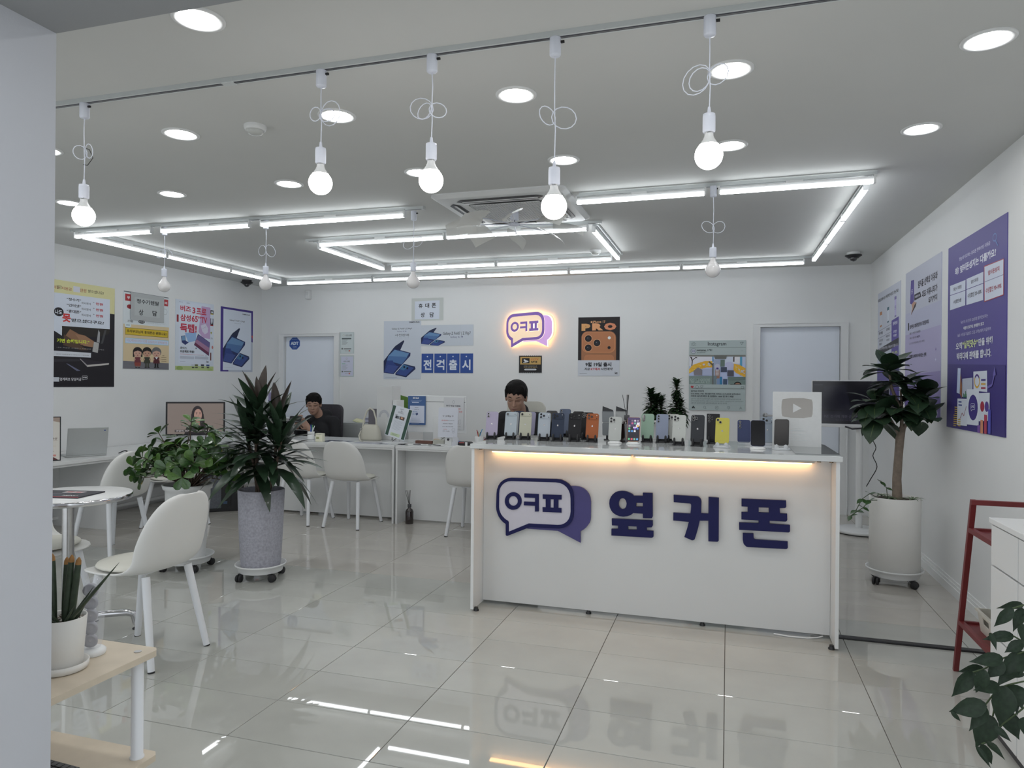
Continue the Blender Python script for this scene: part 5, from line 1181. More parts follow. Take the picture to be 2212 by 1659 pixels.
for ti, t in enumerate(tips):
    t = Vector(t); s0 = Vector((rr.uniform(-.05, .05), rr.uniform(-.04, .04), .585)); mid = s0.lerp(t, .5)+Vector((0, 0, .05))
    MB().tube([s0, mid, t], [.006, .004, .0028], BARK, n=6).build('branch', e)
    ax = (t-mid).normalized()
    for k in range(5):
        az = k*2*PI/5+rr.uniform(-.3, .3); sd = ax.cross(Vector((0, 1, .1))).normalized(); s2 = ax.cross(sd)
        d = (ax*rr.uniform(.15, .6)+sd*math.cos(az)+s2*math.sin(az)).normalized()
        cnt += 1
        if cnt > 285: break
        leaf(ly if (cnt % 61 == 7) else l2[cnt % 3], t-ax*rr.uniform(0, .02), d, ax, rr.uniform(.075, .105), 1., e)
MB().tube([(.05, -.05, .58), (.055, -.06, .78)], .004, pm('#3a6a58'), n=6).build('support_stick', e)
fo = MB()
for i in range(64):
    a = i*2.4+.7; q = math.sqrt((i+.5)/64)*.95; c = Vector((.40*q*math.cos(a)+.05, .29*q*math.sin(a), .72+.27*(1-q*q)*rr.uniform(.2, 1)+rr.uniform(-.08, .05)))
    for k in range(5):
        az = k*2*PI/5+rr.uniform(-.3, .3); el = rr.uniform(-.2, .7); d = Vector((math.cos(az)*math.cos(el), math.sin(az)*math.cos(el), math.sin(el))); x_ = d.cross(Vector((0, 0, 1))).normalized(); n_ = x_.cross(d); L = rr.uniform(.07, .10)
        M = Matrix((x_*L, d*L, n_*L)).transposed().to_4x4(); M.translation = c; mm = l2[(i+k) % 3]
        fo.add([v.co for v in mm.vertices], [tuple(p.vertices) for p in mm.polygons], mm.materials[0], True, M)
fo = fo.build('foliage', e); fo['kind'] = 'stuff'
# 3 rubber tree on a trunk, right
e = empty('potted_rubber_tree', (1.115, 5.46, 0)); tag(e, 'small rubber tree on a bare trunk in a tall white pot, right wall', 'potted plant')
caddy(e, .165, a0=-1.0)
MB().lathe([(.150, .085), (.160, .09), (.160, .592), (.158, .597), (.152, .597), (.151, .56)], mat('matte_white_pot', (.82, .81, .78), .6, var=.015, vscale=6), n=64, caps=False).lathe([(.001, .086), (.15, .086)], PLW, n=40, caps=False).build('pot', e)
MB().lathe([(.152, .575), (.07, .582), (.001, .584)], SOIL, n=36, caps=False).build('soil', e)
MB().tube([(.015, 0, .57), (.012, .005, .72), (.02, .0, .88), (.03, .01, 1.0), (.045, .01, 1.08)], [.033, .029, .027, .028, .022], BARK2, n=16).build('trunk', e)
br = [((.045, .01, 1.06), (.10, -.02, 1.17), (.14, -.02, 1.26)), ((.04, .01, 1.04), (.04, .0, 1.2), (.03, .0, 1.34)), ((.03, .01, 1.02), (-.04, .02, 1.15), (-.12, .0, 1.24)), ((.04, 0, 1.05), (.12, .08, 1.18), (.20, .08, 1.28)), ((.03, .0, 1.2), (-.03, -.02, 1.35), (-.05, -.02, 1.48))]
for b in br: MB().tube(b, [.014, .010, .006], BARK2, n=9).build('branch', e)
l3 = [leaf_mesh('broad_leaf', ELLI, G3, .25, .18, .04, G3v), leaf_mesh('broad_leaf', ELLI, G3, .45, .12, .05, G3v)]
rr = random.Random(12)
cen = [(Vector((.14, -.02, 1.26)), 15), (Vector((.03, 0, 1.36)), 17), (Vector((-.13, 0, 1.24)), 15), (Vector((.21, .07, 1.28)), 12), (Vector((-.05, -.02, 1.46)), 12), (Vector((.02, -.05, 1.20)), 10), (Vector((-.12, -.04, 1.14)), 6), (Vector((.16, -.05, 1.13)), 6)]
for c, n in cen:
    for i in range(n+5):
        az = i*2.4+rr.uniform(-.3, .3); el = rr.uniform(-.6, .7) if i < n+2 else rr.uniform(.7, 1.2)
        d = Vector((math.cos(az)*math.cos(el), math.sin(az)*math.cos(el)*.8, math.sin(el)))
        L_ = rr.uniform(.15, .225)
        if c.x+d.x*(L_+.02) > .29: continue
        leaf(l3[i % 2], c+d*.02, d, (0, 0, 1), L_, rr.uniform(1.05, 1.3), e)
# vines and small plants at the trunk's foot
VN = leaf_mesh('vine_leaf', HEART, G2b, .1, .1); LS = leaf_mesh('striped_leaf', LANCE, mat('striped_pale_leaf', (.12, .18, .09), .5, var=.5, vscale=60), .6, .2)
for pts in ([(-.10, -.05, .58), (-.17, -.07, .62), (-.22, -.08, .58), (-.26, -.09, .50)], [(-.10, -.08, .58), (-.18, -.12, .58), (-.22, -.13, .53), (-.30, -.14, .47)], [(-.05, -.02, .58), (-.06, -.04, .66), (-.10, -.05, .70)]):
    MB().tube(pts, .0025, GSTEM, n=6).build('vine', e)
    for i, p in enumerate(pts[1:]):
        for s_ in (-1, 1): leaf(VN, p, (s_*.6+rr.uniform(-.3, .3), -.5, rr.uniform(-.6, .5)), (0, -.4, 1), rr.uniform(.045, .062), 1., e)
for c in ((-.03, -.06, .585), (.10, -.05, .585), (-.09, -.03, .60)):
    for i in range(9): az = i*.7; leaf(LS, c, (math.cos(az), math.sin(az), .8), (0, 0, 1), rr.uniform(.06, .10), 1.1, e)
# 4 two compact dark plants in white pots on the counter
def compact(x, y, heads, label):
    e = empty('potted_compact_dracaena', (x, y, 1.0005)); tag(e, label, 'potted plant', 'compact dark plants on the counter')
    MB().lathe([(.050, 0), (.062, .10), (.066, .128), (.062, .128), (.058, .10)], PLW, n=40, caps=False).lathe([(.001, 0), (.05, 0)], PLW, n=30, caps=False).build('pot', e)
    MB().lathe([(.060, .115), (.001, .120)], SOIL, n=28, caps=False).build('soil', e)
    lm4 = leaf_mesh('short_leaf', SHORT, G4, .35, .3); rr = random.Random(int(abs(x)*100))
    for (hx0, hy0, z0, z1, n, R0, R1) in heads:
        MB().tube([(hx0, hy0, .115), (hx0, hy0, z1-.02)], .006, BARK, n=8).build('stem', e)
        for i in range(n):
            q = i/(n-1); z = z0+(z1-z0)*q; az = i*2.4; el = -.25+1.35*q**1.5+rr.uniform(-.1, .1); L = R0*(1-q)+R1*q
            d = Vector((math.cos(az)*math.cos(el), math.sin(az)*math.cos(el), math.sin(el))); leaf(lm4, (hx0, hy0, z), d, (0, 0, 1), L*rr.uniform(.9, 1.25), 1.7, e)
compact(-.455, 4.72, [(0, 0, .125, .27, 110, .085, .06), (.035, .01, .14, .26, 60, .07, .055), (-.03, .0, .14, .31, 90, .07, .055)], 'compact spiky dark plant in a white pot, the shorter one on the counter')
compact(-.320, 4.72, [(0, 0, .125, .30, 130, .090, .040), (.0, .0, .27, .375, 70, .040, .055), (.02, .02, .14, .24, 60, .08, .05)], 'compact spiky dark plant in a white pot, the taller one beside the framed board')
# 5 snake plant with brown tips in a white pot on the shelf
e = empty('potted_snake_plant', (-1.722, 1.470, .5755)); tag(e, 'stubby snake plant with brown tips in a white pot on the pale wood shelf', 'potted plant')
WP = mat('white_ceramic_pot', (.74, .73, .70), .45, var=.01)
MB().lathe([(.058, 0), (.064, .003), (.066, .020), (.063, .021), (.059, .006), (.001, .005)], WP, n=56).build('saucer', e)
MB().lathe([(.048, .006), (.050, .008), (.0605, .142), (.0595, .144), (.057, .142), (.056, .125)], WP, n=56, caps=False).build('pot', e)
MB().lathe([(.056, .128), (.03, .131), (.001, .132)], SOIL, n=30, caps=False).build('soil', e)
peb = MB(); rr = random.Random(8); PB = [mat('pebble_white', (.66, .64, .58), .7, var=.1), mat('pebble_brown', (.22, .14, .10), .7, var=.2), mat('pebble_grey', (.35, .33, .30), .7, var=.1)]
for i in range(150):
    a = rr.uniform(0, 6.28); q = .054*math.sqrt(rr.uniform(0, 1)); s_ = rr.uniform(.0022, .0042); peb.ell((q*math.cos(a), q*math.sin(a), .131+rr.uniform(0, .003)), (s_, s_*.9, s_*.7), PB[rr.choice((0, 0, 1, 2))], n=6, k=4)
peb = peb.build('pebbles', e); peb['kind'] = 'stuff'
SN = mat('banded_snake_leaf', (.030, .048, .026), .45, var=.25, vscale=60); TIP = mat('brown_leaf_tip', (.30, .15, .045), .7, var=.15, vscale=60)
def spike(b, t, r, tip=True, parent=e):
    b = Vector(b); t = Vector(t); d = t-b; L = d.length; n = d.normalized(); k = L-.020
    m = MB()
    if tip: m.tube([b, b+n*(L*.3), b+n*(L*.7), b+n*k], [r*.9, r, r*.95, r*.85], SN, n=14); m.tube([b+n*k, b+n*(L-.010), b+n*(L-.003), t], [r*.86, r*.75, r*.35, .0005], TIP, n=14)
    else: m.tube([b, b+n*(L*.25), b+n*(L*.6), t], [r*.8, r, r*.8, .0004], SN, n=10)
    m.build('leaf', parent)
spike((-.030, -.025, .125), (-.034, -.040, .300), .0100); spike((-.016, -.010, .125), (-.022, -.012, .315), .0090); spike((-.002, .010, .125), (-.004, .018, .300), .0085); spike((.012, .0, .125), (.030, .004, .312), .0088); spike((.024, .006, .125), (.050, .008, .306), .0088)
spike((-.045, -.005, .125), (-.060, -.02, .28), .0095); spike((.0, -.020, .125), (-.030, -.03, .245), .0055, False)
spike((.030, -.012, .128), (.205, -.01, .308), .0056, False); spike((.028, -.005, .128), (.105, .004, .232), .0042, False); spike((.030, -.02, .128), (.078, -.028, .190), .0042, False)
spike((.012, -.02, .128), (-.008, -.04, .150), .0035, False); spike((.018, -.02, .128), (.026, -.05, .165), .0035, False); spike((.028, .012, .128), (.048, .03, .17), .0040, False)
# 6 trailing plant at the right edge
e = empty('trailing_plant', (.93, 2.25, .846)); 
tag(e, 'trailing plant with large drooping dark leaves hanging over the right edge, closest to the camera', 'potted plant')
hm = leaf_mesh('heart_leaf', HEART, mat('dusky_green_leaf', (.017, .033, .018), .5, var=.3, vscale=7, spec=.3), .22, .22, .07)
O = Vector((.93, 2.25, .846))
MB().lathe([(.06, 0), (.075, .11), (.079, .125), (.074, .125), (.07, .1)], WP, M=Matrix.Translation((.175, .06, 0)), n=40, caps=False).lathe([(.001, .002), (.06, .002)], WP, M=Matrix.Translation((.175, .06, 0)), n=30, caps=False).build('pot', e)
MB().lathe([(.072, .112), (.001, .116)], SOIL, M=Matrix.Translation((.175, .06, 0)), n=28, caps=False).build('soil', e)
rr = random.Random(6)
for a, b, w_ in HANG:
    a = Vector(a); b = Vector(b); L = (b-a).length; d = b-a; up = Vector((rr.uniform(-.3, .1), -1, rr.uniform(.2, .7)))
    leaf(hm, a-O, d, up, L*1.04, min(1.5, w_/L/.60), e)
for p in HSTEM:
    MB().tube([Vector(q)-O for q in p], .0022, GSTEM, n=7).build('stem', e)
MB().tube([(.17, .05, .115), (.13, .02, .19), (.07, .0, .15), (-.02, -.02, .02), (-.05, -.03, -.06)], .0025, GSTEM, n=7).build('stem', e)
MB().tube([(.17, .05, .115), (.10, .0, .17), (.0, -.03, .06), (-.04, -.03, -.15), (-.03, -.03, -.24)], .0025, GSTEM, n=7).build('stem', e)

# ================================================================ people
def fuse(prims, m, name, parent, voxel=.007, smooth=4):
    b = MB()
    for p in prims:
        if p[0] == 'c':
            A, B_ = Vector(p[1]), Vector(p[2]); ra, rb = p[3], p[4]; d = (B_-A); L = d.length; n = d/max(L, 1e-6); pts = []; rs = []
            for i in range(5): t = -math.cos(i/4*PI/2); pts.append(A+n*ra*t); rs.append(max(ra*math.sin(i/4*PI/2), .0005))
            for i in range(1, 5): t = math.sin(i/4*PI/2); pts.append(B_+n*rb*t); rs.append(max(rb*math.cos(i/4*PI/2), .0005))
            b.tube(pts, rs, m, n=16)
        else:
            M = Matrix.Translation(p[1])@(p[3].to_4x4() if len(p) > 3 else Matrix.Identity(4)); b.ell((0, 0, 0), p[2], m, n=24, k=16, M=M)
    me = bpy.data.meshes.new('f'); me.from_pydata(b.v, [], b.f); o = bpy.data.objects.new('f', me); COL.objects.link(o)
    md = o.modifiers.new('r', 'REMESH'); md.mode = 'VOXEL'; md.voxel_size = voxel
    md = o.modifiers.new('s', 'SMOOTH'); md.iterations = smooth; md.factor = .5
    dg = bpy.context.evaluated_depsgraph_get(); m2 = bpy.data.meshes.new_from_object(o.evaluated_get(dg)); bpy.data.objects.remove(o)
    m2.materials.clear(); m2.materials.append(m); m2.polygons.foreach_set('use_smooth', [True]*len(m2.polygons)); m2.update()
    r = bpy.data.objects.new(name, m2); COL.objects.link(r); r.parent = parent; return r
SKIN = mat('skin', (.36, .215, .155), .5, var=.05, vscale=30); HAIR = mat('black_hair', (.008, .007, .007), .75, var=.3, vscale=120, bump=.9, bscale=220, spec=.15)
CLOTH = mat('black_cotton', (.010, .010, .013), .85, var=.15, vscale=60); LIP = mat('lip', (.24, .10, .085), .5, var=.05)
def head_prims(H):
    q = lambda v: H@Vector(v); R = H.to_3x3()
    return [('e', q((0, .012, .025)), (.076, .092, .092), R), ('e', q((0, -.020, -.035)), (.064, .066, .080), R), ('e', q((0, -.045, -.085)), (.038, .036, .030), R),
            ('e', q((0, -.055, .030)), (.060, .034, .040), R), ('e', q((-.033, -.062, -.022)), (.022, .018, .020), R), ('e', q((.033, -.062, -.022)), (.022, .018, .020), R),
            ('c', q((0, -.084, .010)), q((0, -.100, -.030)), .007, .012), ('e', q((-.010, -.092, -.034)), (.009, .009, .007), R), ('e', q((.010, -.092, -.034)), (.009, .009, .007), R),
            ('e', q((0, -.080, -.060)), (.022, .013, .012), R), ('e', q((-.078, .010, -.010)), (.010, .018, .030), R), ('e', q((.078, .010, -.010)), (.010, .018, .030), R),
            ('c', q((-.050, -.074, .022)), q((-.014, -.086, .018)), .009, .008), ('c', q((.050, -.074, .022)), q((.014, -.086, .018)), .009, .008)]
def face_bits(H, e, k=1.):
    q = lambda v: H@Vector(v); DK = HAIR
    b = MB()
    for s_ in (-1, 1): b.tube([q((s_*.050, -.076, .030)), q((s_*.035, -.090, .036)), q((s_*.016, -.096, .031))], [.0018, .0034, .0024], DK, n=6)
    b.build('eyebrows', e); b = MB()
    for s_ in (-1, 1): b.tube([q((s_*.046, -.079, .002)), q((s_*.032, -.0885, -.001)), q((s_*.018, -.089, .001))], [.0010, .0022, .0010], DK, n=6)
    b.build('eyes', e)
    MB().tube([q((-.022, -.086, -.062)), q((-.008, -.0925, -.059)), q((0, -.0925, -.0605)), q((.008, -.0925, -.059)), q((.022, -.086, -.062))], [.0015, .0035, .003, .0035, .0015], LIP, n=7).tube([q((-.016, -.088, -.067)), q((0, -.0925, -.069)), q((.016, -.088, -.067))], [.0012, .0034, .0012], LIP, n=7).build('lips', e)
def hair(H, e, seed, fr=.055):
    q = lambda v: H@Vector(v); R = H.to_3x3(); rr = random.Random(seed)
    P2 = [('e', q((0, .026, .047)), (.089, .096, .090), R), ('e', q((0, .055, .0)), (.078, .060, .065), R)]
    P2 += [('e', q((.012, .0, .088)), (.066, .074, .052), R), ('e', q((-.02, -.03, .085)), (.052, .050, .044), R), ('e', q((.030, -.035, .080)), (.045, .045, .042), R)]
    for i in range(13):   # fringe
        x = -.070+.140*i/12; P2.append(('c', q((x*.8, -.052, .100)), q((x*1.02+.006, -.086+abs(x)*.38, fr+.012*math.sin(i*2.1)+rr.uniform(-.004, .006))), .020, .006))
    for s_ in (-1, 1): P2 += [('c', q((s_*.074, -.010, .06)), q((s_*.079, -.018, .005)), .016, .006), ('c', q((s_*.074, .03, .06)), q((s_*.078, .035, -.02)), .018, .010)]
    fuse(P2, HAIR, 'hair', e, .006, 2)
def hand_prims(w_, palm, fd, up, side, curl=.5, s=1.):
    """w_: wrist, palm: direction wrist->knuckles, up: back of the hand"""
    w_ = Vector(w_); p = Vector(palm).normalized(); u = Vector(up).normalized(); x = p.cross(u).normalized()*side; u = x.cross(p)*side
    P2 = [('c', w_, w_+p*.03*s, .024*s, .028*s)]
    for i in range(4):
        o = (-.030+.020*i)*s; k = w_+p*.085*s+x*o; P2.append(('c', w_+p*.02*s+x*o*.7, k, .014*s, .0105*s)); L = (.040, .046, .043, .033)[i]*s
        a = k; d = p
        for j in range(3): d = (d-u*curl*(.5+.3*j)).normalized(); b = a+d*L*(.8, .6, .45)[j]; P2.append(('c', a, b, (.0095-.001*j)*s, (.0085-.001*j)*s)); a = b
    t = w_+p*.025*s-x*.028*s; t2 = t+(p*.5-x*.7-u*.3).normalized()*.038*s; t3 = t2+(p*.9-u*.5).normalized()*.030*s; P2 += [('c', t, t2, .013*s, .010*s), ('c', t2, t3, .010*s, .008*s)]
    return P2
# man behind the reception counter
e = empty('person', (0, 0, 0)); tag(e, 'man in a black shirt with short dark hair sitting behind the counter, looking down', 'person')
HS = 1.12
H = Matrix.Translation((-1.772, 5.90, 1.238))@Matrix.Rotation(.12, 4, 'Z')@Matrix.Rotation(math.radians(20), 4, 'X')@Matrix.Rotation(.05, 4, 'Y')@Matrix.Scale(HS, 4)
body = head_prims(Matrix.Translation((-1.772, 5.90, 1.238))@Matrix.Rotation(.12, 4, 'Z')@Matrix.Rotation(math.radians(20), 4, 'X'))
body = [(p[0], *[(H@((Matrix.Translation((-1.772, 5.90, 1.238))@Matrix.Rotation(.12, 4, 'Z')@Matrix.Rotation(math.radians(20), 4, 'X')).inverted()@Vector(v))) if isinstance(v, Vector) else (tuple(c*HS for c in v) if isinstance(v, tuple) else (v*HS if isinstance(v, float) else v)) for v in p[1:]]) for p in body]
cx, cy = -1.772, 6.02
body += [('c', (cx, cy-.03, 1.15), (cx, cy+.02, 1.06), .060, .066), ('c', (cx-.155, cy+.02, 1.045), (cx+.155, cy+.02, 1.045), .056, .056), ('e', (cx, cy+.02, .89), (.17, .11, .21)), ('e', (cx, cy+.02, .62), (.16, .12, .18)),
         ('c', (cx-.18, cy+.02, 1.03), (cx-.24, cy-.08, .76), .052, .044), ('c', (cx-.24, cy-.08, .76), (cx-.16, cy-.30, .80), .042, .030), ('c', (cx+.18, cy+.02, 1.03), (cx+.24, cy-.08, .76), .052, .044), ('c', (cx+.24, cy-.08, .76), (cx+.10, cy-.30, .80), .042, .030),
         ('c', (cx-.09, cy, .52), (cx-.12, cy-.40, .50), .085, .060), ('c', (cx+.09, cy, .52), (cx+.12, cy-.40, .50), .085, .060), ('c', (cx-.12, cy-.40, .50), (cx-.12, cy-.40, .08), .055, .04), ('c', (cx+.12, cy-.40, .50), (cx+.12, cy-.40, .08), .055, .04), ('c', (cx-.12, cy-.38, .04), (cx-.12, cy-.55, .03), .04, .03), ('c', (cx+.12, cy-.38, .04), (cx+.12, cy-.55, .03), .04, .03)]
body += hand_prims((cx-.16, cy-.30, .80), (.4, -.8, .15), None, (0, 0, 1), 1, .4)+hand_prims((cx+.10, cy-.30, .80), (-.3, -.8, .15), None, (0, 0, 1), -1, .4)
fuse(body, SKIN, 'body', e, .0062, 3); face_bits(H, e); hair(H, e, 3, .060)
fuse([('c', (cx-.155, cy+.025, 1.045), (cx+.155, cy+.025, 1.045), .070, .070), ('c', (cx, cy+.045, 1.115), (cx, cy+.04, 1.04), .070, .090), ('e', (cx, cy+.02, .89), (.185, .125, .22)), ('e', (cx, cy+.02, .62), (.175, .135, .19)), ('c', (cx-.18, cy+.02, 1.03), (cx-.24, cy-.08, .78), .066, .058), ('c', (cx+.18, cy+.02, 1.03), (cx+.24, cy-.08, .78), .066, .058), ('c', (cx-.24, cy-.08, .76), (cx-.19, cy-.22, .785), .054, .046), ('c', (cx+.24, cy-.08, .76), (cx+.15, cy-.22, .785), .054, .046)], CLOTH, 'shirt', e, .009, 4)
fuse([('c', (cx-.09, cy+.02, .53), (cx-.12, cy-.40, .50), .098, .072), ('c', (cx+.09, cy+.02, .53), (cx+.12, cy-.40, .50), .098, .072), ('c', (cx-.12, cy-.40, .50), (cx-.12, cy-.40, .12), .066, .052), ('c', (cx+.12, cy-.40, .50), (cx+.12, cy-.40, .12), .066, .052)], CLOTH, 'trousers', e, .012, 3)
def office(x, y, m, top, w_, label, hr=False):
    e = empty('office_chair', (x, y, 0)); tag(e, label, 'chair')
    MB().prism(rrect(w_, .50, .07), .05, m, M=Matrix.Translation((0, .03, top-.25))@Matrix.Rotation(PI/2-.06, 4, 'X')).build('backrest', e); MB().box((-.24, -.46, .345), (.24, .0, .415), m, bev=.02).build('seat', e)
    MB().lathe([(.028, .07), (.028, .35)], BLACK, c=(0, -.22, 0), n=16).tube([(0, -.2, .36), (0, .04, .45), (0, .05, top-.3)], .02, BLACK).build('column', e)
    for k in range(5): a = 2*PI*k/5+.3; MB().tube([(0, -.22, .09), (.27*math.cos(a), -.22+.27*math.sin(a), .06)], [.022, .015], BLACK).build('base_arm', e); MB().ell((.27*math.cos(a), -.22+.27*math.sin(a), .028), (.028, .02, .028), RUBBER, n=14, k=8).build('caster', e)
    return e
office(-1.775, 6.24, PAD, 1.195, .36, 'cream office chair whose back shows right of the man behind the counter')
# man with a phone, behind the dark leaves
e = empty('person', (0, 0, 0)); tag(e, 'man in a black hooded top holding a phone in both hands, behind the dark leaves', 'person')
cx, cy = -4.53, 7.20
H = Matrix.Translation((-4.555, 7.08, 1.100))@Matrix.Rotation(.42, 4, 'Z')@Matrix.Rotation(math.radians(12), 4, 'X')
body = head_prims(H)+[('c', (cx-.03, cy-.06, 1.03), (cx, cy, .94), .055, .060), ('c', (cx-.155, cy, .90), (cx+.155, cy, .90), .058, .058), ('e', (cx, cy, .74), (.16, .11, .18)), ('e', (cx, cy+.02, .58), (.15, .12, .14)),
    ('c', (cx-.17, cy, .885), (cx-.25, cy-.06, .64), .05, .042), ('c', (cx-.25, cy-.06, .64), (cx-.16, cy-.25, .84), .040, .028), ('c', (cx+.17, cy, .885), (cx+.25, cy-.06, .62), .05, .042), ('c', (cx+.25, cy-.06, .62), (cx+.0, cy-.25, .82), .040, .028),
    ('c', (cx-.09, cy, .50), (cx-.12, cy-.36, .50), .080, .058), ('c', (cx+.09, cy, .50), (cx+.12, cy-.36, .50), .080, .058), ('c', (cx-.12, cy-.36, .50), (cx-.12, cy-.38, .08), .052, .04), ('c', (cx+.12, cy-.36, .50), (cx+.12, cy-.38, .08), .052, .04), ('c', (cx-.12, cy-.36, .04), (cx-.12, cy-.50, .03), .04, .03), ('c', (cx+.12, cy-.36, .04), (cx+.12, cy-.50, .03), .04, .03)]
body += hand_prims((cx-.16, cy-.25, .85), (.25, -.25, .6), None, (-.5, -1, .2), -1, .75)+hand_prims((cx+.0, cy-.25, .83), (-.45, -.25, .6), None, (.3, -1, .2), 1, .75)
fuse(body, SKIN, 'body', e, .0062, 3); face_bits(H, e); hair(H, e, 11, .048)
fuse([('c', (cx-.155, cy+.01, .90), (cx+.155, cy+.01, .90), .072, .072), ('c', (cx-.01, cy+.02, .98), (cx, cy+.01, .92), .074, .090), ('e', (cx, cy+.06, .975), (.11, .06, .07)), ('e', (cx, cy, .74), (.18, .13, .19)), ('e', (cx, cy+.02, .58), (.17, .14, .16)), ('c', (cx-.17, cy, .885), (cx-.25, cy-.06, .64), .068, .060), ('c', (cx+.17, cy, .885), (cx+.25, cy-.06, .62), .070, .062), ('c', (cx-.25, cy-.06, .64), (cx-.17, cy-.22, .81), .056, .044), ('c', (cx+.25, cy-.06, .62), (cx+.04, cy-.21, .78), .058, .046)], CLOTH, 'hoodie', e, .009, 4)
fuse([('c', (cx-.09, cy+.02, .50), (cx-.12, cy-.36, .50), .094, .070), ('c', (cx+.09, cy+.02, .50), (cx+.12, cy-.36, .50), .094, .070), ('c', (cx-.12, cy-.36, .50), (cx-.12, cy-.38, .12), .064, .05), ('c', (cx+.12, cy-.36, .50), (cx+.12, cy-.38, .12), .064, .05)], CLOTH, 'trousers', e, .012, 3)
m = MB(); m.prism(rrect(.150, .075, .010), .008, BLACK, M=frame((cx-.125, cy-.325, .935), (1, 0, 0), (0, .35, 1))); o = m.build('smartphone'); tag(o, 'black smartphone held sideways by the man behind the dark leaves', 'phone')
office(-4.60, 7.44, mat('dark_grey_mesh', (.055, .05, .06), .8, var=.1, vscale=60), 1.09, .40, 'dark grey high backed office chair behind the man with the phone')
# ================================================================ posters on the walls
def bubble(s, x0, y0, x1, y1, c, c2=None):
    s.shape([LOGO['outer'], LOGO['inner']], x0, y0, x1, y1, c, bbox=[LOGO['outer'], LOGO['back']])
    for ks in (['o1', 'o2'], ['k'], ['p1', 'p2']): s.shape([LOGO['outer'][:1]+LOGO[ks[0]]] if 0 else [LOGO[k] for k in ks], *sub(s, x0, y0, x1, y1, LOGO[ks[0]]), c)
def sub(s, x0, y0, x1, y1, l):
    A_ = [p for k in ('outer', 'back') for p in LOGO[k]]; a0 = min(p[0] for p in A_); a1 = max(p[0] for p in A_); b0 = min(p[1] for p in A_); b1 = max(p[1] for p in A_)
    return (x0+(min(p[0] for p in l)-a0)/(a1-a0)*(x1-x0), y0+(b1-max(p[1] for p in l))/(b1-b0)*(y1-y0), x0+(max(p[0] for p in l)-a0)/(a1-a0)*(x1-x0), y0+(b1-min(p[1] for p in l))/(b1-b0)*(y1-y0))
def foldphones(s, T):
    """folding phone and flip phone picture; T maps reading coordinates"""
    q = lambda *p: [T(*a) for a in p]
    s.poly(q((1345,535),(1352,545),(1310,640),(1245,612),(1265,590)), '#20263f'); s.poly(q((1245,612),(1262,618),(1150,855),(1148,740)), '#1f2745').poly(q((1250,615),(1415,660),(1412,690),(1250,872),(1148,858)), '#252e55')
    s.poly(q((1258,628),(1400,665),(1380,700),(1195,690)), '#5a7ba0').poly(q((1195,690),(1385,700),(1330,775),(1180,735)), '#46648f').poly(q((1180,735),(1240,735),(1250,760),(1290,800),(1240,860),(1155,850)), '#2c3c70').poly(q((1190,780),(1300,790),(1245,865),(1155,850)), '#38477c')
    s.poly(q((1350,768),(1460,795),(1465,820),(1375,902),(1268,880),(1268,862)), '#222a4c').poly(q((1345,775),(1450,808),(1370,890),(1275,868)), '#33457a').poly(q((1345,775),(1400,792),(1350,835),(1310,820)), '#3c6488')
    for a, b in ((1355, 800), (1385, 812)): s.circ(*T(a, b), abs(T(a+9, b)[0]-T(a, b)[0]), abs(T(a, b+11)[1]-T(a, b)[1]), '#14182c')
def poster(s, name, M, label, cat='poster', group=None):
    o = s.place(name, M); tag(o, label, cat, group); return o
# left wall, nearest: big poster cut by the pillar
s = Sheet(.785, 1.02, [(-160, 72), (785, 230), (765, 1580), (-160, 1576)], base='#1c1a1f')
s.poly([(-160,72),(785,230),(778,588),(-160,470)], '#bdb98c').text('원하는 지원금', -100, 170, 205, 260, '#8d3c34', .01).text('있던', 0, 175, 65, 235, '#2a2826', .01).rect(225, 190, 315, 285, '#b9bac2').text('만원', 318, 225, 400, 285, '#8d3c34', .01).text('받으셨나요?', 425, 240, 635, 318, '#2a2826', .01)
s.poly([(-160,260),(718,382),(712,795),(-160,735)], '#b9bfca')
for i, (t, y) in enumerate((('“정수기”', 350), ('“인터넷”', 432), ('“휴대폰”', 515))):
    s.text(t, 135, y, 330, y+68, '#26262c', .025).text('하시면서', 335, y+62, 458, y+110, '#3a3a40', .01).text('만원', 530, y+72, 622, y+120, '#a02a34', .03).text('>', 490, y+65, 508, y+82, '#3a3a40', .02)
s.circ(30, 550, 66, 62, '#1c1a1f').text('나도', -20, 515, 75, 590, '#c0c4cc', .02).text('못', 78, 570, 190, 700, '#b03030', .04).text('받으셨다구요?', 200, 640, 635, 735, '#202026', .025)
s.poly([(-160,735),(0,830),(72,880),(75,742)], '#b9bfca').poly([(72,745),(712,795),(700,860),(560,900),(80,900)], '#26221f')
s.poly([(180,790),(300,860),(380,880),(500,960),(480,1040),(330,1010),(120,880)], '#7a5a44').poly([(250,860),(380,880),(500,965),(482,1040),(360,1020)], '#8a6850').poly([(500,965),(568,985),(550,1118),(478,1100)], '#9a9a98').poly([(100,860),(300,1000),(420,1080),(330,1080),(90,1010)], '#4a382c')
s.poly([(560,800),(580,840),(575,980),(535,970)], '#8a8a8c').poly([(640,810),(670,800),(620,990),(590,995)], '#3c3c3e')
s.text('기면 손해입니다.”', 5, 915, 438, 1000, '#b7c43c', .03).text('나도 요금은 그대로니 지원금을 꼭 챙기세요', 5, 1030, 635, 1085, '#8c8a8c', .0).poly([(-160,1075),(460,1118),(458,1182),(-160,1150)], '#b6b9c0').text('전국의 200호점에서 직접보시고 구매하세요', 0, 1122, 435, 1160, '#4a4a50')
s.poly([(318,1195),(695,1255),(412,1285)], '#26222a').poly([(405,1282),(698,1258),(695,1280),(410,1308)], '#a8a4a0').poly([(310,1200),(318,1195),(412,1285),(408,1306)], '#8c8888').poly([(130,1260),(150,1262),(320,1360),(270,1362)], '#5a5c72').poly([(-160,1190),(300,1205),(330,1230),(-160,1240)], '#2a282e')
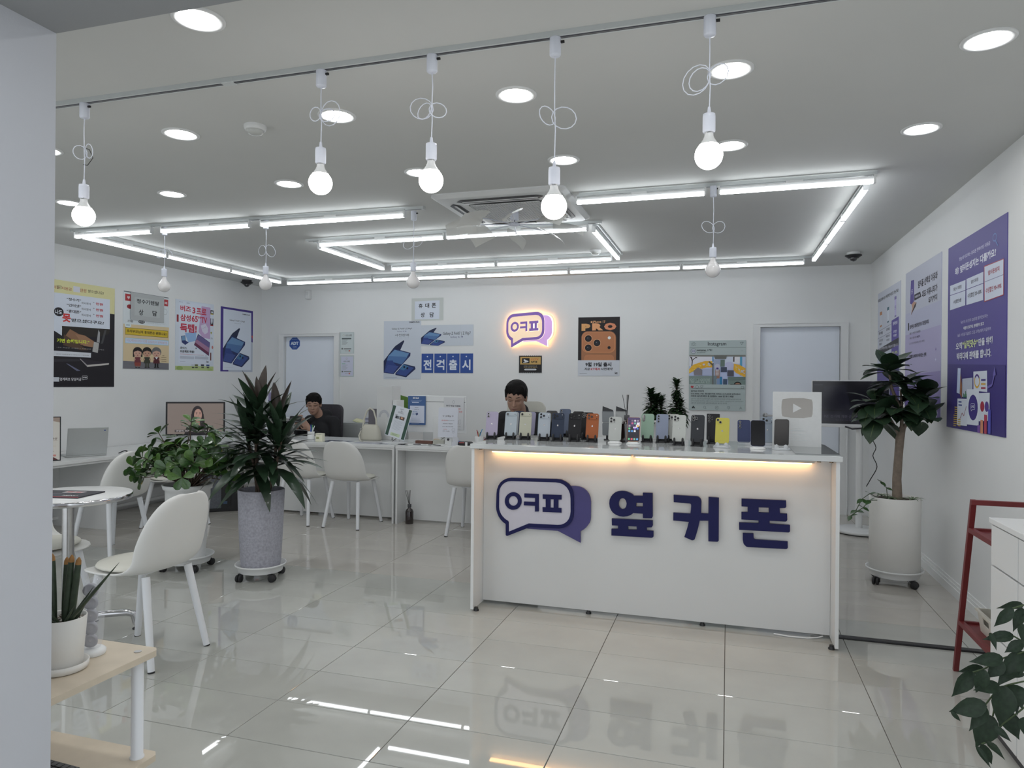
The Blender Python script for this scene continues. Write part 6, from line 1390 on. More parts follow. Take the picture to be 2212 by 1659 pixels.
s.poly([(-160,1440),(40,1445),(38,1505),(-160,1500)], '#b0b4bc').text('업계최초 당일지급', 48, 1450, 330, 1495, '#c4c4c8', .01); bubble(s, 340, 1425, 428, 1490, '#c4c4c8')
poster(s, 'poster', on_left(5.0, 2.31), 'large black and yellow poster on the left wall, cut off by the pillar')
# second: family cartoon poster
s = Sheet(.638, .822, [(897, 247), (1535, 345), (1528, 1335), (890, 1325)], base='#b9bfc2')
s.rect(905, 262, 1525, 268, '#5a5e62').poly([(922,288),(1000,300),(1000,395),(922,385)], '#96282e').poly([(1462,368),(1520,376),(1518,466),(1462,458)], '#96282e').text('부', 950, 320, 990, 370, '#c4c8cc', .03).text('의', 1470, 400, 1505, 440, '#c4c8cc', .03).circ(985, 470, 40, 30, '#7c2228').ring(1475, 540, 30, 40, .002, '#5a5e62')
s.text('고민? 여러분!', 955, 650, 1030, 690, '#3a3a3e', .01).circ(1150, 680, 45, 24, '#2a2a2e').text('효도폰', 1115, 668, 1185, 692, '#b9bfc2', .01).text('새휴대폰을 구매하실 어머니', 1205, 690, 1495, 722, '#3a3a3e', .01)
s.poly([(895,705),(1530,755),(1528,1245),(892,1218)], '#b9a888').poly([(892,1218),(1528,1245),(1528,1335),(890,1325)], '#66666c')
for i in range(5): s.line([(892, 1232+i*18), (1528, 1258+i*16)], .0014, '#4a4a50')
s.circ(960, 725, 45, 38, '#b9c4c6').text('ㅠㅠ', 935, 715, 985, 738, '#2c3c50', .02).poly([(922,755),(1518,802),(1515,898),(920,855)], '#2c2820').poly([(926,760),(1514,806),(1511,893),(924,851)], '#b39a2c').text('우리부모님의 휴대폰은 괜찮나요?', 943, 782, 1498, 868, '#241e14', .025)
s.poly([(922,898),(1525,935),(1523,1003),(920,972)], '#7aa4b4').poly([(926,903),(1520,940),(1518,998),(924,967)], '#a8b8cc').text('미안해하지마! 이젠 반값폰도 맞춰줄게!', 938, 912, 1505, 988, '#8c5a7c', .03).text('미안해하지마! 이젠 반값폰도 맞춰줄게!', 938, 912, 1505, 988, '#c2c6d6', .0)
def toon(cx, hair_c, skin, coat, leg, long_=False, glasses=False):
    s.circ(cx, 1092, 66, 66, hair_c)
    if long_: s.rect(cx-66, 1090, cx-44, 1165, hair_c).rect(cx+44, 1090, cx+66, 1165, hair_c)
    s.circ(cx, 1112, 54, 54, skin).poly([(cx-54,1095),(cx-40,1055),(cx,1045),(cx+40,1055),(cx+54,1095),(cx,1075)], hair_c)
    for d in (-22, 22): s.circ(cx+d, 1112, 6, 6, '#2a2220')
    s.circ(cx, 1140, 9, 6, '#8a3a38').poly([(cx-38,1165),(cx+38,1165),(cx+46,1250),(cx-46,1250)], coat).rect(cx-26, 1250, cx-6, 1300, leg).rect(cx+6, 1250, cx+26, 1300, leg).rect(cx-34, 1298, cx-4, 1310, '#1c1a1c').rect(cx+4, 1298, cx+34, 1310, '#1c1a1c')
    s.circ(cx-42, 1195, 12, 14, skin).circ(cx+42, 1195, 12, 14, skin)
toon(1095, '#1c1718', '#b08c7c', '#5e2e34', '#8c6a60', True); s.poly([(1050,1240),(1140,1240),(1135,1285),(1055,1285)], '#7a3c34'); toon(1225, '#1c1718', '#a8836f', '#34362c', '#3a3c30'); toon(1355, '#5c5c5e', '#b08c7c', '#4a2026', '#18161a'); s.poly([(1335,1165),(1375,1165),(1355,1195)], '#c4c6cc')
for i, y in enumerate((1140, 1165, 1190, 1215)): s.rect(1420 if i else 1435, y, 1490 if i else 1462, y+7, '#6a5c44')
poster(s, 'poster', on_left(5.893, 2.305), 'cartoon family poster with a yellow band on the left wall, under the grey paper notice')
s = Sheet(.462, .292, [(998, 255), (1465, 330), (1463, 695), (998, 625)], base='#96999a', thick=.002)
s.rect(1048, 320, 1400, 622, '#9da1a1').text('정수기렌탈', 1075, 345, 1390, 455, '#141418', .022).text('상', 1105, 490, 1168, 578, '#141418', .022).text('담', 1295, 512, 1360, 598, '#141418', .022)
poster(s, 'paper_notice', on_left(5.985, 2.300, -6.088), 'grey paper notice with five plus two large letters taped over the cartoon poster', 'sign')
# third: red lettered phone and tv poster over another sheet
s = Sheet(.632, .820, [(128, 148), (850, 240), (850, 1497), (125, 1483)], base='#b6bdc6')
s.poly([(125,1405),(850,1415),(850,1497),(125,1483)], '#9aa873').circ(210, 1450, 60, 40, '#7f9455').circ(780, 1475, 50, 24, '#8da060').rect(150, 440, 185, 580, '#7c2830').rect(785, 345, 842, 432, '#26262a').rect(788, 410, 838, 430, '#a8983c').circ(815, 385, 18, 20, '#b6bdc6').rect(785, 500, 840, 645, '#1e1e24').circ(812, 540, 16, 70, '#b6bdc6').rect(785, 620, 840, 646, '#8c2c34').poly([(785,760),(820,755),(800,810)], '#8c8a3c').circ(828, 1050, 16, 30, '#a86a64').rect(785, 1150, 806, 1300, '#5a2c28').text('가!', 790, 860, 830, 905, '#3a3a40')
for x, c in ((525, '#5a5c3c'), (640, '#3a3c44'), (742, '#3c4c7c'), (460, '#a8aeb6')): s.rect(x-30, 1375, x+30, 1412, c).circ(x-10, 1435, 12, 12, '#2a2a2e').circ(x+14, 1435, 12, 12, '#2a2a2e')
s.poly([(190,185),(783,245),(780,1380),(190,1355)], '#b9c0cc').poly([(615,275),(783,298),(780,895),(640,870),(560,760)], '#a58cae').poly([(300,790),(520,760),(510,930),(370,965)], '#7e9cc0').text('버즈', 215, 262, 415, 395, '#a32c40', .03).text('3', 440, 300, 498, 420, '#a32c40', .03).text('프로', 518, 305, 705, 445, '#a32c40', .03)
s.text('삼성', 215, 428, 412, 575, '#a32c40', .03).text('65”', 428, 450, 600, 588, '#a32c40', .03).text('TV', 608, 478, 718, 600, '#a32c40', .03).text('득템!', 210, 598, 525, 790, '#a32c40', .04)
s.poly([(600,640),(690,605),(740,690),(735,770),(680,805),(630,750)], '#b6b4c2').line([(630,700),(700,660),(690,690)], .003, '#8f8ca0').poly([(228,845),(308,830),(318,930),(375,965),(310,1012),(245,965)], '#2c3560').poly([(240,850),(302,838),(310,925),(250,930)], '#6284a4')
s.poly([(550,800),(778,960),(758,1215),(475,1010)], '#2a2a50').poly([(556,815),(772,965),(765,1060),(520,900)], '#5a527c').poly([(520,900),(765,1060),(755,1150),(495,960)], '#8c6a84').poly([(495,960),(755,1150),(750,1200),(482,1005)], '#5c2c44').rect(505, 1060, 522, 1085, '#2a2a30').rect(700, 1195, 706, 1225, '#2a2a30')
s.text('초이스', 212, 1040, 340, 1095, '#26262c', .03).text('요금제로 득템!', 212, 1105, 480, 1165, '#26262c', .03).rect(212, 1180, 665, 1205, '#b06a78').rect(212, 1218, 475, 1280, '#a0a6b2').rect(490, 1222, 750, 1284, '#a0a6b2').text('kt', 716, 1305, 755, 1345, '#26262c', .03).rect(212, 1318, 315, 1326, '#8c90a0').text('kt', 196, 192, 260, 215, '#5a5e70').text('갤럭시', 330, 212, 390, 238, '#3a3e50')
poster(s, 'poster', on_left(6.628, 2.305), 'poster with big red words and a tilted television picture, third on the left wall')
# fourth: violet framed folding phone poster
s = Sheet(.625, .818, [(970, 275), (1588, 365), (1580, 1515), (967, 1503)], base='#9fa6b2')
s.poly([(970,275),(1588,365),(1588,960),(1560,950),(1555,400),(1020,320),(1012,1475),(1120,1478),(1120,1503),(967,1503)], '#3c2f74').poly([(1555,830),(1585,830),(1585,900)], '#a03038').poly([(1020,322),(1555,402),(1548,1478),(1012,1478)], '#b9c0cc')
s.text('SAMSUNG', 1388, 412, 1530, 455, '#22222a', .02).text('Galaxy Z Fold7 | Z Flip7', 1140, 520, 1435, 590, '#3a3c48', .01).text('Galaxy AI ✦', 1225, 588, 1355, 615, '#5a5c68')
def T4(x, y):
    # reading coordinates of the twin poster on the back wall -> this one
    u = (x-1148)/(1466-1148); v = (y-538)/(904-538); X = 1012+u*510; Y = (655+u*60)+v*(760-u*40); return X, Y
foldphones(s, T4); s.rect(1035, 1425, 1215, 1432, '#8f95a2')
poster(s, 'poster', on_left(7.385, 2.30), 'violet edged folding phone poster, last on the left wall beside the corner')
# back wall
for i, (q, z, l) in enumerate((([(712, 458), (852, 450), (852, 670), (712, 675)], 2.015, 'upper framed certificate right of the left door'), ([(708, 685), (852, 683), (850, 908), (708, 910)], 1.712, 'lower framed certificate right of the left door'))):
    s = Sheet(.208, .282, q, base='#a3abac', thick=.003); y0 = (458, 690)[i]; s.rect(722, y0+8, 842, y0+208, '#adb5b6' if i == 0 else '#adb0c0')
    s.ring(748 if i == 0 else 778, y0+30, 9, 9, .002, '#8a8468', 12).text('사업자 등록증', 765 if i == 0 else 745, y0+(20 if i == 0 else 52), 830 if i == 0 else 812, y0+(38 if i == 0 else 66), '#5a5e60', .01).rect(730, y0+58 if i == 0 else y0+78, 825 if i == 0 else 765, y0+66 if i == 0 else y0+88, '#4a5254' if i == 0 else '#8aa4a0')
    for k in range(6): s.rect(732, y0+76+k*9 if i == 0 else y0+96+k*9, 790-(k % 3)*9, y0+78+k*9 if i == 0 else y0+98+k*9, '#888e90')
    s.rect(728, y0+158, 742, y0+174, '#5a5e5e').rect(750, y0+160, 825, y0+170, '#7a7e80').text('세무서장', 760, y0+182, 805, y0+190, '#5a5e60').rect(800, y0+178, 814, y0+192, '#a8645c')
    poster(s, 'certificate', on_back(-4.884, z), l+', official paper with a red seal', 'certificate')
s = Sheet(.520, .742, [(1147, 342), (1512, 345), (1515, 918), (1149, 920)], base='#abb1ba', thick=.002)
s.text('SAMSUNG', 1394, 350, 1497, 367, '#22222a', .02).text('Galaxy Z Fold7 | Z Flip7', 1227, 412, 1427, 432, '#2c2e38', .01).text('Galaxy AI ✦', 1280, 440, 1372, 455, '#4a4c70').text('사전판매', 1258, 470, 1396, 497, '#2c2e38', .0).text('25.7.15 화 ~ 7.21 월', 1256, 506, 1396, 515, '#8a90a0'); foldphones(s, lambda x, y: (x, y)); s.rect(1165, 900, 1285, 905, '#8f95a2')
poster(s, 'poster', on_back(-4.245, 2.148), 'pale folding phone presale poster on the back wall, left of the four blue letter cards')
s = Sheet(.707, .262, [(1512, 378), (2036, 362), (2036, 568), (1514, 580)], base='#aab0b8', thick=.002)
s.text('Galaxy Z Fold7 | Z Flip7', 1733, 440, 2010, 470, '#2c2e38', .01).text('Galaxy AI ✦', 1806, 478, 1934, 500, '#4a4c70')
def T5(x, y): return 1514+(x-1148)*.76, 400+(y-538)*.50
foldphones(s, T5)
for x in (1643, 1771, 1902): s.rect(x, 366, x+2, 574, '#9aa0a8')
poster(s, 'poster', on_back(-3.725, 2.088), 'wide banner with folding phones made of four sheets above the blue letter cards')
for t, x0, q, nm_ in (('전', -3.713, 0, 'first'), ('격', -3.538, 1, 'second'), ('출', -3.366, 2, 'third'), ('시', -3.189, 3, 'fourth')):
    s = Sheet(.160+.003*q, .243, thick=.003, base='#2c4684'); s.circ(.08, .037, .009, .009, '#b9c0cc').text(t, .026, .075, .136, .205, '#bcc2cc', .03)
    poster(s, 'letter_card', on_back(x0, 1.728), 'blue card with one white letter, %s of the four under the wide banner' % nm_, 'sign', 'blue letter cards on the back wall')
s = Sheet(.435, .285, [(1430, 108), (1740, 100), (1740, 330), (1425, 333)], base='#a9adab', thick=.002); s.poly([(1460,138),(1702,128),(1700,318),(1457,320)], '#b6bcc6')
s.text('휴', 1497, 160, 1535, 205, '#121216', .022).text('대', 1562, 156, 1600, 203, '#121216', .022).text('폰', 1625, 155, 1667, 200, '#121216', .022).text('상', 1516, 250, 1556, 297, '#121216', .022).text('담', 1605, 248, 1646, 297, '#121216', .022)
poster(s, 'paper_notice', on_back(-3.857, 2.432), 'white paper notice with large black letters, highest on the back wall', 'sign')
s = Sheet(.286, .212, [(605, 1165), (1075, 1163), (1073, 1512), (603, 1510)], base='#1b1a1c', thick=.002)
s.rect(630, 1192, 1050, 1342, '#a58a54').rect(665, 1216, 820, 1318, '#1b1a1c').poly([(705,1235),(800,1275),(795,1290),(745,1305),(700,1265)], '#b6b9be').poly([(690,1300),(735,1290),(740,1308),(690,1308)], '#b6b9be').text('CCTV', 848, 1222, 1005, 1258, '#a8502c', .03).text('녹화중', 848, 1270, 980, 1312, '#1e1a16', .04)
s.text('범죄예방 및 안전을 위하여 녹화', 703, 1362, 973, 1382, '#a8a49c', .01).text('24시간 녹화 저장 중입니다', 703, 1390, 983, 1408, '#a08a58', .01).poly([(725,1427),(950,1427),(966,1442),(950,1457),(725,1457),(710,1442)], '#b3b6ba').rect(735, 1440, 940, 1446, '#4a4c50')
for i in range(12): s.poly([(612+i*39, 1163), (640+i*39, 1163), (626+i*39, 1175)], '#acb2b6').poly([(612+i*39, 1512), (640+i*39, 1512), (626+i*39, 1500)], '#acb2b6')
poster(s, 'camera_notice', on_back(-2.426, 1.700), 'small black and gold camera notice under the glowing speech bubble sign', 'sign')
s = Sheet(.492, .690, [(1188, 240), (1655, 233), (1650, 898), (1188, 900)], base='#b0b4bb', thick=.002)
s.rect(1188, 238, 1655, 725, '#1d1a1c').text('iPhone 17', 1353, 278, 1492, 303, '#c8956a', .01).text('P', 1225, 313, 1325, 393, '#b88a5a', .08).text('R', 1345, 308, 1470, 388, '#c08a62', .08).text('O', 1478, 303, 1615, 385, '#b8785a', .08)
ap = apple(0, 0, 1); s.shape([ap[0]], 1328, 285, 1348, 303, '#c8956a').shape([ap[1]], 1337, 278, 1345, 286, '#c8956a')
def rr_(x0, y0, x1, y1, r, c):
    k = 6; P_ = [(x1-r+r*math.sin(a*PI/2/k), y0+r-r*math.cos(a*PI/2/k)) for a in range(k+1)]+[(x1-r+r*math.cos(a*PI/2/k), y1-r+r*math.sin(a*PI/2/k)) for a in range(k+1)]+[(x0+r-r*math.sin(a*PI/2/k), y1-r+r*math.cos(a*PI/2/k)) for a in range(k+1)]+[(x0+r-r*math.cos(a*PI/2/k), y0+r-r*math.sin(a*PI/2/k)) for a in range(k+1)]
    s.poly(P_, c)
rr_(1225, 398, 1612, 780, 70, '#8a5f44'); s.rect(1225, 725, 1612, 800, '#b0b4bb'); rr_(1232, 405, 1605, 640, 65, '#a8714e'); rr_(1240, 412, 1592, 630, 60, '#9c6848'); rr_(1256, 662, 1590, 800, 40, '#a06c4c'); s.rect(1188, 725, 1655, 900, '#b0b4bb')
for x, y in ((1303, 480), (1400, 530), (1303, 585)): s.circ(x, y, 44, 44, '#b98a68').circ(x, y, 38, 38, '#17161a').circ(x, y, 22, 22, '#232329').circ(x-6, y-6, 5, 5, '#6a6a74')
s.circ(1537, 472, 17, 17, '#c8cccc').circ(1535, 582, 17, 17, '#1b1a1e').text('9월 19일 출시', 1272, 748, 1560, 795, '#232328', .04).text('지금', 1262, 808, 1322, 838, '#2c2c32', .03).text('KT에서', 1333, 808, 1435, 838, '#a03038', .03).text('사전예약', 1445, 805, 1575, 837, '#2c2c32', .03).text('kt', 1600, 852, 1630, 878, '#232328', .03).rect(1208, 873, 1288, 877, '#70747c')
poster(s, 'poster', on_back(-1.699, 2.148), 'black and copper phone poster with three big lenses on the back wall')
# framed social media board
s = Sheet(.606, .782, [(85, 60), (1315, 42), (1315, 1598), (90, 1595)], base='#97a2a2', thick=.010); GY = '#3c4446'
s.text('Instagram', 490, 85, 892, 185, '#23272c', .012).rect(90, 208, 1312, 211, '#828c8c').line([(135,120),(160,112),(170,96),(195,96),(205,112),(230,120),(230,165),(135,165),(135,120)], .0022, GY).ring(180, 138, 20, 20, .0022, GY).line([(1190,88),(1262,85),(1225,145),(1190,88)], .0024, GY).line([(1262,85),(1215,108)], .002, GY)
s.ring(180, 290, 58, 58, .0022, '#4a4f68', 28).circ(180, 290, 46, 46, '#a6aab4').text('옆커폰', 148, 278, 212, 305, '#4a4878', .03).text('miryang_1781', 258, 250, 585, 290, '#23272c', .02).text('옆커폰밀양점', 258, 305, 435, 335, '#5a6264').rect(1210, 272, 1216, 278, GY).rect(1228, 272, 1234, 278, GY).rect(1246, 272, 1252, 278, GY)
s.rect(90, 380, 1312, 1025, '#a4aecb').rect(90, 380, 1312, 408, '#6c6c66').poly([(90,410),(600,410),(600,560),(90,620)], '#c3c3d0').rect(590, 410, 620, 520, '#4a7ea8').rect(620, 410, 1060, 560, '#b4bcd2').rect(1040, 410, 1190, 560, '#c6c6cc').rect(1190, 410, 1240, 820, '#4a8aa8').rect(1240, 410, 1312, 560, '#a8b0c4')
s.poly([(120,420),(150,430),(165,520),(155,640),(135,640),(145,520)], '#2c2428').line([(150,500),(230,430),(260,440)], .008, '#2c2428').line([(150,480),(110,420)], .006, '#2c2428').rect(1045, 410, 1072, 520, '#3c3438')
rr = random.Random(2)
s.poly([(90,690),(180,590),(330,540),(430,510),(590,510),(590,650),(470,650),(330,690),(180,740),(90,790)], '#c89a34').poly([(1060,560),(1190,590),(1312,660),(1312,870),(1240,830),(1100,760),(1050,700)], '#c89a34')
for i in range(70):
    L_ = i < 40; x = rr.uniform(100, 580) if L_ else rr.uniform(1060, 1300); y = (700-(x-90)*.28 if L_ else 620+(x-1060)*.55)+rr.uniform(-45, 45); s.circ(x, y, rr.uniform(12, 30), rr.uniform(10, 22), rr.choice(['#d8a82c', '#c8963a', '#e0b850', '#b0b0bc', '#d4a040']), 7)
s.poly([(185,730),(280,650),(375,700),(375,828),(200,828)], '#747076').rect(380, 680, 590, 828, '#9aa2bc').rect(620, 470, 770, 1025, '#8c96ac').circ(705, 630, 58, 64, '#a8a8b8', 12).circ(705, 668, 30, 20, '#4a3a78', 10).rect(770, 475, 862, 630, '#5c6c66').circ(960, 610, 100, 90, '#a8aac4').rect(780, 640, 910, 750, '#3c4458').rect(920, 710, 1060, 840, '#4a4a54').rect(655, 700, 755, 900, '#8a6a5c')
for y in (715, 745, 775, 805): s.rect(665, y, 735, y+14, '#b8bcc4')
s.rect(595, 550, 622, 1025, '#5a5a56').line([(520,520),(605,600)], .012, '#4a4a46').poly([(620,380),(910,380),(890,460),(650,460)], '#5e605c').rect(90, 840, 595, 1022, '#71807c').text('잊고있던', 110, 890, 540, 1005, '#8a9894', .03).rect(622, 830, 690, 1025, '#66747a').rect(760, 850, 810, 1025, '#2c6c94').rect(700, 890, 760, 1025, '#6a80a0').rect(830, 900, 920, 1025, '#3a4a60').rect(930, 850, 1312, 920, '#5c6c68').rect(940, 925, 1312, 1022, '#687874')
s.circ(1145, 1010, 78, 52, '#161416').circ(1145, 1012, 52, 30, '#8c6a58').rect(985, 1012, 1230, 1026, '#161416').rect(90, 1025, 1312, 1100, '#97a2a2')
hp = [(0, -.9), (-.95, .05), (-.95, .5), (-.6, .85), (-.25, .8), (0, .5), (.25, .8), (.6, .85), (.95, .5), (.95, .05)]
def heart(cx, cy, r, c, fill=True):
    p = [(cx+x*r, cy-y*r) for x, y in hp]
    s.poly(p, c) if fill else s.line(p+[p[0]], .0022, c)
heart(160, 1085, 34, '#96343a'); s.ring(265, 1083, 32, 32, .0024, GY).line([(335,1060),(400,1055),(368,1110),(335,1060)], .0024, GY).line([(1222,1060),(1275,1060),(1275,1112),(1248,1092),(1222,1112),(1222,1060)], .0024, GY)
s.text('좋아요 9999개', 135, 1155, 412, 1192, '#23272c', .03).text('010-5006-1781 휴대폰구매 아직도 사기,호갱 당하세요?', 133, 1215, 1212, 1250, '#23272c', .025).text('아무리 싸다고 해도 못 믿겠죠?! 100% 찐 후기 매장', 133, 1265, 1062, 1305, '#23272c', .025)
s.text('#친구야 호갱,사기 당하지말자 #잊고있었던내지원금127만원 #안받아온손해', 133, 1330, 1215, 1362, '#5a6264').text('#온라인업체 개인정보 유출주의(보이스피싱,대출사기) #내 집 근처 오프라인에서', 133, 1378, 1268, 1408, '#5a6264').text('#옆커폰 240호점 돌파! #밀양휴대폰성지 옆커폰 밀양점', 133, 1422, 915, 1452, '#5a6264').rect(90, 1470, 1312, 1473, '#828c8c')
s.poly([(160,1535),(190,1500),(220,1535),(220,1552),(200,1552),(200,1535),(182,1535),(182,1552),(160,1552)], '#1c2024').ring(435, 1528, 24, 24, .0024, GY).line([(452,1545),(472,1562)], .0026, GY).line([(672,1505),(725,1505),(730,1512),(730,1555),(725,1562),(675,1562),(668,1555),(668,1510),(672,1505)], .0022, GY).rect(684, 1532, 714, 1536, GY).rect(697, 1518, 701, 1550, GY); heart(955, 1532, 30, GY, False); s.ring(1215, 1520, 12, 12, .0022, GY).line([(1188,1558),(1200,1540),(1232,1540),(1245,1558)], .0024, GY)
o = poster(s, 'photo_board', on_back(-.421, 1.860, 8.188), 'grey green social media style board with a street picture beside the right door', 'sign')
# octagonal security sticker on the left door
s = Sheet(.001, .001, thick=.0002, base='#2c4684'); s.w = s.h = .2; R8 = lambda r: [(.09+r*math.cos(PI/8+i*PI/4), .09+r*math.sin(PI/8+i*PI/4)) for i in range(8)]
s.poly(R8(.090), '#8fa0c0').poly(R8(.086), '#2c4684').text('ADT', .027, .066, .150, .110, '#b9c4d8', .05).text('SECURITY', .045, .028, .135, .040, '#7f94bc', .02).text('CAPS', .06, .130, .12, .140, '#b9c4d8', .02).text('경비구역', .06, .148, .12, .157, '#7f94bc', .01)
poster(s, 'security_sticker', on_back(-5.685, 1.965, 8.2293), 'blue octagonal security sticker in the corner of the left door', 'sticker')
# right wall, three tall boards
V3 = '#473f7c'
s = Sheet(1.06, 1.21, [(43, 278), (452, 38), (447, 1615), (52, 1530)], base=V3, thick=.008)
s.text('한눈에 비교하는 휴대폰 판매수당 지원금', 120, 330, 333, 275, '#a8a8c0', .01) if 0 else None
def ts(t, x0, yc0, x1, yc1, h, c, b=.02):
    """text along a slanting line of the reading: centres (x0,yc0)..(x1,yc1), letter height h in the middle"""
    a = s.p(x0, yc0); b_ = s.p(x1, yc1); hh = abs(s.p((x0+x1)/2, (yc0+yc1)/2+h/2)[1]-s.p((x0+x1)/2, (yc0+yc1)/2-h/2)[1]); cy_ = (a[1]+b_[1])/2
    H, s.H = s.H, None; s.text(t, a[0], cy_-hh/2, b_[0], cy_+hh/2, c, b); s.H = H
ts('한눈에 비교하는 휴대폰 판매수당 지원금', 120, 355, 333, 258, 28, '#b4b4c8', .01); ts('왜? 옆커폰성지는 다를까요?', 92, 450, 374, 318, 58, '#c0c2cc', .03)
s.ring(365, 215, 13, 26, .006, '#5c78a8').line([(372,240),(388,275)], .008, '#5c78a8')
for q in ([(60,548),(167,510),(167,690),(62,722)], [(173,505),(290,458),(290,660),(175,690)]): s.poly(q, '#b4bac8')
s.poly([(293,418),(431,370),(431,632),(297,675)], '#8c3040').poly([(297,424),(427,377),(427,627),(301,668)], '#b4bac8').line([(60,617),(167,584)], .004, V3).line([(173,580),(290,540)], .004, V3).line([(297,533),(427,487)], .004, '#7a7896')
ts('통신사 직영점', 85, 575, 139, 555, 26, '#3a3a48', .02); ts('일반 대리점', 205, 527, 255, 510, 26, '#3a3a48', .02); ts('옆커폰성지', 322, 470, 400, 440, 36, '#8c3444', .03); ts('수당할인 0원', 86, 665, 139, 650, 28, '#3a3a48', .02); ts('수당할인 20~30%', 184, 625, 278, 598, 34, '#3a3a48', .02); ts('수당할인 90~99%', 308, 598, 415, 560, 40, '#8c3444', .02)
ts('독보적 1위 전국 220호점 옆커폰성지는', 138, 810, 325, 772, 24, '#a8a8c0', .01); ts('매장이 많기에, 판매량이 많고', 158, 855, 298, 825, 26, '#c0c2cc', .03); ts('높은 수당을 지급받고 그걸 고객님에게 지급하여', 118, 903, 345, 862, 24, '#a8a8c0', .01)
ts('오직', 107, 978, 150, 975, 50, '#c0c2cc', .03); ts('“실적댓수”', 153, 972, 258, 955, 56, '#b6c28a', .03); ts('만을 위해', 262, 958, 358, 940, 54, '#c0c2cc', .03); ts('박리다매 판매를 합니다.', 115, 1050, 350, 1030, 56, '#c0c2cc', .03)
s.poly([(52,1100),(447,1120),(447,1615),(52,1530)], '#352d68')
s.poly([(155,1205),(225,1200),(225,1320),(155,1330)], '#a0a6b4').poly([(230,1158),(322,1155),(325,1302),(232,1290)], '#b4bac4').ring(256, 1225, 17, 42, .012, '#b8943c').ring(256, 1225, 17, 42, .012, '#4a3878', 10, -2.5, -.5)
for y, c in ((1212, '#3c3470'), (1240, '#b08c3c'), (1268, '#8c3040')): s.rect(285, y, 315, y+12, c)
s.poly([(125,1130),(145,1132),(140,1308),(120,1300)], '#a8b4cc').poly([(145,1165),(155,1250),(155,1340),(142,1310)], '#8c6248').poly([(272,1308),(345,1308),(343,1500),(272,1500)], '#b4bac4').circ(295, 1400, 14, 36, '#8c3040').circ(325, 1402, 14, 36, '#4a3878')
s.poly([(190,1278),(272,1283),(272,1530),(187,1518)], '#b9bfc8').circ(233, 1405, 32, 88, '#3c3470'); bubble(s, 216, 1375, 252, 1435, '#b9bfc8')
for i, (x, h) in enumerate(((165, 30), (172, 22), (178, 44), (184, 26))): s.rect(x, 1335-h, x+4, 1335, '#4c7c5c')
s.poly([(127,1340),(195,1345),(193,1530),(125,1520)], '#b4bac4').rect(134, 1358, 155, 1370, '#3c4a80').rect(134, 1380, 158, 1392, '#3c4a80').line([(145,1480),(160,1440),(172,1460),(188,1395)], .006, '#7c3c44')
for x, y0_, y1_ in ((118, 1395, 1530), (112, 1450, 1540), (142, 1480, 1545)):
    for k in range(int((y1_-y0_)/14)): s.rect(x-9, y0_+k*14, x+9, y0_+k*14+9, '#b0963c')
for x, h, c in ((275, 55, '#6a4a8c'), (295, 90, '#b0785c'), (320, 125, '#983c50'), (346, 160, '#4a4a9c')): s.poly([(x-9, 1580-h), (x+9, 1580-h+4), (x+9, 1588), (x-9, 1582)], c)
s.line([(330,1272),(362,1255),(378,1180)], .014, '#5c5494').poly([(380,1130),(368,1190),(388,1190)], '#5c5494')
o = poster(s, 'wall_board', on_right(5.45, 2.302), 'violet comparison board with white tables on the right wall, nearest of three')
s = Sheet(1.04, 1.19, [(400, 0), (776, -200), (776, 1595), (390, 1488)], base='#9d9fb4', thick=.008)
s.poly([(400,0),(776,-200),(776,300),(398,420)], '#a2a5b2').poly([(396,640),(776,560),(776,1595),(390,1488)], '#948fae').poly([(393,1060),(776,1050),(776,1595),(390,1488)], '#7d749f').poly([(391,1300),(776,1330),(776,1595),(390,1488)], '#5e5388')
ts('옆커폰 선택의 이유와', 528, 120, 735, 38, 82, '#2a2634', .04); ts('대표 커뮤니티가', 572, 225, 735, 165, 76, '#2a2634', .04); ts('되기까지', 640, 295, 733, 262, 66, '#2a2634', .04); s.poly([(490,222),(552,195),(565,250),(490,285)], '#262330'); ts('비밀번호', 497, 248, 550, 228, 24, '#b4b6c2', .02)
s.poly([(455,75),(487,68),(487,300),(468,325),(445,310)], '#4a3f80').poly([(462,320),(487,290),(515,310),(490,360),(455,432),(470,360)], '#a07c68').poly([(492,330),(515,300),(505,345),(455,432)], '#26222c'); bubble(s, 458, 170, 478, 215, '#b4b6c2')
s.text('1', 424, 515, 436, 590, '#26242e', .0); ts('옆커폰은 휴대폰업계의 기준점이다.', 443, 560, 648, 510, 44, '#33303c', .03); ts('매장 수 전국 1위 220호점', 443, 630, 556, 605, 24, '#5a5868', .01); ts('판매 수 전국 1위 180만대', 443, 680, 552, 655, 24, '#5a5868', .01); ts('모든 고객님이 만족할 때까지, 저희는 계속해요', 441, 738, 603, 705, 24, '#6a6878', .0)
s.text('2', 414, 840, 432, 902, '#26242e', .0); ts('현명한 소비자의 이유있는 선택', 440, 872, 620, 855, 40, '#33303c', .03)
for x, y, c in ((725, 815, '#4a3f80'), (723, 925, '#b4b6c8'), (723, 1370, '#b4b6c8')): s.poly([(x, y-22), (x+3, y-3), (x+9, y), (x+3, y+3), (x, y+22), (x-3, y+3), (x-9, y), (x-3, y-3)], c)
s.poly([(545,1455),(740,1470),(748,1500),(740,1550),(545,1530)], '#b4b6c2'); ts('옆커폰을 검색하세요', 560, 1490, 705, 1510, 28, '#4a4858', .02); s.ring(735, 1508, 5, 16, .004, '#33303c')
poster(s, 'wall_board', on_right(6.65, 2.312), 'lilac board with a hand holding a phone on the right wall, middle of three')
s = Sheet(.96, 1.19, [(107, 156), (348, 52), (341, 1537), (98, 1366)], base='#a9adb8', thick=.008)
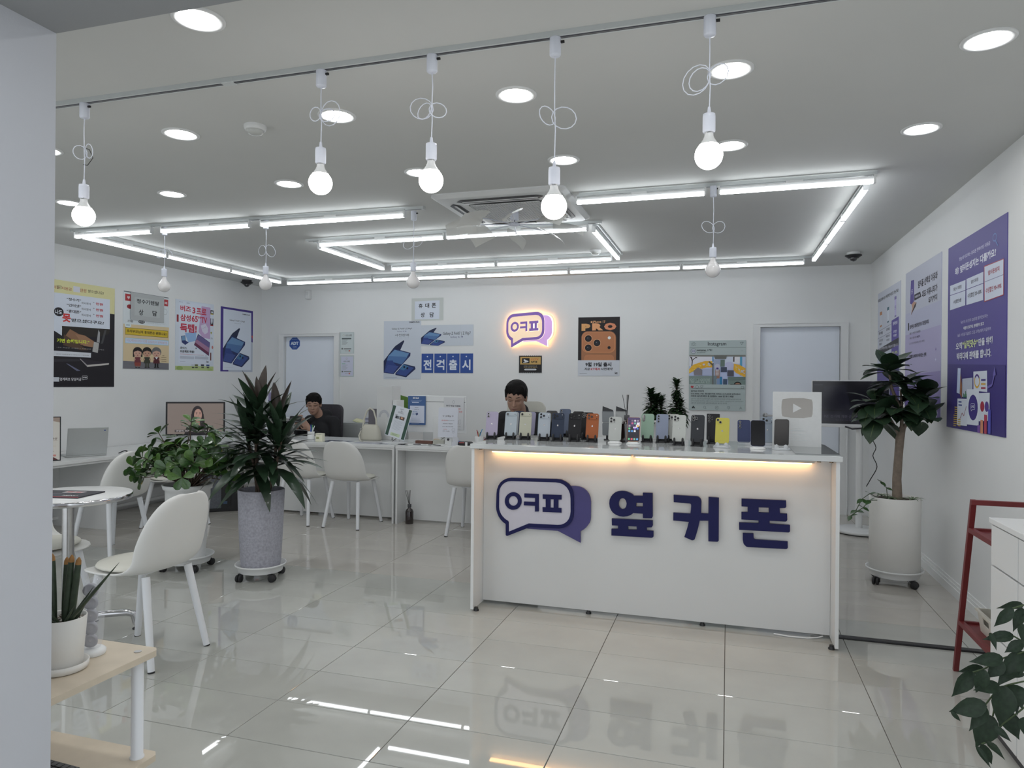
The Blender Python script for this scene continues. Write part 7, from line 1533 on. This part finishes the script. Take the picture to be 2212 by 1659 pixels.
ts('휴대폰 판매수당이 투명하면서 믿고 가는가요?', 108, 245, 325, 130, 36, '#26242e', .04)
for x, y0_, y1_, c, c2 in ((137, 345, 500, '#9c6a44', '#aeb2bc'), (212, 312, 475, '#3c5c6c', '#b2b8c2'), (292, 215, 435, '#6c6494', '#a49fc0')): s.poly([(x-11, y0_), (x+11, y0_-6), (x+11, y0_+28), (x-11, y0_+33)], c).poly([(x-10, y0_+33), (x+10, y0_+28), (x+9, y1_-8), (x-9, y1_)], c2).poly([(x-9, y1_-18), (x+9, y1_-24), (x+9, y1_-8), (x-9, y1_)], c)
bubble(s, 283, 310, 302, 355, '#4a3f80')
s.poly([(250,460),(330,432),(330,1045),(250,1045)], '#4a3f84').line([(103,540),(250,492)], .004, '#7a788c').line([(102,610),(250,575)], .004, '#7a788c'); ts('통신사 직영점', 117, 565, 155, 552, 30, '#4a4858', .02); ts('일반 대리점', 195, 545, 228, 533, 30, '#4a4858', .02); ts('옆커폰성지', 265, 503, 315, 485, 36, '#c0c2cc', .03)
ts('고객 모르게', 117, 640, 157, 628, 26, '#4a4858', .01); ts('대리점 이익', 190, 615, 230, 605, 26, '#4a4858', .01); ts('고객 할인!', 268, 590, 310, 578, 30, '#c0c2cc', .02); ts('최저가', 120, 675, 150, 668, 24, '#4a4858', .01); ts('수당할인', 195, 655, 228, 645, 24, '#4a4858', .01); ts('수당할인', 270, 630, 308, 620, 28, '#c0c2cc', .02)
s.poly([(98,718),(332,660),(330,738),(97,783)], '#26242c'); ts('그래서 옆커폰성지는 지원금이 다릅니다', 108, 745, 322, 700, 28, '#a8a8b4', .02); ts('수당할인 20~30%', 120, 835, 236, 815, 34, '#3a3848', .03); ts('90~99%', 258, 815, 320, 805, 34, '#a8b07c', .03); s.poly([(95,912),(333,895),(341,1537),(98,1366)], '#4f4682')
poster(s, 'wall_board', on_right(7.80, 2.285), 'pale board with three bottle pictures and a table on the right wall, farthest of three')
for o in list(bpy.data.objects):
    if o.type == 'MESH' and not o.data.materials: o.data.materials.append(PLW)
